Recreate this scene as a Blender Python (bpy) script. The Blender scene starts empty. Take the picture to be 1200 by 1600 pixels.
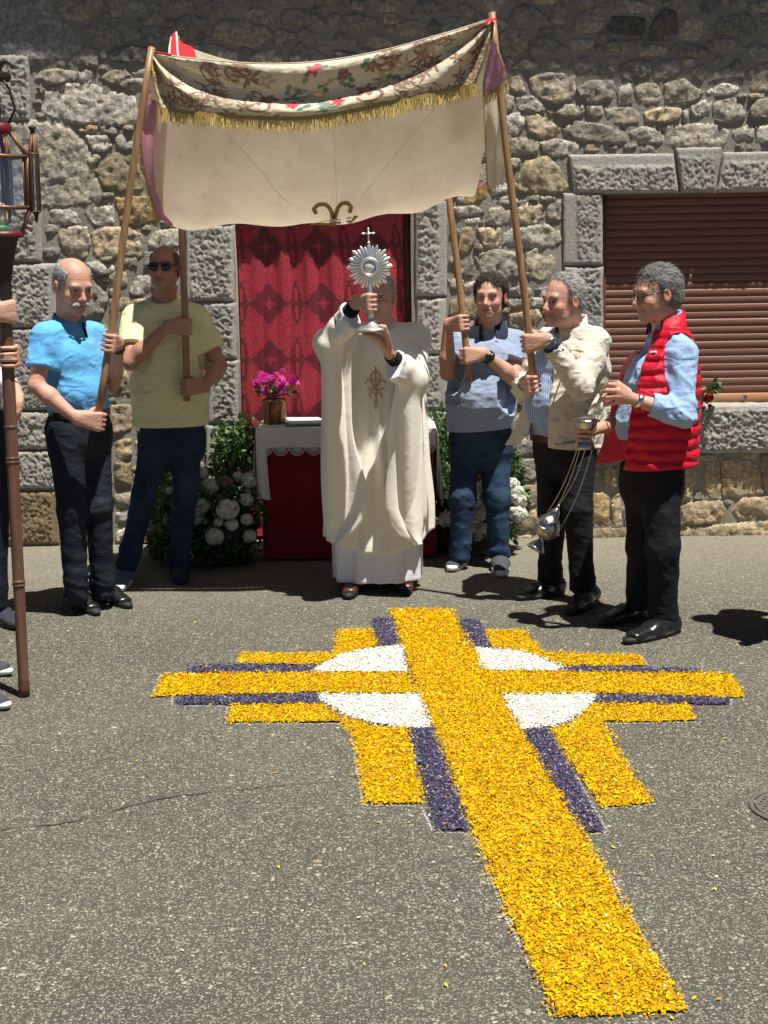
import bpy, math, random
import numpy as np
from mathutils import Matrix, Vector

random.seed(7)
RNG = np.random.default_rng(11)
SC = bpy.context.scene
COL = SC.collection

# ---------------------------------------------------------------- camera
CAM_H, F_PX, HORIZON, ROLL = 1.80, 2311.0, 375.0, math.radians(0.9)
PITCH = math.atan((800.0 - HORIZON) / F_PX)
_f = np.array([0, math.cos(PITCH), -math.sin(PITCH)])
_r0 = np.array([1.0, 0, 0]); _u0 = np.cross(_r0, _f)
_r = _r0 * math.cos(ROLL) - _u0 * math.sin(ROLL)
_u = _u0 * math.cos(ROLL) + _r0 * math.sin(ROLL)
CPOS = np.array([0, 0, CAM_H])
cam_data = bpy.data.cameras.new('camera')
cam_data.sensor_fit = 'VERTICAL'; cam_data.sensor_height = 36.0; cam_data.sensor_width = 27.0
cam_data.lens = 36.0 * F_PX / 1600.0
cam_data.clip_start = 0.05; cam_data.clip_end = 500
cam = bpy.data.objects.new('camera', cam_data); COL.objects.link(cam)
cam.matrix_world = Matrix(((_r[0], _u[0], -_f[0], 0), (_r[1], _u[1], -_f[1], 0), (_r[2], _u[2], -_f[2], CAM_H), (0, 0, 0, 1)))
SC.camera = cam

# ---------------------------------------------------------------- light
SUN_L, SUN_B = 0.225, 0.245          # metres a shadow runs left / towards the wall per metre of height
SUN_DIR = np.array([SUN_L, -SUN_B, 1.0]); SUN_DIR /= np.linalg.norm(SUN_DIR)
elev = math.asin(SUN_DIR[2]); azim = math.atan2(SUN_DIR[0], SUN_DIR[1])
world = bpy.data.worlds.new('World'); SC.world = world; world.use_nodes = True
wn = world.node_tree.nodes; wl = world.node_tree.links
sky = wn.new('ShaderNodeTexSky'); sky.sky_type = 'NISHITA'; sky.sun_disc = False
sky.sun_elevation = elev; sky.sun_rotation = azim; sky.altitude = 1200; sky.air_density = 0.32; sky.dust_density = 0.2
wn['Background'].inputs[1].default_value = 0.05
wl.new(sky.outputs[0], wn['Background'].inputs[0])
sun_data = bpy.data.lights.new('sun', 'SUN'); sun_data.energy = 5.0; sun_data.angle = math.radians(0.53)
sun_data.color = (1.0, 0.955, 0.88)
sun = bpy.data.objects.new('sun', sun_data); COL.objects.link(sun)
sun.rotation_euler = Vector(SUN_DIR).to_track_quat('Z', 'Y').to_euler()
sun.location = (3, -3, 9)
SC.view_settings.view_transform = 'Standard'; SC.view_settings.look = 'None'
SC.view_settings.gamma = 1.0; SC.view_settings.use_curve_mapping = False
SC.view_settings.exposure = 0.64
SC.cycles.use_adaptive_sampling = True; SC.cycles.adaptive_threshold = 0.02; SC.cycles.max_bounces = 5; SC.cycles.transparent_max_bounces = 12

# ---------------------------------------------------------------- picture measurements -> places
def ray(px, py):
    d = _f + (px - 600.0) / F_PX * _r - (py - 800.0) / F_PX * _u
    return d
def P(px, py, Y):
    d = ray(px, py); return CPOS + d * (Y / d[1])
def G(px, py, z=0.0):
    d = ray(px, py); return CPOS + d * ((z - CAM_H) / d[2])
WALL_Y = 8.85
def W(px, py):
    p = P(px, py, WALL_Y); return np.array([p[0], p[2]])
def vec(*a): return np.array(a, float)
def unit(v): v = np.asarray(v, float); return v / (np.linalg.norm(v) + 1e-12)

# ---------------------------------------------------------------- object helpers
def link(o, parent=None):
    COL.objects.link(o)
    if parent is not None: o.parent = parent
    return o
def tag(o, label=None, cat=None, group=None, kind=None):
    if label: o['label'] = label
    if cat: o['category'] = cat
    if group: o['group'] = group
    if kind: o['kind'] = kind
    return o
def empty(name, loc, label=None, cat=None, group=None):
    o = bpy.data.objects.new(name, None); o.empty_display_size = 0.05
    COL.objects.link(o); o.location = Vector([float(c) for c in loc])
    return tag(o, label, cat, group)
def base_of(parent):
    return np.array(parent.matrix_basis.translation) if parent is not None else np.zeros(3)
def abs_loc(o):
    p = np.zeros(3)
    while o is not None:
        p += np.array(o.location); o = o.parent
    return p
def mesh_np(name, V, faces, m, parent=None, smooth=True, col=None, uv=None, local=False):
    """V in world coordinates (n,3); faces: (k,3)/(k,4) array or list of such arrays. Stored relative to the parent's place."""
    V = np.asarray(V, float)
    if parent is not None and not local: V = V - abs_loc(parent)
    me = bpy.data.meshes.new(name)
    fl = faces if isinstance(faces, list) else [faces]
    fl = [np.asarray(f, np.int32) for f in fl if len(f)]
    loops = np.concatenate([f.ravel() for f in fl]); cnt = np.concatenate([np.full(len(f), f.shape[1]) for f in fl])
    st = np.concatenate([[0], np.cumsum(cnt)[:-1]])
    me.vertices.add(len(V)); me.vertices.foreach_set('co', V.astype(np.float32).ravel())
    me.loops.add(len(loops)); me.loops.foreach_set('vertex_index', loops.astype(np.int32))
    me.polygons.add(len(cnt)); me.polygons.foreach_set('loop_start', st.astype(np.int32)); me.polygons.foreach_set('loop_total', cnt.astype(np.int32))
    if smooth: me.polygons.foreach_set('use_smooth', np.ones(len(cnt), bool))
    if col is not None:
        a = me.color_attributes.new('Col', 'FLOAT_COLOR', 'POINT')
        c = np.ones((len(V), 4), np.float32); c[:, :3] = col; a.data.foreach_set('color', c.ravel())
    if uv is not None:
        l = me.uv_layers.new(name='UVMap'); l.data.foreach_set('uv', np.asarray(uv, np.float32)[loops].ravel())
    me.update(calc_edges=True)
    o = bpy.data.objects.new(name, me)
    if m is not None: me.materials.append(m)
    return link(o, parent)

class MB:
    """collects simple shapes into one mesh"""
    def __init__(s): s.V = []; s.F3 = []; s.F4 = []; s.C = []; s.n = 0
    def add(s, V, F, col=None):
        V = np.asarray(V, float); F = np.asarray(F, np.int64)
        (s.F3 if F.shape[1] == 3 else s.F4).append(F + s.n)
        s.V.append(V); s.n += len(V)
        s.C.append(np.tile(np.array(col if col is not None else (1, 1, 1), float), (len(V), 1)) if (col is None or np.ndim(col) == 1) else np.asarray(col, float))
        return s
    def box(s, c, size, R=None, col=None, bev=0.0):
        h = np.array(size) / 2.0
        if bev > 0:
            return s.rbox(c, size, R, col, bev)
        v = np.array([[x, y, z] for x in (-1, 1) for y in (-1, 1) for z in (-1, 1)]) * h
        if R is not None: v = v @ np.asarray(R).T
        f = [[0, 1, 3, 2], [4, 6, 7, 5], [0, 4, 5, 1], [2, 3, 7, 6], [0, 2, 6, 4], [1, 5, 7, 3]]
        return s.add(v + np.array(c), f, col)
    def rbox(s, c, size, R, col, b):
        h = np.array(size) / 2.0; b = min(b, h.min() * 0.49)
        vs = []; 
        for x in (-1, 1):
            for y in (-1, 1):
                for z in (-1, 1):
                    vs += [[x * (h[0]), y * (h[1] - b), z * (h[2] - b)], [x * (h[0] - b), y * h[1], z * (h[2] - b)], [x * (h[0] - b), y * (h[1] - b), z * h[2]]]
        v = np.array(vs)
        def I(x, y, z, k): return (x * 4 + y * 2 + z) * 3 + k
        F4 = []; F3 = []
        for x in (0, 1): q = [I(x, 0, 0, 0), I(x, 1, 0, 0), I(x, 1, 1, 0), I(x, 0, 1, 0)]; F4.append(q if x else q[::-1])
        for y in (0, 1): q = [I(0, y, 0, 1), I(0, y, 1, 1), I(1, y, 1, 1), I(1, y, 0, 1)]; F4.append(q if y else q[::-1])
        for z in (0, 1): q = [I(0, 0, z, 2), I(1, 0, z, 2), I(1, 1, z, 2), I(0, 1, z, 2)]; F4.append(q if z else q[::-1])
        for x in (0, 1):
            for y in (0, 1):
                q = [I(x, y, 0, 0), I(x, y, 1, 0), I(x, y, 1, 1), I(x, y, 0, 1)]; F4.append(q if (x + y) % 2 else q[::-1])
        for x in (0, 1):
            for z in (0, 1):
                q = [I(x, 0, z, 0), I(x, 1, z, 0), I(x, 1, z, 2), I(x, 0, z, 2)]; F4.append(q if (x + z) % 2 == 0 else q[::-1])
        for y in (0, 1):
            for z in (0, 1):
                q = [I(0, y, z, 1), I(1, y, z, 1), I(1, y, z, 2), I(0, y, z, 2)]; F4.append(q if (y + z) % 2 else q[::-1])
        for x in (0, 1):
            for y in (0, 1):
                for z in (0, 1):
                    q = [I(x, y, z, 0), I(x, y, z, 1), I(x, y, z, 2)]; F3.append(q if (x + y + z) % 2 else q[::-1])
        if R is not None: v = v @ np.asarray(R).T
        n0 = s.n; s.add(v + np.array(c), F4, col); s.F3.append(np.array(F3) + n0)
        return s
    def tube(s, pts, rad, n=10, cap=True, col=None):
        pts = np.asarray(pts, float); k = len(pts); rad = np.broadcast_to(np.asarray(rad, float), (k,))
        T = np.gradient(pts, axis=0) if k > 2 else np.array([pts[1] - pts[0]] * k)
        T /= np.linalg.norm(T, axis=1, keepdims=True) + 1e-12
        ref = np.array([0, 0, 1.0]) if abs(T[0][2]) < 0.9 else np.array([1.0, 0, 0])
        A = np.cross(T[0], ref); A /= np.linalg.norm(A)
        V = []
        for i in range(k):
            A = A - T[i] * A.dot(T[i]); A /= np.linalg.norm(A) + 1e-12
            B = np.cross(T[i], A)
            a = np.linspace(0, 2 * np.pi, n, endpoint=False)
            V.append(pts[i] + rad[i] * (np.cos(a)[:, None] * A + np.sin(a)[:, None] * B))
        V = np.concatenate(V); F = []
        i = np.arange(k - 1)[:, None] * n; j = np.arange(n)[None, :]; j2 = (j + 1) % n
        F = np.stack([i + j, i + j2, i + n + j2, i + n + j], -1).reshape(-1, 4)
        n0 = s.n; s.add(V, F, col)
        if cap:
            s.add(np.array([pts[0], pts[-1]]), np.zeros((0, 3), int), col)
            c0 = n0 + k * n
            s.F3.append(np.array([[c0, n0 + (q + 1) % n, n0 + q] for q in range(n)]))
            s.F3.append(np.array([[c0 + 1, n0 + (k - 1) * n + q, n0 + (k - 1) * n + (q + 1) % n] for q in range(n)]))
        return s
    def lathe(s, c, prof, axis=(0, 0, 1), n=24, col=None):
        """prof: list of (radius, height) along axis from c"""
        ax = unit(axis); ref = np.array([1.0, 0, 0]) if abs(ax[0]) < 0.9 else np.array([0, 1.0, 0])
        A = unit(np.cross(ax, ref)); B = np.cross(ax, A)
        a = np.linspace(0, 2 * np.pi, n, endpoint=False)
        V = np.concatenate([np.array(c) + ax * h + max(r, 1e-4) * (np.cos(a)[:, None] * A + np.sin(a)[:, None] * B) for r, h in prof])
        k = len(prof); i = np.arange(k - 1)[:, None] * n; j = np.arange(n)[None, :]; j2 = (j + 1) % n
        return s.add(V, np.stack([i + j, i + j2, i + n + j2, i + n + j], -1).reshape(-1, 4), col)
    def ball(s, c, r, n=10, col=None, R=None):
        r = np.broadcast_to(np.asarray(r, float), (3,)); m = max(4, n // 2)
        th = np.linspace(0, np.pi, m + 1); ph = np.linspace(0, 2 * np.pi, n, endpoint=False)
        V = np.stack([np.sin(th)[:, None] * np.cos(ph), np.sin(th)[:, None] * np.sin(ph), np.cos(th)[:, None] * np.ones(n)], -1).reshape(-1, 3) * r
        if R is not None: V = V @ np.asarray(R).T
        i = np.arange(m)[:, None] * n; j = np.arange(n)[None, :]; j2 = (j + 1) % n
        return s.add(V + np.array(c), np.stack([i + n + j, i + n + j2, i + j2, i + j], -1).reshape(-1, 4), col)
    def build(s, name, m, parent=None, smooth=True, use_col=False):
        V = np.concatenate(s.V); fl = []
        if s.F4: fl.append(np.concatenate(s.F4))
        if s.F3: fl.append(np.concatenate(s.F3))
        return mesh_np(name, V, fl, m, parent, smooth, np.concatenate(s.C) if use_col else None)

def grid_faces(nu, nv):
    i = np.arange(nu - 1)[:, None] * nv; j = np.arange(nv - 1)[None, :]
    return np.stack([i + j, i + nv + j, i + nv + j + 1, i + j + 1], -1).reshape(-1, 4)
def sharp_by_angle(o, deg=35):
    me = o.data
    try: me.set_sharp_from_angle(angle=math.radians(deg))
    except Exception: pass
    return o

# ---------------------------------------------------------------- numpy noise
_PERM = RNG.permutation(256); _PERM = np.concatenate([_PERM, _PERM, _PERM])
_GR = RNG.normal(size=(256, 3)); _GR /= np.linalg.norm(_GR, axis=1, keepdims=True)
def noise3(p):
    p = np.asarray(p, np.float32); i = np.floor(p).astype(np.int64); f = p - i; i &= 255
    w = f * f * f * (f * (f * 6 - 15) + 10)
    r = 0
    for dx in (0, 1):
        wx = w[..., 0] if dx else 1 - w[..., 0]
        for dy in (0, 1):
            wy = w[..., 1] if dy else 1 - w[..., 1]
            for dz in (0, 1):
                wz = w[..., 2] if dz else 1 - w[..., 2]
                h = _PERM[_PERM[_PERM[i[..., 0] + dx] + i[..., 1] + dy] + i[..., 2] + dz]
                g = _GR[h]
                r = r + wx * wy * wz * (g[..., 0] * (f[..., 0] - dx) + g[..., 1] * (f[..., 1] - dy) + g[..., 2] * (f[..., 2] - dz))
    return r
def fbm(p, oct=4, gain=0.5):
    a = 1.0; s = 0; p = np.asarray(p, float)
    for k in range(oct): s = s + a * noise3(p); p = p * 2.03 + 7.3; a *= gain
    return s
def sstep(a, b, x):
    t = np.clip((x - a) / (b - a), 0, 1); return t * t * (3 - 2 * t)

# ---------------------------------------------------------------- node materials
class NT:
    def __init__(s, name):
        s.m = bpy.data.materials.new(name); s.m.use_nodes = True
        s.t = s.m.node_tree; s.b = s.t.nodes['Principled BSDF']; s.out = s.t.nodes['Material Output']
    def put(s, sock, v):
        if isinstance(v, bpy.types.NodeSocket): s.t.links.new(v, sock)
        elif v is not None:
            if sock.type == 'RGBA' and not hasattr(v, '__len__'): v = (v, v, v, 1)
            elif sock.type == 'RGBA' and len(v) == 3: v = (*v, 1)
            sock.default_value = v
    def n(s, typ, ins=None, out=0, **props):
        nd = s.t.nodes.new('ShaderNode' + typ)
        for k, v in props.items(): setattr(nd, k, v)
        for k, v in (ins or {}).items(): s.put(nd.inputs[k], v)
        return nd.outputs[out]
    def coord(s, which='Object'): return s.n('TexCoord', out={'Generated': 0, 'Normal': 1, 'UV': 2, 'Object': 3}[which])
    def scale(s, v, k): return s.n('Mapping', {'Vector': v, 'Scale': k if hasattr(k, '__len__') else (k, k, k)})
    def noise(s, v, sc, det=4, rough=0.55, out=0, dist=0.0): return s.n('TexNoise', {'Vector': v, 'Scale': sc, 'Detail': det, 'Roughness': rough, 'Distortion': dist}, out=out)
    def vor(s, v, sc, out=0, feature='F1', rand=1.0): return s.n('TexVoronoi', {'Vector': v, 'Scale': sc, 'Randomness': rand}, out=out, feature=feature)
    def math(s, op, a, b=0.0, clamp=False): return s.n('Math', {0: a, 1: b}, operation=op, use_clamp=clamp)
    def ramp(s, fac, stops, interp='LINEAR'):
        nd = s.t.nodes.new('ShaderNodeValToRGB'); nd.color_ramp.interpolation = interp
        els = nd.color_ramp.elements
        while len(els) < len(stops): els.new(0.5)
        for e, (p, c) in zip(els, stops):
            e.position = p; e.color = (*c, 1) if hasattr(c, '__len__') else (c, c, c, 1)
        s.put(nd.inputs[0], fac); return nd.outputs[0]
    def mix(s, fac, a, b, mode='MIX'):
        nd = s.t.nodes.new('ShaderNodeMix'); nd.data_type = 'RGBA'; nd.blend_type = mode
        s.put(nd.inputs[0], fac); s.put(nd.inputs[6], a); s.put(nd.inputs[7], b); return nd.outputs[2]
    def bump(s, h, strength=0.5, dist=0.01, normal=None):
        ins = {'Height': h, 'Strength': strength, 'Distance': dist}
        if normal is not None: ins['Normal'] = normal
        return s.n('Bump', ins)
    def done(s, color, rough=0.7, normal=None, **kw):
        s.put(s.b.inputs['Base Color'], color); s.put(s.b.inputs['Roughness'], rough)
        if normal is not None: s.put(s.b.inputs['Normal'], normal)
        for k, v in kw.items(): s.put(s.b.inputs[k.replace('_', ' ')], v)
        return s.m
    def geo(s): return s.n('NewGeometry', out=0)     # world position
    def translucent(s, color, fac, normal=None):
        tr = s.n('BsdfTranslucent', {'Color': color}); mx = s.n('MixShader', {0: fac, 1: s.b.outputs[0], 2: tr})
        s.t.links.new(mx, s.out.inputs[0])

MATS = {}
def cloth(name, color, weave=900.0, wr=0.004, rough=0.85, sheen=0.15, var=0.12, transl=0.0, mott=None):
    """plain woven cloth: colour variation, fine weave, small creases"""
    if name in MATS: return MATS[name]
    t = NT(name); c = t.coord()
    n1 = t.noise(c, 9.0, 4, 0.6); n2 = t.noise(c, 60.0, 3, 0.6)
    col = t.mix(t.math('MULTIPLY', n1, var * 2), color, tuple(x * 0.6 for x in color))
    col = t.mix(t.math('MULTIPLY', n2, var), col, mott or tuple(min(1, x * 1.35 + 0.01) for x in color))
    w = t.noise(c, weave, 1, 0.5)
    rd = t.n('TexNoise', {'Vector': t.scale(c, (1, 1, 1.7)), 'Scale': 7.5, 'Detail': 3.0, 'Roughness': 0.5, 'Distortion': 0.9}, noise_type='RIDGED_MULTIFRACTAL')
    h = t.math('ADD', t.math('MULTIPLY', t.noise(c, 22.0, 3, 0.5, dist=0.6), 0.5), t.math('MULTIPLY', w, 0.05))
    rd2 = t.n('TexNoise', {'Vector': t.n('Mapping', {'Vector': c, 'Rotation': (0.3, 0.75, 0.2), 'Scale': (1.0, 1.0, 2.6)}), 'Scale': 11.0, 'Detail': 2.0, 'Roughness': 0.45, 'Distortion': 0.6}, noise_type='RIDGED_MULTIFRACTAL')
    h = t.math('ADD', h, t.math('ADD', t.math('MULTIPLY', rd, 0.8), t.math('MULTIPLY', rd2, 0.55)))
    t.done(col, rough, t.bump(h, 0.65, wr * 2.6), Sheen_Weight=sheen, Specular_IOR_Level=0.25)
    if transl: t.translucent(color, transl)
    MATS[name] = t.m; return t.m
def plain(name, color, rough=0.5, metal=0.0, bump=0.0, bsc=80.0, var=0.1, **kw):
    if name in MATS: return MATS[name]
    t = NT(name); c = t.coord()
    n1 = t.noise(c, 14.0, 5, 0.6)
    col = t.mix(t.math('MULTIPLY', n1, var * 2), color, tuple(x * 0.55 for x in color))
    nrm = t.bump(t.noise(c, bsc, 4, 0.6), bump, 0.004) if bump else None
    r = t.math('ADD', t.math('MULTIPLY', t.noise(c, 40.0, 3), 0.25), rough - 0.12)
    t.done(col, r, nrm, Metallic=metal, **kw)
    MATS[name] = t.m; return t.m
def vcol(name, rough=0.6, bump=0.0, bsc=200.0, var=0.15, transl=0.0, spec=0.3, sss=0.0):
    """colour from the piece's own colour attribute"""
    if name in MATS: return MATS[name]
    t = NT(name); c = t.coord()
    a = t.n('VertexColor', layer_name='Col')
    col = t.mix(t.math('MULTIPLY', t.noise(c, 90.0, 3), var), a, (0, 0, 0, 1))
    nrm = t.bump(t.noise(c, bsc, 3, 0.6), bump, 0.003) if bump else None
    kw = {'Specular_IOR_Level': spec}
    if sss: kw['Subsurface_Weight'] = sss; kw['Subsurface_Scale'] = 0.006; kw['Subsurface_Radius'] = (1.0, 0.35, 0.2)
    t.done(col, rough, nrm, **kw)
    if transl: t.translucent(col, transl)
    MATS[name] = t.m; return t.m
# ================================================================ stone materials
def stone_mat():
    t = NT('rubble_stone'); c = t.coord(); g = t.geo()
    oc = t.n('ObjectInfo', out='Color'); rnd = t.n('ObjectInfo', out='Random')
    v = t.n('VectorMath', {0: g, 1: t.n('CombineXYZ', {0: rnd, 1: t.math('MULTIPLY', rnd, 9.0), 2: rnd})}, operation='ADD')
    a = t.noise(v, 6.0, 6, 0.65); b = t.noise(v, 38.0, 6, 0.7); f = t.noise(v, 160.0, 4, 0.7)
    col = t.mix(t.ramp(a, [(0.35, 0), (0.7, 1)]), oc, t.mix(1.0, oc, (1.14, 1.03, 0.86), 'MULTIPLY'))
    col = t.mix(t.ramp(b, [(0.42, 0), (0.58, 0.75)]), col, t.mix(1.0, col, (0.42, 0.40, 0.38), 'MULTIPLY'))
    col = t.mix(t.ramp(t.noise(v, 19.0, 5, 0.7), [(0.55, 0), (0.68, 0.7)]), col, (0.44, 0.43, 0.38))
    col = t.mix(t.ramp(t.noise(v, 11.0, 5, 0.75), [(0.63, 0), (0.70, 0.55)]), col, (0.035, 0.033, 0.03))
    col = t.mix(t.math('MULTIPLY', f, 0.4), col, t.mix(1.0, col, (0.35, 0.34, 0.33), 'MULTIPLY'))
    h = t.math('ADD', t.math('MULTIPLY', b, 0.6), t.math('MULTIPLY', f, 0.18))
    h = t.math('ADD', h, t.math('MULTIPLY', t.vor(v, 24.0), 0.35))
    return t.done(col, 0.9, t.bump(h, 1.0, 0.028), Specular_IOR_Level=0.2)
def granite_mat():
    t = NT('dressed_granite'); g = t.geo(); oc = t.n('ObjectInfo', out='Color')
    a = t.noise(g, 3.5, 5, 0.6); b = t.noise(g, 70.0, 5, 0.75); f = t.noise(g, 320.0, 3, 0.7)
    col = t.mix(t.ramp(a, [(0.35, 0), (0.7, 0.6)]), oc, t.mix(1.0, oc, (1.05, 0.93, 0.74), 'MULTIPLY'))
    col = t.mix(t.ramp(b, [(0.40, 0.65), (0.55, 0)]), col, t.mix(1.0, col, (0.5, 0.5, 0.5), 'MULTIPLY'))
    col = t.mix(t.math('MULTIPLY', f, 0.35), col, (0.09, 0.09, 0.09))
    col = t.mix(t.ramp(t.noise(g, 13.0, 6, 0.75), [(0.60, 0), (0.72, 0.6)]), col, (0.10, 0.095, 0.085))
    h = t.math('ADD', t.math('MULTIPLY', b, 0.5), t.math('MULTIPLY', f, 0.3))
    return t.done(col, 0.92, t.bump(h, 1.0, 0.022), Specular_IOR_Level=0.2)
def mortar_mat():
    t = NT('wall_mortar'); g = t.geo()
    a = t.noise(g, 5.0, 5, 0.6); b = t.noise(g, 55.0, 5, 0.7); f = t.noise(g, 260.0, 3, 0.7)
    col = t.ramp(a, [(0.3, (0.28, 0.255, 0.21)), (0.7, (0.40, 0.37, 0.31))])
    col = t.mix(t.math('MULTIPLY', f, 0.4), col, (0.12, 0.11, 0.10))
    h = t.math('ADD', t.math('MULTIPLY', b, 0.8), t.math('MULTIPLY', f, 0.3))
    return t.done(col, 0.95, t.bump(h, 0.8, 0.015), Specular_IOR_Level=0.15)
M_STONE, M_GRAN, M_MORT = stone_mat(), granite_mat(), mortar_mat()

# ================================================================ the house front
house = empty('stone_house', (0, WALL_Y, 0), 'rubble stone house front with granite corner blocks, doorway and window', 'house')
DOOR = (368, 641, 238, 850)      # px: left, right, lintel, base
WIN = (941, 1236, 303, 634)
dA, dB = W(371, 500), W(644, 500); DX0, DX1, DZ1 = dA[0], dB[0], W(500, 290)[1]
wA, wB = W(941, 400), W(1240, 400); WX0, WX1 = wA[0], wB[0]; WZ1 = W(1000, 303)[1]; WZ0 = W(1000, 634)[1]
XL, XR, ZT = -4.6, 4.8, 5.75

def mortar_sheet():
    st = 0.045
    xs = np.unique(np.concatenate([np.arange(XL, XR + st, st), [DX0, DX1, WX0, WX1]])); zs = np.unique(np.concatenate([np.arange(-0.05, ZT, st), [DZ1, WZ0, WZ1]]))
    X, Z = np.meshgrid(xs, zs, indexing='ij')
    Y = WALL_Y + 0.009 * fbm(np.stack([X * 4, Z * 4, X * 0], -1), 3) - 0.004 * np.abs(noise3(np.stack([X * 19, Z * 19, X * 0 + 3], -1)))
    V = np.stack([X, Y, Z], -1).reshape(-1, 3)
    F = grid_faces(len(xs), len(zs))
    c = V[F].mean(1)
    hole = ((c[:, 0] > DX0) & (c[:, 0] < DX1) & (c[:, 2] < DZ1)) | ((c[:, 0] > WX0) & (c[:, 0] < WX1) & (c[:, 2] > WZ0) & (c[:, 2] < WZ1))
    return mesh_np('mortar', V, F[~hole][:, ::-1] if False else F[~hole], M_MORT, house)
mortar_sheet()
# door and window reveals, dark back of the doorway
mb = MB()
for (x0, x1, z0, z1, dep) in ((DX0, DX1, -0.05, DZ1, 0.30), (WX0, WX1, WZ0, WZ1, 0.22)):
    for x in (x0, x1): mb.box((x + (-0.03 if x == x0 else 0.03), WALL_Y + 0.01 + dep / 2, (z0 + z1) / 2), (0.06, dep, z1 - z0 + 0.06))
    mb.box(((x0 + x1) / 2, WALL_Y + 0.01 + dep / 2, z1 + 0.03), (x1 - x0 + 0.12, dep, 0.06))
    mb.box(((x0 + x1) / 2, WALL_Y + dep + 0.03, (z0 + z1) / 2), (x1 - x0 + 0.2, 0.04, z1 - z0 + 0.2))
mb.build('reveal', M_MORT, house, smooth=False)

def dressed(corners, margins=(0, 0, 0, 0), amp=0.012, proud=0.022, tint=(0.36, 0.355, 0.335), seed=0, name='granite_block', par=None, back=0.10):
    """corners px TL,TR,BR,BL; margins left,right,top,bottom in m kept smooth"""
    q = [W(*c) for c in corners]
    w = np.linalg.norm(q[1] - q[0]); h = np.linalg.norm(q[3] - q[0]); st = 0.0080
    nu, nv = max(6, int(w / st)), max(6, int(h / st))
    u = np.linspace(0, 1, nu)[:, None]; v = np.linspace(0, 1, nv)[None, :]
    pt = [(1 - u) * (1 - v) * q[0][k] + u * (1 - v) * q[1][k] + u * v * q[2][k] + (1 - u) * v * q[3][k] for k in (0, 1)]
    X, Z = pt
    s3 = np.stack([X * 40, Z * 40, X * 0 + seed], -1)
    big = fbm(np.stack([X * 7, Z * 7, X * 0 + seed + 5], -1), 3)
    rid = 1 - 2.2 * np.abs(noise3(s3 * 0.8)); rid2 = fbm(s3 * 1.7, 3, 0.6)
    D = amp * 0.80 * (0.9 * rid + 1.3 * rid2 + 0.8 * big)
    du, dv = u * w + 0 * v, v * h + 0 * u
    e = np.ones_like(X)
    l, r, tp, bt = margins
    if l: e = e * sstep(l - 0.008, l + 0.008, du)
    if r: e = e * sstep(r - 0.008, r + 0.008, w - du)
    if tp: e = e * sstep(tp - 0.008, tp + 0.008, dv)
    if bt: e = e * sstep(bt - 0.008, bt + 0.008, h - dv)
    D = np.where(e < 1, D * e + (1 - e) * 0.0012 * rid2, D)
    edge = np.minimum(np.minimum(du, w - du), np.minimum(dv, h - dv))
    rnd = 0.010 * (1 - sstep(0, 0.016, edge)) ** 2
    Y = WALL_Y - proud - np.maximum(D * sstep(-0.004, 0.02, edge), -0.014) + rnd
    # ragged outline
    jx = 0.007 * noise3(np.stack([X * 15, Z * 15, X * 0 + 9 + seed], -1)) * (edge < 1e-6)
    V = np.stack([X + jx, Y, Z + jx], -1)
    Fg = grid_faces(nu, nv)
    ring = np.concatenate([V[:, 0], V[-1, 1:], V[-2::-1, -1], V[0, -2:0:-1]])
    idx = np.arange(nu * nv).reshape(nu, nv); ri = np.concatenate([idx[:, 0], idx[-1, 1:], idx[-2::-1, -1], idx[0, -2:0:-1]])
    back_r = ring.copy(); back_r[:, 1] = WALL_Y + back
    nb = len(ring); j = np.arange(nb); j2 = (j + 1) % nb; o0 = nu * nv
    Fs = np.stack([ri[j], o0 + j, o0 + j2, ri[j2]], -1)
    o = mesh_np(name, np.concatenate([V.reshape(-1, 3), back_r]), np.concatenate([Fg, Fs]), M_GRAN, par or house, smooth=False)
    k = 0.88 + 0.24 * random.random(); o.color = (tint[0] * k, tint[1] * k, tint[2] * k, 1)
    return o
GR = (0.62, 0.61, 0.57); WM = (0.42, 0.385, 0.32); OC = (0.42, 0.32, 0.18)
B = []
def blk(x0, y0, x1, y1, m=(0, 0, 0, 0), tint=GR, amp=0.012, proud=0.022, name='granite_block'):
    d = 0.016
    c = [(x0, y0), (x1, y0), (x1, y1), (x0, y1)]
    B.append((x0, y0, x1, y1)); return dressed(c, m, amp, proud, tint, seed=len(B) * 3.1, name=name)
# corner blocks on the left
blk(-70, 86, 47, 189); 
blk(-60, 323, 66, 409, (0, 0.04, 0, 0)); blk(-75, 412, 90, 511, (0, 0.05, 0.02, 0)); blk(-60, 514, 99, 640, (0, 0.05, 0, 0))
blk(-70, 643, 93, 701, (0, 0.05, 0, 0)); blk(-60, 704, 98, 763, (0, 0.05, 0, 0)); blk(-72, 767, 94, 849, (0, 0.045, 0.02, 0), OC)
for (y0, y1) in ((-90, -2), (-190, -93)): blk(-75, y0, 62, y1)
# left door jamb
blk(291, 352, 366, 470, (0.03, 0.02, 0, 0)); blk(317, 473, 370, 560, (0.04, 0.02, 0.015, 0)); blk(325, 563, 373, 661, (0.04, 0.02, 0, 0))
blk(322, 664, 376, 752, (0.04, 0.02, 0, 0)); blk(318, 755, 379, 850, (0.04, 0.02, 0, 0)); blk(300, 291, 365, 349)
# door lintel
blk(300, 206, 470, 288, (0, 0, 0, 0.02)); blk(473, 204, 590, 286, (0, 0, 0, 0.02)); blk(593, 202, 705, 284, (0, 0, 0, 0.02))
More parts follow.
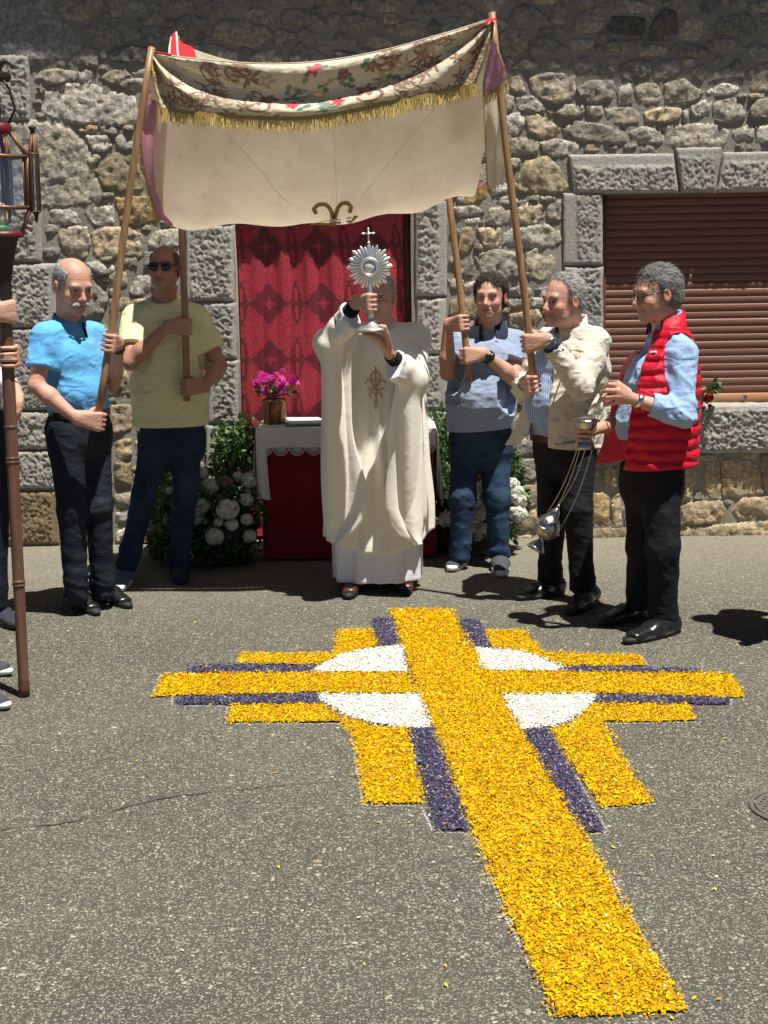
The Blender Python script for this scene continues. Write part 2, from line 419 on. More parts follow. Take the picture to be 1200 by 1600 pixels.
# right door jamb
blk(648, 288, 700, 310, (0.02, 0.03, 0, 0)); blk(649, 313, 698, 463, (0.02, 0.05, 0, 0)); blk(651, 466, 697, 552, (0.02, 0.045, 0, 0)); blk(653, 555, 698, 640, (0.02, 0.045, 0, 0))
blk(654, 643, 699, 740, (0.02, 0.045, 0, 0)); blk(656, 743, 700, 850, (0.02, 0.045, 0, 0))
# window surround
blk(879, 302, 941, 414, (0.085, 0.012, 0.01, 0), GR, 0.010); blk(881, 417, 942, 520, (0.02, 0.012, 0, 0), GR, 0.011); blk(883, 523, 943, 632, (0.02, 0.012, 0, 0), GR, 0.011)
dressed([(888, 242), (1052, 240), (1061, 301), (896, 303)], (0.02, 0.015, 0.07, 0.012), 0.012, 0.024, GR, 41); B.append((890, 242, 1056, 302))
dressed([(1054, 232), (1127, 230), (1116, 300), (1063, 301)], (0.012, 0.012, 0.05, 0.012), 0.010, 0.034, GR, 43, 'keystone'); B.append((1056, 236, 1124, 300))
dressed([(1130, 238), (1300, 236), (1296, 299), (1119, 300)], (0.015, 0.02, 0.06, 0.012), 0.012, 0.024, GR, 45); B.append((1124, 238, 1298, 299))
blk(1243, 302, 1305, 414, (0.012, 0.05, 0, 0), GR, 0.010); blk(1245, 417, 1307, 632, (0.012, 0.05, 0, 0), GR, 0.011)
dressed([(868, 634), (1320, 630), (1320, 703), (868, 709)], (0, 0, 0.03, 0.01), 0.016, 0.06, GR, 47, 'window_sill', back=0.2); B.append((868, 634, 1320, 708))

STONES = """0,-5 68,-5 95,30 127,65 112,88 60,101 38,99 0,85 -60,85 -60,-5|2
2,193 45,190 100,200 125,215 138,245 155,290 150,318 60,322 -60,322 -60,193|3
88,5 100,0 158,0 163,10 150,25 125,33 100,28|172,3 190,0 191,25 175,27|193,5 215,2 250,5 258,36 225,37 200,25|133,45 150,31 180,30 215,43 217,70 140,70|220,42 265,42 268,60 250,72 225,68|112,100 120,85 135,72 152,78 152,105|156,78 166,75 167,95 157,92|170,85 185,72 235,75 228,100 175,97|4
55,125 65,110 90,108 120,112 118,128 85,131|122,112 135,109 150,115 145,130 125,130|155,122 175,110 195,108 205,118 190,125 185,135|187,128 200,124 230,122 225,145 190,138|207,112 232,107 235,119 212,121|70,180 72,140 95,133 140,132 175,143 210,150 212,195 170,195 100,190|133,212 170,212 175,230 165,236 145,235|178,213 212,207 210,235 185,232|135,245 150,240 158,247 145,258 137,255
150,268 175,242 205,238 224,280 222,295 175,300 162,290|1
75,340 80,328 110,328 130,340 132,352 78,350|133,335 140,324 175,322 180,340 178,350 150,352
181,310 205,308 240,308 246,345 205,352 190,345|5
93,365 100,356 135,355 140,380 135,402 97,402|143,365 165,355 200,355 222,368 220,400 150,400|233,375 245,360 278,358 280,385 235,390|130,412 150,408 178,415 175,430 155,428|170,432 185,420 198,428 198,448 172,450|103,420 125,424 142,436 168,462 160,490 130,495 106,470|203,450 215,432 235,430 233,460 205,462|285,432 310,434 324,460 318,467 290,450
167,595 195,580 206,600 205,615 170,620|168,635 200,632 207,640 205,670 178,678|180,690 205,685 205,715 185,720|178,722 205,725 205,760 182,755|215,790 240,795 245,850 212,850|1
240,5 250,8 258,35 240,38|262,18 268,0 295,0 311,18 280,20|317,10 330,0 350,5 368,18 362,27 325,25|355,-6 385,-6 380,6 362,4|275,32 290,23 325,30 326,62 283,65|334,52 345,32 380,33 423,45 420,62 395,75 345,62|378,20 395,12 420,18 432,38 410,37 382,30|413,-8 460,-8 455,6 420,7|437,25 447,14 475,15 505,30 507,42 480,43 440,38|428,52 435,44 465,53 455,66 427,70|304,68 335,70 370,80 371,97 310,92|380,98 400,82 435,75 442,100|452,90 468,65 512,88 505,98 455,100|512,28 520,20 532,22 530,40 515,40|490,48 510,45 540,52 538,72 495,70|468,-6 530,-6 538,10 475,9|4
545,2 575,0 578,12 565,18 550,14|582,5 605,-3 632,2 628,18 595,19|642,20 655,2 705,5 700,20 650,24|714,10 725,4 744,15 740,28 720,25|750,-6 790,-6 782,18 765,21|535,27 545,21 560,23 595,31 585,42 555,50 537,40|592,47 615,39 650,30 665,36 662,55 640,58|670,50 676,27 685,40 685,58|692,35 705,25 730,30 735,42 715,58 692,58|571,55 590,54 619,66 610,75 573,75|548,59 560,60 558,72 548,75|520,80 555,80 557,92 525,92|744,24 755,22 756,35 746,36|4
797,28 805,12 822,8 845,18 857,28 855,38 800,38|863,12 872,5 886,6 884,37 862,36|893,-5 930,-5 928,12 905,15|940,-5 970,-5 969,12 955,16 942,8|896,38 905,22 935,12 943,14 941,48 925,52 900,48|775,28 795,38 785,45 775,40|782,52 800,44 825,48 826,62 818,85 795,90 783,80|832,45 880,42 898,50 880,56 838,55|830,68 838,58 862,58 890,78 868,84 828,86|889,62 925,60 930,68 915,78 895,77|800,110 815,92 838,93 850,110|853,93 873,94 876,108 855,109|880,92 905,86 938,93 943,117 895,114|949,88 966,90 962,115 950,112|968,108 975,98 1000,90 1015,95 1015,122 975,126|793,-10 823,-10 823,6 796,5|830,-10 872,-10 870,6 836,6|4
948,45 958,25 1008,28 1006,57 960,52|1012,62 1020,35 1035,15 1055,20 1058,50 1045,63 1025,64|6
798,122 812,118 823,146 798,142|826,122 860,115 895,118 898,142 892,156 868,161 850,156 835,148|903,138 920,127 955,125 960,140 955,156 930,162 908,153|965,140 975,125 986,132 988,163 965,162|788,146 803,152 802,172 790,174|806,153 832,150 850,168 850,177 810,172|855,172 875,163 908,164 912,178 900,184 860,180|915,166 940,166 943,178 932,185 917,178|947,168 985,168 998,178 996,193 965,195 948,186|790,179 818,176 820,195 808,211 793,209|822,186 835,177 855,186 875,201 870,212 845,216 825,205|879,203 900,189 930,193 970,202 978,224 945,225 900,219|795,217 820,215 842,222 838,240 800,244|845,223 870,217 905,225 900,240 865,245 850,235|763,290 790,285 795,300 770,305
806,292 822,252 855,246 872,260 887,295 865,303 812,300|7
712,310 730,302 745,318 740,319 715,319|770,312 790,307 822,313 815,320 780,320|708,323 740,321 755,330 748,337 715,338|716,344 745,340 760,334 757,350 725,354|760,348 766,326 790,323 800,330 800,350 775,352|810,325 825,317 848,321 850,340 830,351 812,348|855,322 876,312 876,345 855,345|745,357 780,356 782,375 775,389 760,388 750,370|786,366 800,359 850,350 872,361 876,378 860,387 815,387 788,384|722,412 735,402 740,406 739,430 725,432|742,400 770,391 805,394 808,410 812,431 780,437 755,430|822,396 840,389 865,399 874,425 845,439 822,430|725,446 742,439 745,455 728,458|795,452 815,446 830,451 828,463 800,462|835,451 870,446 878,460 850,469|825,467 850,464 855,480 828,480|790,468 815,466 820,480 795,480
718,358 735,355 743,370 738,385 730,398 718,395|795,492 840,483 846,500 830,515 800,515|1
977,0 1000,3 1022,10 1020,20 985,20 975,10|1036,5 1050,-5 1085,-5 1080,12 1060,18 1040,12|1093,-5 1125,-5 1120,12 1110,24 1096,20|1140,-5 1165,-5 1165,14 1148,17|1172,5 1200,0 1215,20 1175,18|1062,45 1080,22 1105,38 1110,48 1095,55 1090,62 1065,62|1115,40 1130,25 1170,22 1182,35 1180,56 1120,55|1190,40 1212,35 1215,70 1192,65|945,78 955,62 988,64 990,75 980,86 972,84|995,70 1040,70 1042,85 1000,88|1047,76 1060,67 1090,71 1105,80 1095,90 1055,88|1098,69 1115,60 1150,61 1162,75 1140,86 1110,79|1166,73 1180,69 1204,78 1200,95 1175,95|1112,86 1130,89 1128,98 1112,97|1020,108 1030,95 1060,93 1063,110 1045,122 1025,124|1080,110 1095,100 1106,105 1104,120 1095,127 1080,122|1108,128 1120,110 1140,105 1150,90 1160,100 1162,126 1145,124 1130,127|1170,115 1180,102 1215,100 1215,140 1172,145|4
994,132 1025,131 1032,148 1030,160 1010,165 994,158|1038,132 1072,123 1078,133 1100,143 1090,155 1065,164 1042,160|1104,143 1130,130 1158,136 1150,147 1110,150|1001,178 1012,192|1007,176 1030,168 1062,169 1064,182 1045,191 1010,191|1066,173 1074,171 1074,191 1068,191|1080,166 1100,156 1113,158 1108,178 1082,184|1115,161 1145,153 1160,166 1165,182 1140,192 1117,188|1170,176 1180,157 1215,152 1215,180 1180,187|982,206 1005,198 1034,201 1036,224 1000,225|1143,206 1170,194 1178,196 1178,215 1160,225 1146,216|1181,196 1215,192 1215,220 1182,222
1037,196 1110,193 1140,205 1130,229 1042,229|3
1060,724 1082,722 1090,740 1078,778 1057,776|1102,723 1124,722 1126,778 1102,778|1129,719 1150,717 1182,725 1192,770 1160,774 1130,777|1188,722 1230,718 1230,770 1196,768|1058,788 1110,782 1125,783 1136,800 1130,816 1060,819|1143,797 1160,778 1215,776 1220,803 1160,812|1060,822 1110,820 1215,812 1225,838 1060,841|1086,710 1128,711 1126,719 1090,720|1158,705 1186,706 1184,717 1160,717|923,732 938,734 936,744 924,744|941,731 962,730 963,762 944,760|1
924,772 940,770 953,778 950,800 952,820 926,820|5
955,776 968,770 972,824 956,822|925,826 980,824 985,846 925,846|870,824 920,822 922,846 868,846|1"""
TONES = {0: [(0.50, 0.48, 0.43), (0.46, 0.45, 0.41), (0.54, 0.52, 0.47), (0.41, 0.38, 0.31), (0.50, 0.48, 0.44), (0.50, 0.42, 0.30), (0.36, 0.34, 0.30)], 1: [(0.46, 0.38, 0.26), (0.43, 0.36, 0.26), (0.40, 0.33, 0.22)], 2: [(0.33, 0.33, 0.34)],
         3: [(0.43, 0.41, 0.35)], 4: [(0.36, 0.34, 0.29), (0.31, 0.30, 0.27), (0.40, 0.36, 0.29), (0.27, 0.265, 0.25)], 5: [(0.50, 0.38, 0.20)], 6: [(0.17, 0.16, 0.15)], 7: [(0.46, 0.41, 0.28)]}  # tone four, used mostly beneath the eave, carries its shade in the colour
stones = []
for row in STONES.split('\n'):
    parts = row.split('|'); tone = 0
    if parts[-1].strip().isdigit() and ',' not in parts[-1]: tone = int(parts.pop())
    for p in parts:
        pts = [tuple(float(c) for c in q.split(',')) for q in p.split()]
        if len(pts) >= 3: stones.append((pts, tone))

# fill the rest of the wall (what people hide, and what lies beyond the picture's edges) with smaller stones
OX0, OY0, OX1, OY1, ST = -620, -330, 1820, 856, 2
occ = np.zeros(((OX1 - OX0) // ST, (OY1 - OY0) // ST), bool)
gx = OX0 + ST * (np.arange(occ.shape[0]) + 0.5); gy = OY0 + ST * (np.arange(occ.shape[1]) + 0.5)
def mark_box(x0, y0, x1, y1): occ[np.ix_((gx > x0) & (gx < x1), (gy > y0) & (gy < y1))] = True
def mark_poly(pts):
    pts = np.array(pts); x0, y0 = pts.min(0) - 3; x1, y1 = pts.max(0) + 3
    ix = np.where((gx > x0) & (gx < x1))[0]; iy = np.where((gy > y0) & (gy < y1))[0]
    Xg, Yg = np.meshgrid(gx[ix], gy[iy], indexing='ij'); ins = np.zeros(Xg.shape, bool)
    for (ax, ay), (bx, by) in zip(pts, np.roll(pts, -1, 0)):
        cr = ((ay > Yg) != (by > Yg)) & (Xg < (bx - ax) * (Yg - ay) / (by - ay + 1e-9) + ax); ins ^= cr
    occ[np.ix_(ix, iy)] |= ins
for b in B: mark_box(b[0] - 3, b[1] - 3, b[2] + 3, b[3] + 3)
mark_box(360, 283, 650, 860); mark_box(936, 298, 1244, 640)
for pts, _ in stones: mark_poly(pts)
n_listed = len(stones); fill = []
for (sw, sh) in ((74, 36), (58, 30), (46, 26), (36, 22), (27, 18), (19, 14)):
    for y in range(OY0, OY1 - sh, 5):
        x = OX0 + random.randint(0, 20)
        while x < OX1 - sw:
            w_ = sw + random.randint(-4, 6); h_ = sh + random.randint(-3, 3)
            i0, j0 = int((x - OX0) / ST), int((y - OY0) / ST); i1, j1 = int((x + w_ - OX0) / ST), int((y + h_ - OY0) / ST)
            if i1 < occ.shape[0] and j1 < occ.shape[1] and not occ[i0:i1, j0:j1].any():
                k = lambda a: random.uniform(0, a)
                a = 0.24 * h_
                pts = [(x + k(a), y + k(a)), (x + w_ * random.uniform(.35, .65), y + k(a * .5)), (x + w_ - k(a), y + k(a)), (x + w_ - k(a * .5), y + h_ * random.uniform(.4, .7)),
                       (x + w_ - k(a), y + h_ - k(a)), (x + w_ * random.uniform(.3, .6), y + h_ - k(a * .5)), (x + k(a), y + h_ - k(a))]
                occ[i0:i1 + 1, j0:j1 + 1] = True; fill.append((pts, random.choice([0, 0, 1, 4] if y > 110 else [4, 4, 0])))  # upper rows mostly take the darker tone: eave shade put into the colour
                x += w_ + 2
            else: x += 6
from mathutils.geometry import delaunay_2d_cdt
def stone_geo(pts, seed, nb=36, step=0.017):
    """one rubble stone: outline in the wall plane, chipped facets in front; irregular triangles"""
    q = np.array([W(*p) for p in pts])
    if ((q[:, 0] * np.roll(q[:, 1], -1) - np.roll(q[:, 0], -1) * q[:, 1]).sum()) < 0: q = q[::-1]
    q = q.mean(0) + (q - q.mean(0)) * 1.08
    nxt = np.roll(q, -1, 0); q = np.stack([0.95 * q + 0.05 * nxt, 0.05 * q + 0.95 * nxt], 1).reshape(-1, 2)
    L = np.linalg.norm(np.roll(q, -1, 0) - q, axis=1); cum = np.concatenate([[0], np.cumsum(L)]); nb = int(np.clip(cum[-1] / 0.020, 14, nb)); s = np.linspace(0, cum[-1], nb, endpoint=False)
    qq = np.concatenate([q, q[:1]]); b = np.stack([np.interp(s, cum, qq[:, 0]), np.interp(s, cum, qq[:, 1])], -1)
    c = b.mean(0); size = np.sqrt(np.ptp(b[:, 0]) * np.ptp(b[:, 1])); rs = np.random.default_rng(int(seed * 97) % 99991)
    b = c + (b - c) * (1.0 + 0.10 * noise3(np.stack([b[:, 0] * 22, b[:, 1] * 22, np.full(nb, seed)], -1)) + rs.normal(0, 0.012, nb))[:, None]
    dep = 0.009 + 0.013 * rs.random() + 0.016 * min(size, 0.4)
    inn = c + (b - c) * 0.95
    gx_, gz_ = np.meshgrid(np.arange(inn[:, 0].min(), inn[:, 0].max(), step), np.arange(inn[:, 1].min(), inn[:, 1].max(), step), indexing='ij'); g = np.stack([gx_.ravel(), gz_.ravel()], -1); g = g + rs.uniform(-0.42, 0.42, g.shape) * step
    ins = np.zeros(len(g), bool); o2 = c + (b - c) * 0.90
    for (ax, ay), (bx, by) in zip(o2, np.roll(o2, -1, 0)): ins ^= ((ay > g[:, 1]) != (by > g[:, 1])) & (g[:, 0] < (bx - ax) * (g[:, 1] - ay) / (by - ay + 1e-12) + ax)
    g = g[ins]; P2 = np.concatenate([c + (b - c) * 1.03, b, inn, g]); hh = np.concatenate([np.full(nb, -0.02), np.full(nb, 0.62), np.full(nb, 0.97), np.ones(len(g))])
    d = P2 - c; hgt = np.full(len(P2), 10.0)
    for _ in range(7):
        gr = rs.normal(size=2) * 0.50; hgt = np.minimum(hgt, (0.75 + 0.5 * rs.random()) + (d @ gr) / max(size, .08) * 1.6)
    q3 = np.stack([P2[:, 0] * 20, P2[:, 1] * 20, np.full(len(P2), seed * 1.7)], -1); n3 = fbm(q3, 3, 0.6) + 0.4 * (1 - 2.4 * np.abs(noise3(q3 * 0.7 + 11)))
    H = np.where(hh > 0, dep * hh * np.clip(hgt, 0.35, 1.4), hh) + np.where(hh > 0.1, (0.0125 * n3 + rs.normal(0, 0.0016, len(P2))) * np.minimum(1, hh), 0)
    r = delaunay_2d_cdt([Vector(p) for p in P2.tolist()], [], [list(range(nb))], 1, 1e-7)
    v2 = np.array([tuple(p) for p in r[0]]); F3 = np.array([f for f in r[2] if len(f) == 3])
    org = [o[0] if len(o) else 0 for o in r[3]]; V = np.stack([v2[:, 0], WALL_Y + 0.004 - H[org], v2[:, 1]], -1)
    a_, b_, c_ = v2[F3[:, 0]], v2[F3[:, 1]], v2[F3[:, 2]]; cw = ((b_ - a_)[:, 0] * (c_ - a_)[:, 1] - (b_ - a_)[:, 1] * (c_ - a_)[:, 0]) < 0; F3[cw] = F3[cw][:, ::-1]
    return V, F3, c
def area_in_view(pts):
    a = np.array(pts); x = np.clip(a[:, 0], 0, 1200); y = np.clip(a[:, 1], 0, 1600); return np.ptp(x) * np.ptp(y)
inview = [s for s in fill if area_in_view(s[0]) > 20]
inview.sort(key=lambda s: -area_in_view(s[0]))
single = stones + inview[:max(0, 292 - n_listed)]
ids = {id(s) for s in single}; rest = [s for s in fill if id(s) not in ids]
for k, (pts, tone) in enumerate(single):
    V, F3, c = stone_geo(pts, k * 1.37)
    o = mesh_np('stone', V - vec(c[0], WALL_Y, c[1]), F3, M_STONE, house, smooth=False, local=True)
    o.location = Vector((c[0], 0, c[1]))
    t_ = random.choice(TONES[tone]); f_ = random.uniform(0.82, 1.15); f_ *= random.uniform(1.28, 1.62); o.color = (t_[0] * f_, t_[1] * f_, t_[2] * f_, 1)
mb = MB()
for k, (pts, tone) in enumerate(rest):
    V, F3, c = stone_geo(pts, 700 + k * 1.37, 16, 0.05); mb.add(V, F3)
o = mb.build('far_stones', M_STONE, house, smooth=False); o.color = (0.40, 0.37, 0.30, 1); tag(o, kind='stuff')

# eave and roof above the picture
zs0, zs1 = W(120, 104)[1], W(1000, 126)[1]; x0_, x1_ = W(120, 104)[0], W(1000, 126)[0]
slope = (zs1 - zs0) / (x1_ - x0_)
EV_Z = 5.6
def ev_over(x): return (EV_Z - (zs0 + slope * (x - x0_))) * SUN_B   # overhang whose shadow ends where the photo shows it
t = NT('roof_tile'); c = t.coord(); M_ROOF = t.done(t.ramp(t.noise(c, 6, 4), [(0.3, (0.20, 0.08, 0.045)), (0.7, (0.33, 0.15, 0.09))]), 0.85)
sh = (EV_Z - 2.8) * SUN_L
pts = []
for x in (XL - 0.4, XR + 0.4): pts.append((x, WALL_Y - ev_over(x - sh), EV_Z)); pts.append((x, WALL_Y + 0.5, EV_Z + 0.02))
for x in (XL - 0.4, XR + 0.4): pts.append((x, WALL_Y - ev_over(x - sh), EV_Z + 0.12)); pts.append((x, WALL_Y + 3.5, EV_Z + 1.6))
mesh_np('roof', np.array(pts), np.array([[0, 1, 3, 2], [4, 6, 7, 5], [0, 2, 6, 4]]), M_ROOF, house, smooth=False)

# roller shutter
M_SHUT = plain('shutter_slats', (0.205, 0.086, 0.052), 0.5, bump=0.25, bsc=25, var=0.18, Specular_IOR_Level=0.4)
M_SHUT2 = plain('shutter_frame', (0.15, 0.055, 0.035), 0.5, var=0.15)
shut = bpy.data.objects.new('roller_shutter', None); link(shut, house)
pitch = 0.0447; zz = WZ0 + 0.06; SY = WALL_Y + 0.118
prof = [(math.cos(a) * 0.009, math.sin(a) * pitch * 0.5) for a in np.linspace(-math.pi / 2 * 0.96, math.pi / 2 * 0.96, 9)]
w2 = (WX1 - WX0) / 2 - 0.035; pv = np.array(prof)
nx = 2
Vs = np.concatenate([np.stack([np.full(len(pv), sx * w2), -pv[:, 0] - 0.003, pv[:, 1]], -1) for sx in (-1, 1)])
np_ = len(pv); Fq = np.array([[i, i + 1, np_ + i + 1, np_ + i] for i in range(np_ - 1)])[:, ::-1]
slat0 = mesh_np('slat', Vs, Fq, M_SHUT, shut, local=True); slat0.location = (0, 0, 0)
k = 0
while zz + pitch * (k + 0.5) < WZ1 + 0.02:
    o = slat0 if k == 0 else slat0.copy()
    if k: link(o, shut)
    o.location = ((WX0 + WX1) / 2 + random.uniform(-.001, .001), SY - WALL_Y + random.uniform(-.0012, .0012), zz + pitch * (k + 0.5)); k += 1
mb = MB(); mb.box(((WX0 + WX1) / 2, SY + 0.012, (WZ0 + WZ1) / 2), (WX1 - WX0, 0.01, WZ1 - WZ0)); mb.build('backing', M_SHUT2, shut, smooth=False)
for sx in (WX0 + 0.02, WX1 - 0.02): mb = MB(); mb.box((sx, SY - 0.006, (WZ0 + WZ1) / 2), (0.038, 0.03, WZ1 - WZ0), bev=0.004); mb.build('guide_rail', M_SHUT2, shut, smooth=False)
mb = MB(); mb.box(((WX0 + WX1) / 2, SY - 0.006, WZ0 + 0.03), (WX1 - WX0 - 0.08, 0.03, 0.052), bev=0.004); mb.build('bottom_bar', plain('bar_wood', (0.42, 0.22, 0.11), 0.5), shut, smooth=False)
lx = P(1160, 625, SY)[0]
mb = MB(); mb.tube([(lx, SY - 0.03, WZ0 + 0.035), (lx + 0.012, SY - 0.05, WZ0 + 0.045), (lx + 0.004, SY - 0.05, WZ0 + 0.02)], 0.005, 6); mb.build('latch', plain('black_iron', (0.03, 0.03, 0.03), 0.5), shut)
# door frame
M_DF = plain('door_frame_wood', (0.10, 0.04, 0.03), 0.55, bump=0.2)
for sx in (DX0 + 0.03, DX1 - 0.03):
    mb = MB(); mb.box((sx, WALL_Y + 0.20, DZ1 / 2), (0.06, 0.08, DZ1), bev=0.006); mb.build('door_frame', M_DF, house, smooth=False)
# ================================================================ the red curtain
t = NT('damask'); a = t.n('VertexColor', layer_name='Col'); c = t.coord()
M_DAM = t.done(t.mix(t.math('MULTIPLY', t.noise(c, 40, 3), 0.25), a, (0.02, 0, 0)), 0.55, t.bump(t.noise(c, 500, 2), 0.3, 0.002), Sheen_Weight=0.2)
def damask(u, v):
    """u, v in repeats; returns 0..1 of the satin figure"""
    cu = (u + 0.5) % 1 - 0.5; cv = (v + 0.5) % 1 - 0.5
    au = np.abs(cu)
    dia = au / 0.33 + np.abs(cv) / 0.33 - 1.0
    scal = 0.435 + 0.045 * np.cos(2 * np.pi * (cv - 0.5)) + 0.014 * np.cos(2 * np.pi * cv * 9)
    fig = (dia > 0.10 + 0.06 * np.cos(cv * 40)) & (au < scal)
    line = np.abs(np.sin(34 * np.hypot(cu, (np.abs(cv) - 0.5) * 1.1)) ) < 0.13
    line2 = np.abs(np.sin(9 * np.arctan2(cu, np.abs(cv) - 0.47))) < 0.10
    fig = fig & ~(line & (au > 0.04)) & ~line2
    r = np.hypot(cu * 1.05, cv * 1.15); th = np.arctan2(cu, cv)
    fl = (r < 0.085 + 0.035 * np.cos(4 * th) + 0.018 * np.cos(12 * th)) & ~(np.abs(np.sin(40 * r)) < 0.2)
    side = ((u % 1 > 0.47) & (u % 1 < 0.53) & (np.abs(np.sin(2 * np.pi * v * 1.5)) > 0.45))
    return (fig | fl | side).astype(float)
cur = empty('damask_curtain', ((DX0 + DX1) / 2, WALL_Y + 0.09, 0), 'crimson damask curtain hung across the doorway behind the altar', 'curtain')
nu, nv = 236, 400
u = np.linspace(0, 1, nu)[:, None]; z = np.linspace(0.02, DZ1 - 0.005, nv)[None, :]
cx0, cx1 = DX0 + 0.003, DX1 - 0.055
X = cx0 + (cx1 - cx0) * u + 0 * z
ph = u * 6.2 + 0.10 * np.sin(z * 2.1) + 0.06 * np.sin(z * 5 + u * 9)
fold = 0.020 * np.abs(np.sin(ph * np.pi)) ** 0.7 + 0.008 * np.sin(u * 40 + z * 1.5) * (0.4 + 0.6 * (z / DZ1))
Y = WALL_Y + 0.100 - fold
X = X + 0.012 * np.sin(ph * 2 * np.pi)
arc = np.cumsum(np.hypot(np.diff(X, axis=0, prepend=X[:1]), np.diff(Y, axis=0, prepend=Y[:1])), 0)
fg = damask((arc + 0.055) / 0.335 + 0.30, (z - P(460, 475, WALL_Y)[2]) / 0.335 + 0 * u)
cc = np.array([0.125, 0.0015, 0.009])[None, None] * (1 - fg[..., None]) + np.array([0.39, 0.018, 0.036])[None, None] * fg[..., None]
mesh_np('curtain_cloth', np.stack([X, Y, Z if False else z + 0 * u], -1).reshape(-1, 3), grid_faces(nu, nv), M_DAM, cur, col=cc.reshape(-1, 3))
mb = MB(); mb.tube([(cx0 - 0.0, WALL_Y + 0.092, DZ1 - 0.012), (cx1 + 0.02, WALL_Y + 0.092, DZ1 - 0.012)], 0.008, 8); mb.build('curtain_rod', M_DF, cur)
# ================================================================ ground
def asphalt():
    t = NT('asphalt'); g = t.geo()
    big = t.noise(g, 0.7, 4, 0.6); mid = t.noise(g, 6.0, 5, 0.65)
    base = t.ramp(big, [(0.3, (0.060, 0.060, 0.044)), (0.72, (0.095, 0.094, 0.070))])
    base = t.mix(t.ramp(mid, [(0.3, 0.6), (0.6, 0)]), base, (0.060, 0.056, 0.047)); st = t.noise(t.scale(g, (0.5, 1.3, 1)), 1.6, 5, 0.65, dist=0.8); base = t.mix(t.ramp(st, [(0.52, 0), (0.66, 0.5)]), base, (0.055, 0.053, 0.048))
    gw = t.n('VectorMath', {0: g, 1: t.n('VectorMath', {0: t.noise(g, 45.0, 2, out=1), 'Scale': 0.02}, operation='SCALE')}, operation='ADD')
    v1c = t.vor(gw, 92.0, out=1); v1d = t.vor(gw, 92.0)
    sp = t.n('SeparateColor', {0: v1c})
    isst = t.math('MULTIPLY', t.math('GREATER_THAN', sp, 0.52), t.ramp(v1d, [(0.30, 1), (0.48, 0)]))
    scol = t.ramp(t.n('SeparateColor', {0: v1c}, out=1), [(0.0, (0.10, 0.095, 0.09)), (0.35, (0.16, 0.14, 0.10)), (0.7, (0.27, 0.25, 0.175)), (1.0, (0.47, 0.44, 0.33))])
    base = t.mix(isst, base, scol)
    v2c = t.vor(g, 260.0, out=1); isf = t.math('GREATER_THAN', t.n('SeparateColor', {0: v2c}), 0.70)
    base = t.mix(t.math('MULTIPLY', isf, 0.7), base, t.ramp(t.n('SeparateColor', {0: v2c}, out=2), [(0.2, (0.04, 0.04, 0.04)), (0.5, (0.24, 0.21, 0.16)), (1, (0.42, 0.38, 0.31))]))
    v3c = t.vor(gw, 36.0, out=1); v3d = t.vor(gw, 36.0)
    isb = t.math('MULTIPLY', t.math('GREATER_THAN', t.n('SeparateColor', {0: v3c}), 0.90), t.ramp(v3d, [(0.22, 1), (0.30, 0)]))
    base = t.mix(t.math('MULTIPLY', isb, 0.85), base, t.ramp(t.n('SeparateColor', {0: v3c}, out=1), [(0, (0.07, 0.07, 0.07)), (0.5, (0.33, 0.27, 0.18)), (1, (0.5, 0.47, 0.4))]))
    # dusty lighter strip towards the house
    sy = t.n('SeparateXYZ', {0: g}, out=1)
    dust = t.math('MULTIPLY', t.ramp(t.math('ADD', t.math('MULTIPLY', sy, 0.1), t.math('MULTIPLY', t.noise(g, 2.2, 4), 0.08)), [(0.745, 0), (0.90, 0.85)]), t.ramp(t.noise(g, 30.0, 4), [(0.3, 0.45), (0.6, 1)]))
    base = t.mix(dust, base, t.mix(t.noise(g, 120, 4), (0.17, 0.155, 0.115), (0.28, 0.255, 0.19)))
    h = t.math('ADD', t.math('MULTIPLY', v1d, -0.5), t.math('MULTIPLY', t.noise(g, 130, 3), 0.6))
    return t.done(base, 0.93, t.bump(h, 0.75, 0.006), Specular_IOR_Level=0.25)
M_ASPH = asphalt()
xs = np.concatenate([[-40, -14, -6], np.linspace(-3.2, 3.2, 110), [6, 14, 40]]); ys = np.concatenate([[-40, -12, -2], np.linspace(1.5, WALL_Y + 0.05, 130), [12, 30]])
Xg, Yg = np.meshgrid(xs, ys, indexing='ij')
Zg = 0.006 * fbm(np.stack([Xg * 0.9, Yg * 0.9, Xg * 0], -1), 3) + 0.0015 * noise3(np.stack([Xg * 7, Yg * 7, Xg * 0], -1))
Zg = Zg - 0.004
def ground_z(x, y): return float(0.006 * fbm(np.array([[x * 0.9, y * 0.9, 0]]), 3)[0] + 0.0015 * noise3(np.array([[x * 7, y * 7, 0]]))[0] - 0.004)
tag(mesh_np('road', np.stack([Xg, Yg, Zg], -1).reshape(-1, 3), grid_faces(len(xs), len(ys)), M_ASPH), 'worn grey asphalt lane with pale aggregate in front of the house', None, None, 'structure')

# the crack that wanders across the asphalt on the left
pp = [(-40, 1300), (0, 1295), (60, 1290), (110, 1283), (160, 1272), (205, 1258), (240, 1248), (280, 1242), (330, 1238), (390, 1232), (450, 1224), (540, 1218)]
wd = [.013, .014, .014, .017, .011, .019, .034, .028, .015, .011, .008, .004]
cl = np.array([G(*p) for p in pp]); s = np.linspace(0, len(pp) - 1, 90); ctr = np.stack([np.interp(s, range(len(pp)), cl[:, k]) for k in range(3)], -1); wv = np.interp(s, range(len(pp)), wd)
ctr[:, 1] += 0.02 * noise3(np.stack([s * 1.7, s * 0, s * 0], -1))
L_ = ctr.copy(); R_ = ctr.copy(); j1 = 0.5 + np.abs(noise3(np.stack([s * 3.1, s * 0 + 2, s * 0], -1))) * 2.2; j2 = 0.5 + np.abs(noise3(np.stack([s * 3.1, s * 0 + 8, s * 0], -1))) * 2.2
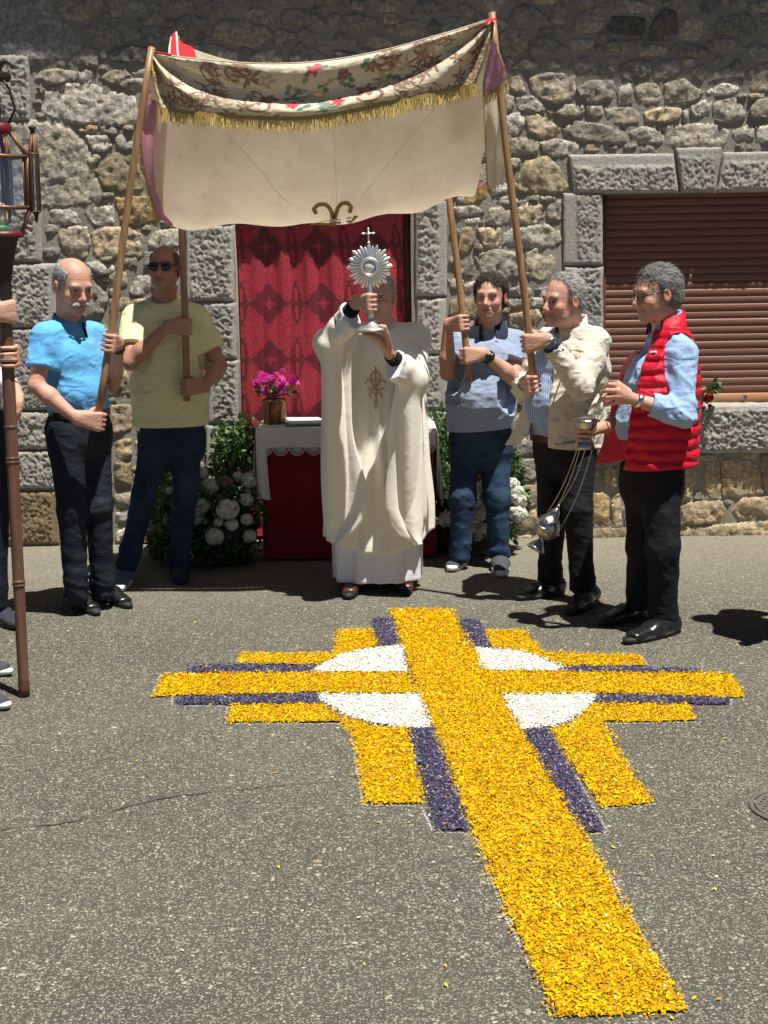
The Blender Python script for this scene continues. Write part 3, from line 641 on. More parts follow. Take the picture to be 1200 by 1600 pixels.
wv = wv * np.clip(0.55 + 2.2 * noise3(np.stack([s * 0.9, s * 0 + 5, s * 0], -1)), 0.06, 1.4)
L_[:, 1] -= wv * j1 * 0.5; R_[:, 1] += wv * j2 * 0.5
for A_ in (L_, R_): A_[:, 2] = [ground_z(x, y) + 0.0035 for x, y in A_[:, :2]]
t = NT('crack_fill'); g = t.geo(); M_CRK = t.done(t.ramp(t.noise(g, 90, 4), [(0.35, (0.03, 0.028, 0.024)), (0.58, (0.10, 0.09, 0.072))]), 0.95, t.bump(t.noise(g, 200, 3), 0.8, 0.006))
road_crack = mesh_np('road_crack', np.concatenate([L_, R_]), np.array([[i, 90 + i, 91 + i, i + 1] for i in range(89)])[:, ::-1], M_CRK); tag(road_crack, 'thin dark tar-filled crack wandering across the asphalt', None, None, 'structure')

# manhole cover at the right edge
mc = G(1250, 1262); mc[2] = ground_z(mc[0], mc[1]) + 0.004
man = empty('manhole_cover', mc, 'round cast iron manhole cover sunk in the asphalt at the right edge', 'manhole cover')
M_IRON = plain('worn_iron', (0.125, 0.118, 0.095), 0.9, 0.0, bump=0.4, bsc=150, var=0.3)
mb = MB(); R0 = 0.155
mb.lathe(mc, [(0.0, 0.004), (R0 - 0.018, 0.004), (R0 - 0.016, 0.004)], n=48); mb.build('lid', M_IRON, man)
mb = MB(); mb.lathe(mc, [(R0 - 0.010, 0.002), (R0 - 0.009, 0.006), (R0, 0.006), (R0 + 0.004, 0.001)], n=48); mb.build('ring', M_IRON, man)
mb = MB()
for i in range(-6, 7):
    for j in range(-6, 7):
        x, y = i * 0.022 + (j % 2) * 0.011, j * 0.02
        if math.hypot(x, y) < R0 - 0.03: mb.box((mc[0] + x, mc[1] + y, mc[2] + 0.006), (0.012, 0.007, 0.005), bev=0.0015)
mb.build('tread_pattern', M_IRON, man, smooth=False)

# ================================================================ flower carpet
CARPET = {
 'yellow_arm': ('Y', [(606, 950), (704, 952), (744, 1020), (782, 1083), (814, 1141), (914, 1303), (992, 1445), (1076, 1580), (872, 1593), (800, 1440), (738, 1297), (680, 1141), (654, 1087), (617, 970)]),
 'yellow_bar': ('Y', [(254, 1053), (637, 1052), (650, 1084), (492, 1083), (238, 1089)]),
 'yellow_bar.r': ('Y', [(748, 1049), (1142, 1053), (1165, 1091), (933, 1084), (782, 1085)]),
 'purple_stripe': ('P', [(300, 1039), (492, 1041), (486, 1052), (286, 1052)]), 'purple_stripe.1': ('P', [(885, 1042), (1088, 1044), (1097, 1052), (870, 1050)]),
 'purple_stripe.2': ('P', [(277, 1089), (495, 1085), (500, 1101), (272, 1102)]), 'purple_stripe.3': ('P', [(935, 1086), (1140, 1091), (1138, 1102), (926, 1098)]),
 'purple_stripe.4': ('P', [(579, 966), (612, 967), (620, 1009), (592, 1010)]), 'purple_stripe.5': ('P', [(711, 967), (746, 968), (768, 1012), (735, 1014)]),
 'purple_stripe.6': ('P', [(637, 1138), (677, 1138), (735, 1299), (683, 1299)]), 'purple_stripe.7': ('P', [(818, 1141), (856, 1138), (947, 1299), (910, 1303)]),
 'yellow_corner': ('Y', [(526, 985), (579, 982), (592, 1010), (560, 1015), (490, 1040), (375, 1038), (372, 1022), (520, 1022), (526, 1008)]),
 'yellow_corner.1': ('Y', [(757, 985), (818, 985), (848, 1020), (1000, 1024), (1010, 1041), (885, 1041), (840, 1024), (795, 1015), (768, 1012)]),
 'yellow_corner.2': ('Y', [(358, 1103), (500, 1101), (530, 1120), (570, 1132), (636, 1139), (664, 1257), (570, 1255), (550, 1150), (535, 1128), (356, 1129)]),
 'yellow_corner.3': ('Y', [(926, 1099), (1077, 1102), (1086, 1127), (942, 1127), (975, 1190), (1022, 1255), (940, 1262), (860, 1140), (900, 1125)]),
 'white_quarter': ('W', [(486, 1050), (533, 1024), (583, 1014), (627, 1010), (637, 1051)]), 'white_quarter.1': ('W', [(744, 1013), (817, 1018), (867, 1037), (887, 1049), (750, 1049)]),
 'white_quarter.2': ('W', [(493, 1086), (654, 1085), (677, 1138), (636, 1138), (590, 1130), (533, 1113)]), 'white_quarter.3': ('W', [(783, 1086), (933, 1085), (917, 1112), (867, 1134), (815, 1141)]),
}
def in_poly(x, y, q):
    ins = np.zeros(x.shape, bool)
    for (ax, ay), (bx, by) in zip(q, np.roll(q, -1, 0)): ins ^= ((ay > y) != (by > y)) & (x < (bx - ax) * (y - ay) / (by - ay + 1e-12) + ax)
    return ins
ctr_c = G(700, 1150)
carpet = empty('flower_carpet', ctr_c, 'cross-shaped carpet of yellow, purple and white flower petals on the asphalt', 'flower carpet')
M_PET = vcol('petals', 0.75, 0, var=0.12, transl=0.18, spec=0.08); M_BED = vcol('petal_bed', 0.9, 0.8, 120, var=0.5)
PAL = {'Y': np.array([(0.90, 0.61, 0.004), (0.92, 0.51, 0.003), (0.95, 0.69, 0.012), (0.78, 0.34, 0.003), (0.90, 0.63, 0.004), (0.64, 0.40, 0.006), (0.45, 0.25, 0.008)]), 'P': np.array([(0.075, 0.065, 0.14), (0.11, 0.09, 0.20), (0.18, 0.17, 0.26), (0.045, 0.045, 0.07), (0.28, 0.28, 0.32), (0.14, 0.09, 0.20)]),
       'W': np.array([(0.88, 0.89, 0.83), (0.90, 0.90, 0.85), (0.84, 0.87, 0.76), (0.90, 0.90, 0.84)])}
BEDC = {'Y': (0.60, 0.36, 0.006), 'P': (0.05, 0.045, 0.10), 'W': (0.82, 0.84, 0.74)}
def petals(name, kind, q2, dens, smin, smax, parent, zfun=None, seed=1):
    rg = np.random.default_rng(seed); x0, y0 = q2.min(0); x1, y1 = q2.max(0)
    n = int((x1 - x0) * (y1 - y0) * dens); x = rg.uniform(x0, x1, n); y = rg.uniform(y0, y1, n)
    wob = 0.016 * noise3(np.stack([x * 24, y * 24, x * 0 + seed], -1)) + rg.normal(0, 0.009, n)
    k = in_poly(x + wob, y + wob, q2); x, y = x[k], y[k]; n = len(x)
    gz = np.array(0.006 * fbm(np.stack([x * 0.9, y * 0.9, x * 0], -1), 3) + 0.0015 * noise3(np.stack([x * 7, y * 7, x * 0], -1)) - 0.004)
    z = gz + rg.uniform(0.004, 0.015, n) + 0.006 * noise3(np.stack([x * 22, y * 22, x * 0], -1))
    L = rg.uniform(smin, smax, n); Wd = L * rg.uniform(0.32, 0.55, n); yaw = rg.uniform(0, 2 * np.pi, n); pit = rg.normal(0, 0.45, n); rol = rg.normal(0, 0.5, n); curl = rg.uniform(-0.25, 0.45, n) * L
    a = np.stack([np.cos(yaw) * np.cos(pit), np.sin(yaw) * np.cos(pit), np.sin(pit)], -1); s_ = np.stack([-np.sin(yaw), np.cos(yaw), 0 * yaw], -1)
    up = np.cross(a, s_); s2 = s_ * np.cos(rol)[:, None] + up * np.sin(rol)[:, None]; up2 = np.cross(a, s2)
    c = np.stack([x, y, z], -1)
    v0 = c - a * (L / 2)[:, None]; v1 = c - s2 * (Wd / 2)[:, None] + up2 * (-curl / 2)[:, None]; v2 = c + a * (L / 2)[:, None]; v3 = c + s2 * (Wd / 2)[:, None] + up2 * (-curl / 2)[:, None]
    V = np.stack([v0, v1, v2, v3], 1).reshape(-1, 3); V[:, 2] = np.maximum(V[:, 2], np.repeat(gz, 4) + 0.0015)
    i = np.arange(n) * 4; F = np.concatenate([np.stack([i, i + 1, i + 2], -1), np.stack([i, i + 2, i + 3], -1)])
    pal = PAL[kind]; col = pal[rg.integers(0, len(pal), n)] * rg.uniform(0.72, 1.08, (n, 1))
    if kind != 'W': w_ = rg.random(n) < (0.004 if kind == 'Y' else 0.05); col[w_] = (0.8, 0.78, 0.7) if kind == 'Y' else (0.45, 0.45, 0.5)
    if kind == 'P': w_ = rg.random(n) < 0.012; col[w_] = (0.9, 0.5, 0.02)
    if kind == 'W': w_ = rg.random(n) < 0.012; col[w_] = (0.85, 0.55, 0.05)
    return tag(mesh_np(name, V, F, M_PET, parent, smooth=False, col=np.repeat(col, 4, 0)), kind='stuff')
sd = 3
for key, (kind, pts) in CARPET.items():
    q2 = np.array([G(*p)[:2] for p in pts]); nm = key.split('.')[0]; sd += 1
    dens = {'Y': 30000, 'P': 30000, 'W': 27000}[kind]
    o = petals(nm, kind, q2, dens, *{'Y': (0.007, 0.019), 'P': (0.007, 0.016), 'W': (0.008, 0.017)}[kind], carpet, seed=sd)
    # the packed layer under the loose petals
    st = 0.014; gx_ = np.arange(q2[:, 0].min() - st, q2[:, 0].max() + st, st); gy_ = np.arange(q2[:, 1].min() - st, q2[:, 1].max() + st, st)
    Xb, Yb = np.meshgrid(gx_, gy_, indexing='ij'); ins = in_poly(Xb + 0.004 * noise3(np.stack([Xb * 60, Yb * 60, Xb * 0], -1)), Yb, q2)
    Zb = 0.006 * fbm(np.stack([Xb * 0.9, Yb * 0.9, Xb * 0], -1), 3) + 0.0015 * noise3(np.stack([Xb * 7, Yb * 7, Xb * 0], -1)) - 0.004 + np.where(ins, 0.0065 + 0.004 * noise3(np.stack([Xb * 40, Yb * 40, Xb * 0], -1)), 0.0)
    Fb = grid_faces(len(gx_), len(gy_)); Fb = Fb[ins.reshape(-1)[Fb].sum(1) >= 3]
    if len(Fb):
        used, inv = np.unique(Fb, return_inverse=True)
        cb = np.array(BEDC[kind])[None] * RNG.uniform(0.6, 1.1, (len(used), 1))
        tag(mesh_np('petal_bed', np.stack([Xb, Yb, Zb], -1).reshape(-1, 3)[used], inv.reshape(Fb.shape), M_BED, o, col=cb), kind='stuff')
# chalk outline and stray petals
M_CHALK = NT('chalk'); g = M_CHALK.geo(); M_CHALK.done((0.72, 0.72, 0.70), 0.95)
tr = M_CHALK.n('BsdfTransparent'); mx = M_CHALK.n('MixShader', {0: M_CHALK.ramp(M_CHALK.noise(g, 120, 4, 0.7), [(0.47, 0.0), (0.62, 0.75)]), 1: tr, 2: M_CHALK.b.outputs[0]}); M_CHALK.t.links.new(mx, M_CHALK.out.inputs[0]); M_CHALK = M_CHALK.m
def chalk(pts, w_=0.011):
    q = np.array([G(*p) for p in pts]); L = np.concatenate([[0], np.cumsum(np.linalg.norm(np.diff(q, axis=0), axis=1))]); n = max(4, int(L[-1] / 0.03)); s = np.linspace(0, L[-1], n)
    c = np.stack([np.interp(s, L, q[:, k]) for k in range(3)], -1); c[:, 0] += 0.006 * noise3(np.stack([s * 9, s * 0, s * 0 + pts[0][0]], -1))
    T = np.gradient(c, axis=0); N = np.stack([-T[:, 1], T[:, 0], 0 * s], -1); N /= np.linalg.norm(N, axis=1, keepdims=True) + 1e-9
    A_ = c - N * w_ * 0.5; B_ = c + N * w_ * 0.5
    for a in (A_, B_): a[:, 2] = [ground_z(x, y) + 0.004 for x, y in a[:, :2]]
    F = np.array([[i, n + i, n + i + 1, i + 1] for i in range(n - 1)])[:, ::-1]
    mesh_np('chalk_line', np.concatenate([A_, B_]), F, M_CHALK, carpet)
for ln in ([(738, 1299), (752, 1330), (768, 1375), (785, 1420), (805, 1460), (818, 1488), (828, 1512)], [(916, 1308), (935, 1345), (965, 1385), (980, 1420), (1000, 1455), (1020, 1490), (1035, 1510)], [(680, 1301), (737, 1301)], [(908, 1305), (950, 1301), (900, 1210)],
           [(355, 1104), (353, 1131), (534, 1131)], [(549, 1150), (567, 1258), (664, 1259)], [(236, 1090), (252, 1052)], [(298, 1040), (320, 1037)], [(524, 984), (580, 981)], [(675, 1298), (660, 1262)], [(1012, 1039), (1000, 1022)], [(1087, 1128), (945, 1130)], [(1166, 1093), (1143, 1091), (1142, 1103)], [(1025, 1256), (940, 1264)], [(270, 1088), (268, 1103), (352, 1104)]):
    chalk(ln, 0.009)
for k_, ar in enumerate(([(300, 960), (1250, 960), (1250, 1598), (300, 1598)],)):
    rg = np.random.default_rng(5); n = 70
    px = rg.uniform(200, 1180, n); py = 960 + 640 * rg.random(n) ** 1.3
    px[:34] = np.concatenate([rg.normal(930, 45, 12), rg.normal(1060, 40, 12), rg.normal(740, 60, 10)]); py[:34] = np.concatenate([rg.normal(1340, 40, 12), rg.normal(1560, 30, 12), rg.normal(1300, 25, 10)])
    q = np.array([G(a, b) for a, b in zip(px, py)])
    mb = MB()
    for c in q:
        z = ground_z(c[0], c[1]) + 0.004; a = rg.uniform(0, 6.28); L = rg.uniform(0.006, 0.011); d = np.array([math.cos(a), math.sin(a), 0]) * L; s_ = np.array([-math.sin(a), math.cos(a), 0]) * L * 0.5; cc = np.array([c[0], c[1], z])
        mb.add([cc - d, cc - s_ + (0, 0, .003), cc + d + (0, 0, .004), cc + s_ + (0, 0, .003)], [[0, 1, 2, 3]], PAL['Y'][rg.integers(0, 4)] if rg.random() < 0.75 else (0.8, 0.8, 0.75))
    tag(mb.build('stray_petals', M_PET, carpet, smooth=False, use_col=True), kind='stuff')
# ================================================================ props
def wood(name, c0, c1, rough=0.5):
    if name in MATS: return MATS[name]
    t = NT(name); c = t.coord()
    w = t.noise(t.scale(c, (60, 60, 4)), 1.0, 5, 0.6, dist=0.4)
    MATS[name] = t.done(t.ramp(w, [(0.3, c0), (0.7, c1)]), rough, t.bump(w, 0.3, 0.002), Specular_IOR_Level=0.4)
    return MATS[name]
M_POLE = wood('pole_wood', (0.20, 0.105, 0.045), (0.40, 0.24, 0.115), 0.42)
M_GOLD = plain('gold_thread', (0.72, 0.50, 0.13), 0.45, 0.35, var=0.25)
M_SILVER = plain('silver', (0.90, 0.89, 0.86), 0.36, 0.92, bump=0.08, bsc=60, var=0.12)
M_OLDSILV = plain('worn_silver', (0.46, 0.455, 0.44), 0.30, 1.0, bump=0.25, bsc=90, var=0.35)
def glass_mat():
    t = NT('lantern_glass'); fr = t.math('POWER', t.n('LayerWeight', {0: 0.5}, out='Facing'), 4.0); gl = t.n('BsdfGlossy', {'Roughness': 0.04, 'Color': (0.9, 0.95, 1, 1)}); tr = t.n('BsdfTransparent', {'Color': (0.93, 0.95, 0.95, 1)})
    t.t.links.new(t.n('MixShader', {0: t.math('ADD', t.math('MULTIPLY', fr, 0.6), 0.09), 1: tr, 2: gl}), t.out.inputs[0]); return t.m
M_GLASS = glass_mat()

def patch(ctrl, nu, nv, sag=None):
    """control net: rows (v) of columns (u) of world points -> smooth sheet, Catmull-Rom in both directions"""
    C = np.array(ctrl, float)
    def cr(A, n):
        k = len(A); t = np.linspace(0, k - 1, n); i = np.minimum(t.astype(int), k - 2); f = (t - i)[(...,) + (None,) * (A.ndim - 1)]
        p0 = A[np.maximum(i - 1, 0)]; p1 = A[i]; p2 = A[i + 1]; p3 = A[np.minimum(i + 2, k - 1)]
        return 0.5 * ((2 * p1) + (-p0 + p2) * f + (2 * p0 - 5 * p1 + 4 * p2 - p3) * f * f + (-p0 + 3 * p1 - 3 * p2 + p3) * f ** 3)
    A = cr(C, nv); A = np.swapaxes(cr(np.swapaxes(A, 0, 1), nu), 0, 1)     # [v,u,3]
    return A
def sheet_normals(A):
    N = np.cross(np.gradient(A, axis=1), np.gradient(A, axis=0)); return N / (np.linalg.norm(N, axis=-1, keepdims=True) + 1e-12)
def fringe(name, edge, length, parent, down=None, step=0.0028, band=0.016, m=None):
    """gold fringe: a woven band along an edge polyline and loose threads under it"""
    e = np.asarray(edge, float); L = np.concatenate([[0], np.cumsum(np.linalg.norm(np.diff(e, axis=0), axis=1))]); n = int(L[-1] / step); s = np.linspace(0, L[-1], n)
    p = np.stack([np.interp(s, L, e[:, k]) for k in range(3)], -1); T = np.gradient(p, axis=0); T /= np.linalg.norm(T, axis=1, keepdims=True)
    rg = np.random.default_rng(int(L[-1] * 1000)); d0 = np.array(down if down is not None else (0, 0, -1.0))
    lean = 0.25 * noise3(np.stack([s * 14, s * 0, s * 0], -1))[:, None] * T + rg.normal(0, 0.10, (n, 3)) * (1, 1, .2)
    d = d0 + lean; d /= np.linalg.norm(d, axis=1, keepdims=True); ln = length * rg.uniform(0.82, 1.08, (n, 1))
    out = np.array([0, -1.0, 0]); w = T * 0.0016
    a = p + out * 0.003; q1 = a + d * ln * 0.5 + out * rg.normal(0, .003, (n, 1)); q2 = a + d * ln + rg.normal(0, 0.004, (n, 3))
    V = np.stack([a - w, a + w, q1 + w, q1 - w, q2 + w * 0.7, q2 - w * 0.7], 1).reshape(-1, 3); i = np.arange(n) * 6
    F = np.concatenate([np.stack([i, i + 1, i + 2, i + 3], -1), np.stack([i + 3, i + 2, i + 4, i + 5], -1)])
    mb = MB(); col = np.repeat(np.array([0.86, 0.62, 0.16]) * rg.uniform(0.5, 1.15, (n, 1)), 6, 0); mb.add(V, F, col)
    B1 = p + out * 0.0045 - d0 * 0.002; B2 = p + out * 0.005 + d0 * band
    j = np.arange(n - 1); mb.add(np.concatenate([B1, B2]), np.stack([j, j + 1, n + j + 1, n + j], -1), np.tile(np.array([0.60, 0.42, 0.10]), (2 * n, 1)) * (0.75 + 0.35 * np.sin(np.tile(s, 2) * 900))[:, None])
    return mb.build(name, m or M_FRINGE, parent, use_col=True)
M_FRINGE = vcol('fringe_gold', 0.42, 0, var=0.3, spec=0.6, transl=0.15)

# ---------------------------------------------------------------- canopy
cFL, cFR, cRL, cRR = P(235, 84, 7.05), P(769, 30, 7.08), P(275, 66, 7.90), P(676, 66, 8.0)
bFL, bFR, bRL, bRR = P(152, 658, 6.97), P(834, 600, 7.07), P(292, 627, 7.74), P(733, 596, 7.86)
can = empty('processional_canopy', (float((bFL + bFR)[0] / 2), 7.4, 0), 'embroidered cloth canopy with gold fringe carried on four wooden poles', 'canopy')
for nm_, a, b in (('front left', bFL, cFL), ('fr', bFR, cFR), ('rl', bRL, cRL), ('rr', bRR, cRR)):
    mb = MB(); k = 9; s = np.linspace(0, 1, k)[:, None]; pts = a + (b + unit(b - a) * 0.03 - a) * s
    pts[:, 0] += 0.004 * np.sin(s[:, 0] * 7); mb.tube(pts, np.linspace(0.0185, 0.0165, k), 14); mb.build('pole', M_POLE, can)
def canopy_lining():
    t = NT('canopy_lining'); c = t.coord(); n1 = t.noise(c, 3.0, 5, 0.65, dist=0.5); n2 = t.noise(c, 14.0, 4, 0.6)
    col = t.ramp(n1, [(0.3, (0.64, 0.55, 0.42)), (0.7, (0.78, 0.69, 0.54))]); col = t.mix(t.ramp(n2, [(0.5, 0), (0.75, 0.35)]), col, (0.50, 0.40, 0.28))
    t.done(col, 0.8, t.bump(t.math('ADD', t.noise(c, 12, 3, dist=1.0), t.math('MULTIPLY', t.noise(c, 600, 2), 0.05)), 0.5, 0.01), Sheen_Weight=0.2)
    t.translucent(col, 0.31); return t.m
M_LIN = canopy_lining()
M_PINK = cloth('faded_pink_lining', (0.62, 0.30, 0.42), wr=0.006, transl=0.3, mott=(0.72, 0.45, 0.54)); M_RED = cloth('red_lining', (0.60, 0.02, 0.035), transl=0.25)
nu, nv = 90, 64
u = np.linspace(0, 1, nu)[None, :]; v = np.linspace(0, 1, nv)[:, None]
S = ((1 - u) * (1 - v))[..., None] * cFL + (u * (1 - v))[..., None] * cFR + ((1 - u) * v)[..., None] * cRL + (u * v)[..., None] * cRR
edge_sag = 4 * u * (1 - u) * (0.155 - 0.02 * v)
trough = (1 - np.abs(2 * v - 1) ** 1.55) * (0.845 - 0.06 * u - 0.085 * 4 * u * (1 - u) * 0.9)
widen = (1 - np.abs(2 * v - 1) ** 2) * 0.055
S[..., 2] -= edge_sag + trough
S[..., 0] += (u - 0.5) * 2 * widen
fo = 0.017 * np.sin(u * 27 + v * 3 + 2 * noise3(np.stack([u * 4 + 0 * v, v * 3 + 0 * u, 0 * u * v], -1))) * sstep(0, .2, v) * (1 - sstep(.8, 1, v)) * (0.4 + np.abs(u - 0.5))
S += sheet_normals(S) * fo[..., None] + sheet_normals(S) * (0.03 * fbm(np.stack([u * 3 + 0 * v, v * 3 + 0 * u, 0 * u * v + 4], -1), 2))[..., None]
_t = [(236, 83), (300, 93), (400, 101), (500, 97), (600, 80), (690, 55), (768, 31)]; _y = [7.05, 7.03, 7.02, 7.02, 7.02, 7.04, 7.07]
TOPC = patch([[P(x, y, Y) for (x, y), Y in zip(_t, _y)]] * 2, nu, 2)[0]
S += (TOPC - S[0])[None] * ((1 - v) ** 5)[..., None]
CEIL = S
ceil_n = sheet_normals(S)
roofc = mesh_np('roof_cloth', S.reshape(-1, 3), grid_faces(nv, nu), M_LIN, can)
_ti = np.linspace(0, nv // 2 + 2, 240); _i0 = np.minimum(_ti.astype(int), nv // 2 + 1); SH = S[_i0] * (1 - (_ti - _i0))[:, None, None] + S[_i0 + 1] * (_ti - _i0)[:, None, None]
_tj = np.linspace(0, nu - 1, 900); _j0 = np.minimum(_tj.astype(int), nu - 2); SH = SH[:, _j0] * (1 - (_tj - _j0))[None, :, None] + SH[:, _j0 + 1] * (_tj - _j0)[None, :, None]
_d = SH - CPOS; _k = _d @ _f; SH_X = 600 + F_PX * (_d @ _r) / _k; SH_Y = 800 - F_PX * (_d @ _u) / _k
def on_ceiling(px, py, off=0.006):
    """the point of the roof cloth's front half that is seen at this place"""
    e = (SH_X - px) ** 2 + (SH_Y - py) ** 2; j = np.unravel_index(np.argmin(e), e.shape)
    return SH[j] - unit(SH[j] - CPOS) * off
for sm in ([(348, 205), (380, 235), (415, 275), (455, 320)], [(680, 170), (640, 215), (600, 265), (562, 312)], [(521, 200), (523, 240), (525, 285), (526, 318)]):
    mb = MB(); pts = np.array([on_ceiling(*p, 0.002) for p in sm]); s = np.linspace(0, 3, 14); mb.tube(np.stack([np.interp(s, range(4), pts[:, k]) for k in range(3)], -1), 0.0008, 6); mb.build('seam', cloth('seam_thread', (0.90, 0.83, 0.70), transl=0.4), roofc)
mb = MB()   # gold embroidered emblem in the middle of the roof
for cv in ([(494, 333), (490, 327), (497, 320), (508, 319), (515, 325), (519, 334), (521, 345)], [(546, 331), (549, 324), (543, 317), (533, 318), (528, 325), (525, 334), (524, 345)], [(486, 346), (500, 349), (520, 350), (540, 346), (556, 338)]):
    pts = np.array([on_ceiling(*p) for p in cv]); s = np.linspace(0, len(cv) - 1, 18); mb.tube(np.stack([np.interp(s, range(len(cv)), pts[:, k]) for k in range(3)], -1), 0.0105, 7)
for i in range(9):
    p = on_ceiling(488 + i * 8.0, 347 - 0.09 * i * i, 0.008)
    for sg in (-1, 1): mb.ball(p + (0.004, 0, sg * 0.011), (0.015, 0.004, 0.0055), 8)
mb.build('embroidered_emblem', plain('emblem_gold', (0.42, 0.27, 0.07), 0.5, 0.3), roofc)
mb = MB(); mb.ball(on_ceiling(522, 335, 0.004), (0.012, 0.004, 0.026), 10); mb.build('emblem_centre', M_RED, roofc)
# front valance of brocade
top = [(236, 83), (300, 93), (400, 101), (500, 97), (600, 80), (690, 55), (768, 31)]
mid = [(242, 128), (302, 138), (392, 147), (495, 143), (600, 124), (690, 98), (758, 84)]
bot = [(250, 168), (303, 174), (388, 181), (490, 181), (606, 159), (690, 141), (745, 130)]
yy = [7.05, 7.03, 7.02, 7.02, 7.02, 7.04, 7.07]
A = patch([[P(x, y, Y) for (x, y), Y in zip(r, yy)] for r in (top, mid, bot)], 330, 84)
uu = np.linspace(0, 1, 330)[None, :]; vv = np.linspace(0, 1, 84)[:, None]; asp = 4.6
an1 = np.arctan2(vv + 0.02, uu * asp + 0.05); an2 = np.arctan2(vv + 0.02, (1 - uu) * asp + 0.05)
rr1 = np.hypot(vv, uu * asp); rr2 = np.hypot(vv, (1 - uu) * asp)
fold = 0.030 * np.sin(an1 * 9.5 + 0.4) * np.exp(-(rr1 / 1.5) ** 2) * sstep(0, .35, rr1) + 0.034 * np.sin(an2 * 10.5) * np.exp(-(rr2 / 1.6) ** 2) * sstep(0, .35, rr2)
fold = fold + 0.030 * np.sin(vv * 9 + 3.0 * (uu - 0.5) ** 2 * 8) * (1 - np.abs(2 * uu - 1)) + 0.004 * fbm(np.stack([uu * 40 + 0 * vv, vv * 9 + 0 * uu, 0 * uu * vv], -1), 3)
A = A - sheet_normals(A) * fold[..., None] * np.sign(sheet_normals(A)[..., 1:2] * -1 + 1e-9) * -1
def brocade(u, v, seed, bouquet=True, dens=120, asp=4.6, bx=0.5):
    """cream silk with brown leaves, tendrils and a small coloured bouquet; u across, v down (0..1)"""
    rg = np.random.default_rng(seed); x = u * asp; y = v + 0 * u; x = x + 0 * v
    wx = x + 0.02 * noise3(np.stack([x * 9, y * 9, x * 0], -1)); wy = y + 0.02 * noise3(np.stack([x * 9, y * 9, x * 0 + 5], -1))
    c = np.array([0.74, 0.66, 0.48]) * (1 + 0.10 * fbm(np.stack([x * 6, y * 6, x * 0 + 2], -1), 3))[..., None]
    rib = 0.93 + 0.07 * np.sin(x * 300); c = c * rib[..., None]
    br = np.array([0.29, 0.165, 0.11]); tan = np.array([0.50, 0.38, 0.25])
    def put(mask, colr): c[mask] = colr
    for k in range(dens):
        cx, cy = rg.uniform(0, asp), rg.uniform(-.05, 1.05)
        if bouquet and abs(cx - bx * asp) < 0.75 and cy < 0.95: continue
        dx, dy = wx - cx, wy - cy; r = np.hypot(dx, dy); th = np.arctan2(dy, dx) + rg.uniform(0, 6)
        sz = rg.uniform(0.10, 0.20); lf = r < sz * (0.55 + 0.30 * np.cos(5 * th) + 0.16 * np.cos(11 * th)); put(lf, br if rg.random() < 0.75 else tan)
        put(lf & (np.abs(np.sin(7 * th)) < 0.12), tan); put(r < sz * 0.16, tan)
        if rg.random() < 0.62: continue
        sp = rg.uniform(0.16, 0.34); a0 = rg.uniform(0, 6.28); sg = rg.choice([-1, 1])
        rs = sp * (1.1 - ((sg * (np.arctan2(dy, dx) - a0)) % 6.283) / 6.283 * 0.8)
        put((np.abs(r - rs) < 0.014) & (r < sp * 1.2) & (np.cos(np.arctan2(dy, dx) - a0) < 0.55), tan if rg.random() < .4 else br)
    if bouquet:
        for k in range(26):
            cx, cy = bx * asp + rg.normal(0, 0.30), 0.52 + rg.normal(0, 0.20); dx, dy = wx - cx, wy - cy; r = np.hypot(dx, dy); th = np.arctan2(dy, dx) + rg.uniform(0, 6)
            put(r < 0.085 * (0.6 + 0.4 * np.cos(2 * th)), [(0.13, 0.24, 0.16), (0.20, 0.30, 0.22), (0.35, 0.38, 0.22)][k % 3])
        for (ox, oy, col, sz) in ((-0.06, 0.16, (0.55, 0.12, 0.16), 0.12), (-0.26, 0.72, (0.58, 0.03, 0.05), 0.085), (0.24, 0.74, (0.60, 0.02, 0.03), 0.09), (0.30, 0.30, (0.28, 0.10, 0.16), 0.085), (0.02, 0.55, (0.66, 0.48, 0.26), 0.13), (-0.55, 0.60, br, 0.12), (0.55, 0.62, br, 0.13), (-0.60, 0.30, tan, 0.11), (0.62, 0.25, br, 0.10)):
            dx, dy = wx - (bx * asp + ox), wy - oy; r = np.hypot(dx, dy); th = np.arctan2(dy, dx); put(r < sz * (0.75 + 0.25 * np.cos(5 * th)), col); put(r < sz * .3, np.array(col) * 1.5)
        for ox in (-0.62, 0.62):
            dx, dy = wx - (bx * asp + ox), wy - 0.72; r = np.hypot(dx, dy); th = np.arctan2(dy, dx); put((np.abs(r - 0.10 - 0.025 * th) < 0.02) & (r < .24), br)
    return c
M_BROC = vcol('brocade_silk', 0.55, 0.25, 500, var=0.12, transl=0.10)
cb = brocade(uu + 0 * vv, vv + 0 * uu, 21)
val = mesh_np('front_valance', A.reshape(-1, 3), grid_faces(84, 330), M_BROC, can, col=cb.reshape(-1, 3))
fringe('fringe', A[-1][2:], 0.066, val, step=0.0022); fringe('fringe', A[::3, 1], 0.03, val, down=(0.35, 0, -0.9), step=0.0022)
# edge cord of the roof, red at its two ends
mb = MB(); mb.tube(A[0] + (0, 0.006, 0.004), 0.004, 6); mb.build('edge_cord', M_LIN, can)
mb = MB(); mb.tube(A[0][:34] + (0, 0.004, 0.007), 0.005, 6); mb.build('piping', M_RED, can)
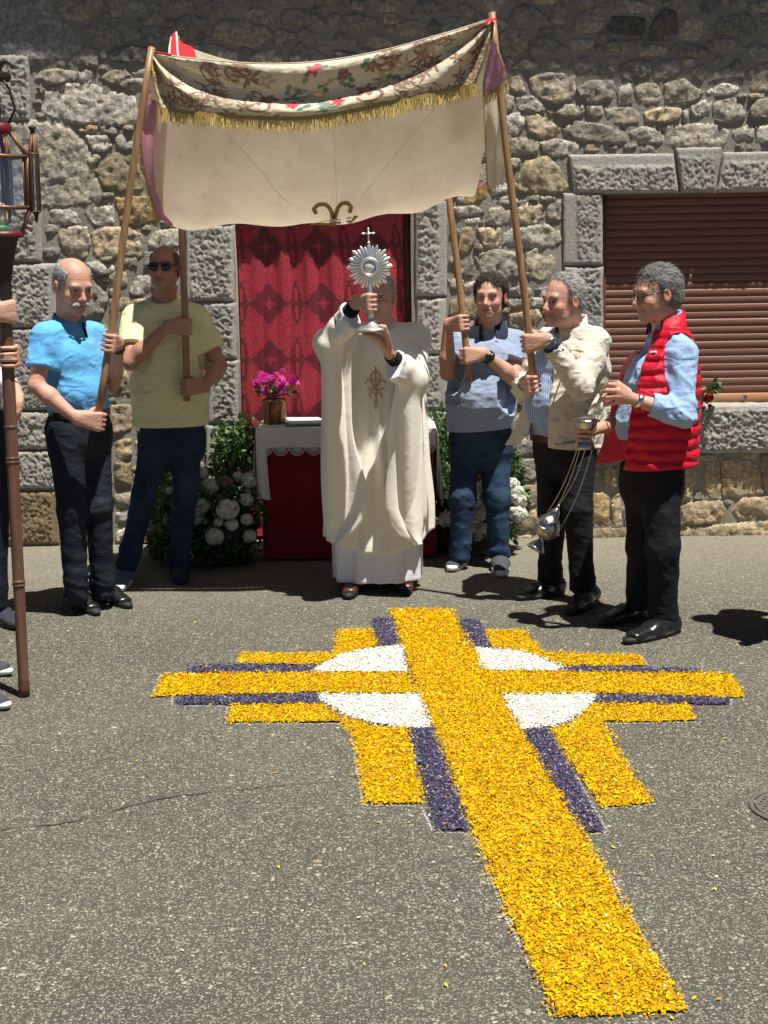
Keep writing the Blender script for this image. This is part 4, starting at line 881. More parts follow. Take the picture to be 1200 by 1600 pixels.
# left side drop (pink lining seen), right side drops
def drop(name, rows, m, nu=24, nv=40, wob=0.012, colf=None):
    A = patch([[P(*c) for c in r] for r in rows], nu, nv); a, b = np.meshgrid(np.linspace(0, 1, nv), np.linspace(0, 1, nu), indexing='ij')
    A = A + sheet_normals(A) * (wob * np.sin(b * 11 + a * 3) + wob * 0.5 * noise3(np.stack([a * 4, b * 5, a * 0], -1)))[..., None]
    return mesh_np(name, A.reshape(-1, 3), grid_faces(nv, nu), m, can, col=colf(b, a).reshape(-1, 3) if colf else None), A
lo, LA = drop('side_drop', [[(237, 95, 7.10), (252, 120, 7.12), (262, 160, 7.15)], [(226, 190, 7.12), (244, 190, 7.18), (263, 196, 7.2)], [(222, 215, 7.2), (244, 240, 7.28), (266, 255, 7.35)], [(232, 280, 7.3), (252, 300, 7.38), (268, 315, 7.45)], [(250, 345, 7.35), (262, 350, 7.42), (272, 352, 7.48)]], M_PINK)
fringe('fringe', LA[:, 0], 0.042, lo, down=(-0.28, 0, -0.9), step=0.0024)
ro, RA = drop('side_drop', [[(765, 62, 7.05), (772, 66, 7.0), (778, 76, 6.98)], [(757, 105, 7.05), (774, 100, 7.0), (787, 103, 6.97)], [(754, 146, 7.05), (775, 138, 7.0), (794, 122, 6.97)]], M_PINK, wob=0.006)
fringe('fringe', RA[-1], 0.052, ro, step=0.0024); fringe('fringe', RA[:, -1], 0.012, ro, down=(0.5, 0, -.5)); fringe('fringe', RA[:, 0], 0.018, ro, down=(-0.4, 0, -.8))
r2, RB = drop('side_drop', [[(757, 150, 7.2), (772, 150, 7.25), (790, 155, 7.3)], [(760, 200, 7.25), (776, 205, 7.3), (790, 215, 7.4)], [(762, 250, 7.35), (777, 255, 7.45), (789, 260, 7.55)], [(764, 296, 7.45), (778, 290, 7.55), (788, 283, 7.62)]], M_BROC, wob=0.008, colf=lambda b, a: brocade(b * 0.25, a, 5, False, 12, asp=1.0))
fringe('fringe', RB[:, 0], 0.02, r2, down=(-0.2, 0, -0.95), step=0.0022)
r3, RC = drop('side_drop', [[(722, 290, 7.62), (742, 287, 7.6), (763, 280, 7.55)], [(726, 297, 7.62), (744, 295, 7.6), (761, 288, 7.55)]], M_PINK, nv=8, wob=0.003)
fringe('fringe', RC[-1], 0.06, r3, step=0.0022)
r4, RD = drop('roof_corner', [[(264, 60, 7.88), (270, 54, 7.9), (283, 60, 7.9), (300, 78, 7.85)], [(262, 78, 7.7), (272, 74, 7.72), (288, 82, 7.7), (308, 94, 7.68)], [(262, 96, 7.5), (274, 98, 7.5), (292, 100, 7.5), (314, 104, 7.5)]], M_RED, nv=20, wob=0.012)
M_WHT = cloth('white_edging', (0.75, 0.72, 0.66), transl=0.2); mb = MB(); mb.tube(RD[:, 3] + (0, -0.008, 0.004), 0.006, 6); mb.tube(RD[::2, 11] + (0, -0.012, 0.004), 0.0055, 6); mb.build('edging', M_WHT, r4)
r5, _ = drop('roof_corner', [[(660, 66, 7.98), (672, 60, 8.0), (679, 62, 8.0)], [(662, 76, 7.8), (672, 74, 7.8), (680, 75, 7.8)]], M_RED, nv=8, wob=0.004)
r6, _ = drop('roof_corner', [[(755, 33, 7.06), (764, 29, 7.06), (775, 27, 7.06)], [(757, 37, 7.04), (765, 34, 7.04), (775, 32, 7.04)]], M_RED, nv=6, wob=0.002)

# ---------------------------------------------------------------- altar
AY0, AY1 = 8.30, 8.70
ax0, ax1 = P(412, 760, AY0)[0], P(676, 760, AY0)[0]; AZ = P(540, 667, AY0)[2]
alt = empty('altar_table', ((ax0 + ax1) / 2, (AY0 + AY1) / 2, 0), 'small altar table wrapped in dark red cloth below the curtain', 'table')
M_VELV = cloth('dark_red_cloth', (0.20, 0.004, 0.012), rough=0.9, wr=0.004, sheen=0.3)
n = 140; per = np.concatenate([np.stack([np.linspace(ax0, ax1, 60), np.full(60, AY0)], -1), np.stack([np.full(25, ax1), np.linspace(AY0, AY1, 25)], -1), np.stack([np.linspace(ax1, ax0, 40), np.full(40, AY1)], -1), np.stack([np.full(25, ax0), np.linspace(AY1, AY0, 25)], -1)])
zl = np.linspace(0.012, AZ - 0.004, 20); cen = per.mean(0); V = []
for z_ in zl:
    k = 1 - z_ / AZ; wv = 0.010 * np.sin(np.arange(len(per)) * 0.62) * (0.25 + k) + 0.012 * k
    dirv = per - cen; dirv = dirv / np.linalg.norm(dirv, axis=1, keepdims=True); V.append(np.concatenate([per + dirv * wv[:, None], np.full((len(per), 1), z_)], 1))
V = np.concatenate(V); m_ = len(per); i = np.arange(len(zl) - 1)[:, None] * m_; j = np.arange(m_)[None]; F = np.stack([i + j, i + (j + 1) % m_, i + m_ + (j + 1) % m_, i + m_ + j], -1).reshape(-1, 4)
mesh_np('red_skirt', V, F, M_VELV, alt)
mb = MB(); mb.box(((ax0 + ax1) / 2, (AY0 + AY1) / 2, AZ - 0.012), (ax1 - ax0 - 0.01, AY1 - AY0 - 0.01, 0.02)); mb.build('table_top', M_POLE, alt)
M_LINEN = cloth('white_linen', (0.78, 0.78, 0.78), wr=0.003, transl=0.15, sheen=0.1); M_LACE = cloth('white_lace', (0.72, 0.70, 0.72), transl=0.2)
clo = empty('altar_cloth', ((ax0 + ax1) / 2, (AY0 + AY1) / 2, AZ), 'white lace-edged linen cloth spread over the altar table', 'tablecloth')
def drape(pts_top, direction_out, length, name, nv=24, wave=0.006, hang=None):
    pt = np.asarray(pts_top, float); n_ = len(pt); s = np.linspace(0, 1, nv)[:, None, None]
    L = length if np.ndim(length) else np.full(n_, length); out = np.array(direction_out, float)
    A = pt[None] + s * np.array([0, 0, -1.0]) * L[None, :, None] + out * (0.012 * np.minimum(1, s * 8) + wave * np.sin(np.arange(n_) * 0.5)[None, :, None] * s + 0.012 * s)
    return mesh_np(name, A.reshape(-1, 3), grid_faces(nv, n_), M_LINEN, clo), A
ex0, ex1 = ax0 - 0.03, ax1 + 0.02
nx_, ny_ = 60, 22; Xt, Yt = np.meshgrid(np.linspace(ex0, ex1, nx_), np.linspace(AY0 - 0.016, AY1, ny_), indexing='ij'); Zt = AZ + 0.004 + 0.002 * noise3(np.stack([Xt * 9, Yt * 9, Xt * 0], -1)) - 0.01 * (sstep(ex0 + 0.02, ex0, Xt) + sstep(ex1 - 0.02, ex1, Xt))
mesh_np('cloth_top', np.stack([Xt, Yt, Zt], -1).reshape(-1, 3), grid_faces(nx_, ny_), M_LINEN, clo)
fr = np.stack([np.linspace(ex0, ex1, 60), np.full(60, AY0 - 0.016), Zt[:, 0]], -1); of, FA = drape(fr, (0, -1, 0), 0.112, 'cloth_front')
lf = np.stack([np.full(30, ex0), np.linspace(AY0 - 0.016, AY1, 30), np.full(30, AZ - 0.006)], -1); ol, LFA = drape(lf, (-1, 0, 0), np.linspace(0.40, 0.30, 30), 'cloth_side', wave=0.016)
rf = np.stack([np.full(30, ex1), np.linspace(AY0 - 0.016, AY1, 30), np.full(30, AZ - 0.006)], -1); orr, RFA = drape(rf, (1, 0, 0), np.linspace(0.40, 0.30, 30), 'cloth_side', wave=0.016)
# corner pleat hanging at the left front
pl = [P(x, y, AY0 - 0.03 - 0.03 * math.sin(k)) for k, (x, y) in enumerate([(399, 668), (403, 667), (409, 668), (416, 669)])]
A = patch([pl, [p + (0.0, -0.005, -0.2) for p in pl], [p + (0.004 * k, 0, -0.41) for k, p in enumerate(pl)]], 14, 20); mesh_np('corner_pleat', A.reshape(-1, 3), grid_faces(20, 14), M_LINEN, clo)
mb = MB(); nsc = 11; xs_ = np.linspace(ex0, ex1, nsc + 1); zb = AZ - 0.104; yb = AY0 - 0.044
for k in range(nsc):
    c = np.array([(xs_[k] + xs_[k + 1]) / 2, yb, zb - 0.0]); R_ = (xs_[1] - xs_[0]) / 2
    for a in np.linspace(0.12, math.pi - 0.12, 15): mb.tube([c + 0.15 * R_ * np.array([math.cos(a), 0, -math.sin(a)]), c + R_ * np.array([math.cos(a), 0, -math.sin(a) * 1.05])], 0.0017, 4, False)
    for rr_ in (0.5, 0.98): mb.tube([c + rr_ * R_ * np.array([math.cos(a), 0, -math.sin(a) * 1.05]) for a in np.linspace(0, math.pi, 13)], 0.0025, 4, False)
mb.build('lace_scallops', M_LACE, clo)
for edge_ in (LFA[-1], RFA[-1]): fringe('lace_fringe', edge_, 0.05, clo, m=cloth('lace_thread', (0.74, 0.73, 0.74)), step=0.004)
# papers
M_PAPER = plain('paper', (0.82, 0.80, 0.84), 0.7, var=0.03)
def slab(name, c, size, rz, m, label, cat, bev=0.001):
    R = np.array([[math.cos(rz), -math.sin(rz), 0], [math.sin(rz), math.cos(rz), 0], [0, 0, 1]]); e = empty(name, c, label, cat); mb = MB(); mb.box(c, size, R, bev=bev); mb.build('cover', m, e, smooth=False); return e
pz = AZ + 0.008
c1 = P(478, 663, 8.40); c1[2] = pz + 0.006; e1 = slab('folder', c1, (0.24, 0.17, 0.008), 0.12, plain('green_card', (0.10, 0.32, 0.22), 0.6), 'thin green folder with papers lying at the front of the altar', 'folder')
mb = MB(); mb.box(c1 + (0.012, 0.004, 0.0065), (0.215, 0.15, 0.004), np.array([[math.cos(.05), -math.sin(.05), 0], [math.sin(.05), math.cos(.05), 0], [0, 0, 1]])); mb.build('sheet', M_PAPER, e1, smooth=False)
c2 = P(470, 656, 8.60); c2[2] = pz + 0.004; e2 = slab('missal_sheet', c2, (0.20, 0.14, 0.006), -0.1, M_PAPER, 'white sheet of paper lying flat at the back of the altar', 'paper')

# ---------------------------------------------------------------- plants
M_LEAF = vcol('leaves', 0.5, 0, var=0.25, transl=0.3, spec=0.45); M_PETALS = vcol('blossom', 0.6, 0, var=0.12, transl=0.3)
def leaf_cloud(mb, pts, nrm, size, rg, pal, asp=0.55, droop=0.3):
    n = len(pts); L = size * rg.uniform(0.6, 1.25, n); a = rg.normal(size=(n, 3)); a = a * 0.8 + nrm * 0.5 + (0, 0, -droop); a /= np.linalg.norm(a, axis=1, keepdims=True)
    s = np.cross(a, rg.normal(size=(n, 3))); s /= np.linalg.norm(s, axis=1, keepdims=True); up = np.cross(a, s)
    W_ = (L * asp / 2)[:, None]; L = L[:, None]
    V = np.stack([pts, pts + a * L * .35 + s * W_ + up * L * .06, pts + a * L * .75 + s * W_ * .7 + up * L * .02, pts + a * L - up * L * .12, pts + a * L * .75 - s * W_ * .7 + up * L * .02, pts + a * L * .35 - s * W_ + up * L * .06, pts + a * L * .5 - up * L * .03], 1).reshape(-1, 3)
    i = np.arange(n) * 7; F = np.concatenate([np.stack([i + p, i + q, i + 6], -1) for p, q in ((0, 1), (1, 2), (2, 3), (3, 4), (4, 5), (5, 0))])
    col = np.array(pal)[rg.integers(0, len(pal), n)] * rg.uniform(0.7, 1.2, (n, 1)); mb.add(V, F, np.repeat(col, 7, 0))
def floret_ball(mb, c, r, rg, pal, n=95, fs=0.30):
    d = rg.normal(size=(n, 3)); d /= np.linalg.norm(d, axis=1, keepdims=True); 
    s = np.cross(d, rg.normal(size=(n, 3))); s /= np.linalg.norm(s, axis=1, keepdims=True); t_ = np.cross(d, s); p = c + d * (r * rg.uniform(0.82, 1.0, (n, 1))) * (1, 1, 0.9); f = r * fs
    V = [p - d * f * .15]; 
    for k in range(4):
        a = k * math.pi / 2; b = a + math.pi / 4
        V += [p + (s * math.cos(b - .6) + t_ * math.sin(b - .6)) * f * .75 + d * f * .15, p + (s * math.cos(b) + t_ * math.sin(b)) * f * 1.0 + d * f * .05, p + (s * math.cos(b + .6) + t_ * math.sin(b + .6)) * f * .75 + d * f * .15]
    V = np.stack(V, 1).reshape(-1, 3); i = np.arange(n) * 13
    F = np.concatenate([np.stack([i, i + 1 + 3 * k, i + 2 + 3 * k, i + 3 + 3 * k], -1) for k in range(4)]); col = np.array(pal)[rg.integers(0, len(pal), n)] * rg.uniform(0.82, 1.08, (n, 1)); mb.add(V, F, np.repeat(col, 13, 0))
    mb.ball(c, r * 0.78, 8, col=np.array(pal[0]) * 0.7)
GREENS = [(0.08, 0.17, 0.04), (0.10, 0.21, 0.05), (0.05, 0.11, 0.03), (0.15, 0.26, 0.08), (0.08, 0.17, 0.06)]
WHITES = [(0.88, 0.88, 0.78), (0.84, 0.87, 0.66), (0.90, 0.90, 0.82)]
M_WICK = plain('dark_wicker', (0.05, 0.03, 0.02), 0.8, bump=0.8, bsc=120); M_WICK2 = plain('brown_wicker', (0.20, 0.085, 0.045), 0.75, bump=0.8, bsc=120)
def basket(name, c, r, h, m, par):
    mb = MB(); mb.lathe(c, [(0.0, 0.0), (r * 0.8, 0.0), (r * 0.86, h * 0.2), (r * 0.95, h * .7), (r, h), (r * 0.96, h * 1.02), (r * 0.9, h * .9), (0, h * .85)], n=28)
    for k in range(7): z = h * (0.06 + k * 0.145); rr_ = r * (0.81 + 0.2 * z / h); a = np.linspace(0, 2 * math.pi, 49); mb.tube(np.stack([c[0] + (rr_ + 0.004 * np.sin(a * 12 + k * math.pi)) * np.cos(a), c[1] + (rr_ + 0.004 * np.sin(a * 12 + k * math.pi)) * np.sin(a), np.full(49, c[2] + z)], -1), 0.006, 5, False)
    return mb.build(name, m, par)
def arrangement(label, base, blobs, blooms, nleaf, seed, baskets, extra=None, pal=GREENS):
    rg = np.random.default_rng(seed); e = empty('flower_arrangement', base, label, 'flowers')
    for (c, r, h, m) in baskets: basket('basket', c, r, h, m, e)
    mb = MB(); tot = sum(r[0] * r[2] for _, r, _ in blobs)
    for c, r, sz in blobs:
        n = int(nleaf * r[0] * r[2] / tot); d = rg.normal(size=(n, 3)); d /= np.linalg.norm(d, axis=1, keepdims=True); q = c + d * np.array(r) * (rg.random((n, 1)) ** 0.45)
        q[:, 2] = np.maximum(q[:, 2], 0.03); q[:, 1] = np.minimum(q[:, 1], WALL_Y - 0.05); leaf_cloud(mb, q, d, sz, rg, pal)
    if extra: extra(mb, rg)
    tag(mb.build('foliage', M_LEAF, e, smooth=False, use_col=True), kind='stuff')
    lo_x, hi_x = min(b_[0] for b_ in blooms), max(b_[0] for b_ in blooms)
    blooms = list(blooms) + [(rg.uniform(lo_x, hi_x), rg.uniform(745, 842), rg.uniform(8.22, 8.36), rg.uniform(0.022, 0.034), WHITES) for _ in range(16)]
    for (px, py, Y, r, pal_) in blooms:
        mb = MB(); floret_ball(mb, P(px, py, Y - 0.05), r * 0.95, rg, pal_, 85, 0.32); mb.build('bloom', M_PETALS, e, use_col=True)
    return e
PINKS = [(0.50, 0.30, 0.26), (0.45, 0.33, 0.26)]
def iris_leaves(mb, rg):
    for (px, py, dx, dz, L) in ((352, 742, -0.05, 0.25, 0.3), (360, 740, 0.06, 0.28, 0.3), (345, 745, -0.14, 0.14, 0.25), (370, 742, 0.15, 0.12, 0.25), (362, 745, 0.0, 0.22, 0.3), (340, 735, -0.03, 0.2, 0.25), (380, 745, 0.1, 0.03, 0.2)):
        b = P(px, py, 8.45); s = np.linspace(0, 1, 9)[:, None]; p = b + s * np.array([dx, -0.05, dz]) + np.array([dx * 0.8, -0.03, -dz * 0.75]) * s ** 3
        w = 0.011 * np.sin(np.pi * np.clip(s * 0.9 + 0.1, 0, 1)); sd_ = unit(np.cross([dx, -0.05, dz + .01], (0, 1, 0))) 
        V = np.concatenate([p - sd_ * w, p + sd_ * w]); mb.add(V, [[i, i + 1, 9 + i + 1, 9 + i] for i in range(8)], (0.16, 0.24, 0.12))
def thing_at(px, py, Y, rx, ry, rz, sz): return (P(px, py, Y), (rx, ry, rz), sz)
bl = [(329, 760, 8.28, .052), (389, 750, 8.32, .050), (372, 745, 8.36, .034), (315, 790, 8.22, .052), (356, 796, 8.14, .068), (385, 781, 8.24, .040), (255, 790, 8.40, .056), (265, 768, 8.44, .044), (266, 812, 8.34, .046), (237, 820, 8.42, .046), (362, 820, 8.12, .040), (386, 812, 8.16, .038), (335, 838, 8.12, .056), (390, 838, 8.14, .042), (306, 808, 8.20, .046), (262, 832, 8.38, .04), (316, 740, 8.36, .046), (342, 815, 8.16, .03), (296, 775, 8.34, .04), (276, 795, 8.38, .036)]
gl = G(310, 880)
arrangement('dark basket of white snowball blooms and greenery left of the altar', (gl[0], 8.4, 0), [thing_at(320, 800, 8.30, .36, .18, .22, .05), thing_at(320, 850, 8.26, .34, .14, .10, .05), thing_at(365, 715, 8.55, .14, .10, .24, .045), thing_at(385, 690, 8.62, .09, .08, .17, .042), thing_at(262, 735, 8.55, .10, .08, .10, .06), thing_at(250, 800, 8.45, .10, .10, .16, .05)],
            [(a, b, c, d, WHITES) for a, b, c, d in bl] + [(352, 755, 8.32, .045, PINKS)], 4200, 4, [(vec(P(350, 850, 8.3)[0], 8.34, 0), 0.19, 0.20, M_WICK), (vec(P(262, 850, 8.45)[0], 8.47, 0), 0.13, 0.17, M_WICK)], iris_leaves)
mbp = MB(); rgp = np.random.default_rng(8)
br_ = [(742, 768, 8.42, .046), (756, 782, 8.40, .04), (743, 786, 8.38, .046), (752, 802, 8.36, .05), (762, 802, 8.40, .036), (750, 828, 8.34, .055), (801, 757, 8.44, .046), (807, 769, 8.42, .048), (812, 783, 8.40, .046), (810, 803, 8.38, .056), (799, 780, 8.42, .036), (697, 812, 8.38, .05), (725, 795, 8.44, .045), (778, 790, 8.42, .045), (780, 765, 8.46, .042)]
gr_ = G(755, 862)
arrangement('brown basket of white snowball blooms and ivy right of the altar', (gr_[0], 8.45, 0), [thing_at(755, 790, 8.46, .24, .15, .20, .048), thing_at(755, 835, 8.38, .20, .12, .08, .045), thing_at(685, 705, 8.60, .085, .09, .26, .048), thing_at(690, 765, 8.5, .09, .09, .16, .048), thing_at(805, 735, 8.55, .05, .06, .12, .04), thing_at(808, 785, 8.5, .07, .08, .12, .045)],
            [(a, b, c, d, WHITES) for a, b, c, d in br_] + [(749, 744, 8.42, .045, PINKS)], 3400, 9, [(vec(P(755, 850, 8.4)[0], 8.46, 0), 0.14, 0.16, M_WICK2), (vec(P(697, 850, 8.45)[0], 8.50, 0), 0.09, 0.14, M_WICK)])
# potted cactus in flower on the altar
pc = P(430, 662, 8.48); pc[2] = AZ + 0.006
pot = empty('flower_pot', pc, 'brown glazed pot of bright fuchsia flowers standing on the altar', 'potted plant')
t = NT('brown_glaze'); c = t.coord(); M_POT = t.done(t.ramp(t.noise(t.scale(c, (9, 9, 2)), 1.6, 4), [(0.35, (0.10, 0.035, 0.015)), (0.65, (0.30, 0.13, 0.045))]), 0.3)
mb = MB(); mb.lathe(pc, [(0.0, 0), (0.064, 0), (0.068, 0.01), (0.066, 0.06), (0.069, 0.12), (0.073, 0.128), (0.072, 0.140), (0.062, 0.140), (0.058, 0.12), (0, 0.118)], n=32); mb.build('pot', M_POT, pot)
rg = np.random.default_rng(3); mb = MB(); cc = pc + (0, 0, 0.22)
q = rg.normal(size=(150, 3)); q /= np.linalg.norm(q, axis=1, keepdims=True); q[:, 2] = np.abs(q[:, 2]) * 0.9 - 0.25; leaf_cloud(mb, pc + (0, 0, 0.19) + q * (0.10, 0.10, 0.10) * rg.random((150, 1)) ** .4, q, 0.045, rg, [(0.16, 0.20, 0.05), (0.10, 0.15, 0.04), (0.24, 0.26, 0.08), (0.03, 0.06, 0.02)], 0.5, 0.1)
mb.build('leaves', M_LEAF, pot, smooth=False, use_col=True)
FUCH = [(0.78, 0.03, 0.36), (0.70, 0.02, 0.42), (0.82, 0.06, 0.30), (0.55, 0.02, 0.42)]
for k in range(58):
    d = rg.normal(size=3); d /= np.linalg.norm(d); d[2] = d[2] * 0.8 + 0.1; c = cc + d * np.array([0.135, 0.12, 0.105]) * rg.uniform(0.55, 1.0); c[2] = max(c[2], pc[2] + 0.13)
    mb = MB(); ax = unit(d + rg.normal(0, .4, 3)); s = unit(np.cross(ax, (0.3, 0.5, 0.8))); t2 = np.cross(ax, s)
    for j in range(7):
        a = j * 0.9; o_ = s * math.cos(a) + t2 * math.sin(a); w_ = np.cross(o_, ax) * 0.007; L = 0.022 + 0.008 * rg.random()
        mb.add([c - ax * .008, c + o_ * L * .5 + w_ + ax * .006, c + o_ * L - ax * .002 * j, c + o_ * L * .5 - w_ + ax * .006], [[0, 1, 2, 3]], np.array(FUCH[rg.integers(0, 4)]) * rg.uniform(.8, 1.15))
    mb.add([c + s * .003, c + t2 * .003, c - s * .003, c + ax * .02], [[0, 1, 3, 3][:3] + [3]], (0.85, 0.4, 0.6)); mb.build('flower', M_PETALS, pot, smooth=False, use_col=True)
# geranium on the window sill
sl = P(1086, 632, 8.74); ger = empty('geranium', sl, 'red geranium in a small pot on the granite window sill', 'potted plant')
mb = MB(); mb.lathe(sl + (0, 0, 0.0), [(0, 0), (0.045, 0), (0.055, 0.08), (0.06, 0.085), (0.06, 0.10), (0.05, 0.10), (0, 0.09)], n=20); mb.build('pot', plain('terracotta', (0.40, 0.16, 0.08), 0.8), ger)
rg = np.random.default_rng(6); mb = MB()
for (px, py, n) in ((1115, 603, 26), (1106, 612, 12), (1118, 610, 10), (1100, 628, 8), (1085, 605, 24)):
    c = P(px, py, 8.72); leaf_cloud(mb, c + rg.normal(0, .018, (n, 3)), rg.normal(size=(n, 3)), 0.032, rg, [(0.10, 0.20, 0.05), (0.16, 0.26, 0.09), (0.07, 0.14, 0.04)], 0.95, 0)
mb.build('leaves', M_LEAF, ger, smooth=False, use_col=True)
mb = MB()
for a_, b_ in (((1090, 615), (1108, 608)), ((1095, 615), (1108, 622)), ((1092, 625), (1108, 634))): mb.tube([P(*a_, 8.74), P((a_[0] + b_[0]) / 2, min(a_[1], b_[1]) - 4, 8.73), P(*b_, 8.72)], 0.0025, 5)
mb.build('stem', plain('stem_green', (0.10, 0.16, 0.05), 0.6), ger)
REDS = [(0.50, 0.01, 0.02), (0.62, 0.02, 0.03), (0.36, 0.005, 0.015)]
for (px, py, r) in ((1108, 621, .026), (1109, 634, .012), (1100, 637, .012), (1096, 631, .010)): mb = MB(); floret_ball(mb, P(px, py, 8.71), r, rg, REDS, 40, 0.5); mb.build('bloom', M_PETALS, ger, use_col=True)

# ---------------------------------------------------------------- monstrance
MY = 7.06; md = P(577.5, 417, MY); mb_ = P(581, 513, MY); mup = unit(md - mb_); mfw = unit(np.cross(mup, np.cross((0, -1.0, 0.0), mup))); mrt = np.cross(mup, -mfw)
if mfw[1] > 0: mfw = -mfw
mrt = np.cross(mfw, mup) * -1
mon = empty('monstrance', mb_, 'silver sunburst monstrance with a small cross on top, held up by the priest', 'monstrance')
h_ = np.linalg.norm(md - mb_); K = MY / F_PX
def knob(name, prof, m=M_SILVER): mb = MB(); mb.lathe(mb_, prof, mup, 32); return mb.build(name, m, mon)
knob('base', [(0.0, -0.012), (0.072, -0.012), (0.076, -0.008), (0.075, -0.002), (0.062, 0.004), (0.050, 0.010), (0.028, 0.018), (0.016, 0.030), (0.012, 0.05)])
knob('stem', [(0.011, 0.045), (0.014, 0.06), (0.010, 0.075), (0.009, 0.10), (0.016, 0.118), (0.024, 0.130), (0.026, 0.138), (0.022, 0.148), (0.011, 0.158), (0.008, 0.18), (0.008, h_ - 0.03)])
nr = 32; V = []; F = []; mb = MB()
for k in range(nr):
    a = 2 * math.pi * (k + 0.0) / nr; L = (0.114, 0.100, 0.109, 0.097)[k % 4]; da = math.pi / nr * 0.98
    def rp(ang, r, z): return md + (mrt * math.sin(ang) + mup * math.cos(ang)) * r + mfw * z
    v = [rp(a - da, 0.030, 0.0), rp(a - da, L * 0.88, 0.0), rp(a - da * .5, L * 0.92, 0.001), rp(a, L, 0.0015), rp(a + da * .5, L * 0.92, 0.001), rp(a + da, L * 0.88, 0.0), rp(a + da, 0.030, 0.0), rp(a, 0.030, 0.008), rp(a, L * 0.9, 0.0065)]
    bk = [x - mfw * 0.006 for x in v[:7]]
    mb.add(v + bk, [[0, 1, 8, 7], [1, 2, 8, 8][:4], [7, 8, 5, 6]][:1] + [[7, 8, 5, 6]]); n0 = mb.n - 16
    mb.F3.append(np.array([[1, 2, 8], [2, 3, 8], [3, 4, 8], [4, 5, 8]]) + n0); mb.F4.append(np.array([[9, 10, 15, 14][::1]]) + n0 - 0)
mb.build('sunburst', M_SILVER, mon, smooth=False)
mb = MB(); a = np.linspace(0, 2 * math.pi, 41); mb.tube(np.array([md + (mrt * math.cos(x) + mup * math.sin(x)) * 0.040 + mfw * 0.012 for x in a]), 0.0055, 8, False); mb.tube(np.array([md + (mrt * math.cos(x) + mup * math.sin(x)) * 0.0335 + mfw * 0.014 for x in a]), 0.003, 6, False)
mb.build('bezel', M_SILVER, mon); mb = MB(); mb.lathe(md + mfw * 0.009, [(0.0, 0.003), (0.024, 0.003), (0.024, 0)], mfw, 28); mb.build('host', plain('host_wafer', (0.85, 0.82, 0.70), 0.8, var=0.03), mon)
mb = MB(); mb.lathe(md + mfw * 0.007, [(0.0, 0.0), (0.034, 0.0)], mfw, 28); mb.build('backplate', plain('lunette_gilt', (0.55, 0.47, 0.33), 0.4, 0.7), mon)
mb = MB(); mb.lathe(md + mfw * 0.016, [(0.0, 0.0), (0.035, 0.0)], mfw, 28); mb.build('glass', M_GLASS, mon)
mb = MB(); ct = md + mup * 0.155
mb.tube([md + mup * 0.105, ct + mup * 0.016], 0.0035, 8); mb.tube([ct - mrt * 0.020, ct + mrt * 0.020], 0.0035, 8)
for e in (ct + mup * .018, ct - mrt * .022, ct + mrt * .022): mb.ball(e, 0.0062, 8); 
for e, ax in ((ct + mup * .024, mup), (ct - mrt * .028, mrt), (ct + mrt * .028, mrt)): mb.ball(e, 0.0038, 6)
mb.ball(md + mup * 0.112, 0.008, 8); mb.build('cross', M_SILVER, mon)

# ---------------------------------------------------------------- censer and incense boat
CY = 6.86; cf, ctop = P(838, 856, CY), P(871, 794, CY); cax = unit(ctop - cf); cen_l = np.linalg.norm(ctop - cf); s_ = cen_l
thu = empty('censer', cf, 'silver censer swinging on long chains below the red-vested man', 'censer')
def cl(name, prof, m=M_OLDSILV): mb = MB(); mb.lathe(cf, [(r, h * s_) for r, h in prof], cax, 28); return mb.build(name, m, thu)
cl('foot', [(0, -0.06), (0.044, -0.05), (0.046, -0.02), (0.038, 0.04), (0.022, 0.14), (0.012, 0.22), (0.014, 0.26)])
cl('bowl', [(0.012, 0.24), (0.034, 0.28), (0.054, 0.38), (0.060, 0.46), (0.070, 0.47), (0.070, 0.50), (0.060, 0.51)])
dome = cl('dome', [(0.060, 0.51), (0.060, 0.58), (0.053, 0.68), (0.038, 0.76), (0.026, 0.80), (0.026, 0.84), (0.021, 0.93), (0.012, 0.99), (0.006, 1.03), (0.009, 1.06), (0, 1.09)])
mb = MB(); A1 = unit(np.cross(cax, (0, 1, 0))); A2 = np.cross(cax, A1)
for k in range(8): d = A1 * math.cos(k * .785 + .3) + A2 * math.sin(k * .785 + .3); mb.ball(cf + cax * s_ * 0.66 + d * 0.0525, 0.006, 6); mb.ball(cf + cax * s_ * 0.87 + d * 0.0235, 0.004, 6)
mb.build('vent_hole', plain('vent_black', (0.01, 0.01, 0.01), 0.9), dome)  # matt black beads stand for the dome's openings
hand_c = P(941, 612, 6.60)
for k, (st_, via) in enumerate([((851, 808), (905, 692)), ((859, 812), (909, 692)), ((873, 790), (915, 700)), ((876, 826), (926, 700))]):
    a = P(*st_, CY - 0.02 + 0.012 * k); b = P(*via, 6.74); n = 70
    pts = np.concatenate([a + (b - a) * np.linspace(0, 1, 45)[:, None] + np.array([0.012, 0, -0.012]) * np.sin(np.linspace(0, np.pi, 45))[:, None], b + (hand_c - b) * np.linspace(0.03, 1, 25)[:, None]])
    mb = MB()
    # links: alternating flattened beads along the chain
    L = np.concatenate([[0], np.cumsum(np.linalg.norm(np.diff(pts, axis=0), axis=1))]); q = np.arange(0, L[-1], 0.0075); pq = np.stack([np.interp(q, L, pts[:, j]) for j in range(3)], -1)
    rad = np.where(np.arange(len(q)) % 2 == 0, 0.0030, 0.0018); mb.tube(pq, rad, 5); mb.build('chain', M_OLDSILV, thu)
boat_c = P(915, 664, 6.62); boat = empty('incense_boat', boat_c - (0, 0, .1), 'silver incense boat on a conical foot held beside the beige jacket', 'incense boat')
def bl_(name, prof): mb = MB(); mb.lathe(boat_c, prof, (0.05, 0, 1), 28); return mb.build(name, M_OLDSILV, boat)
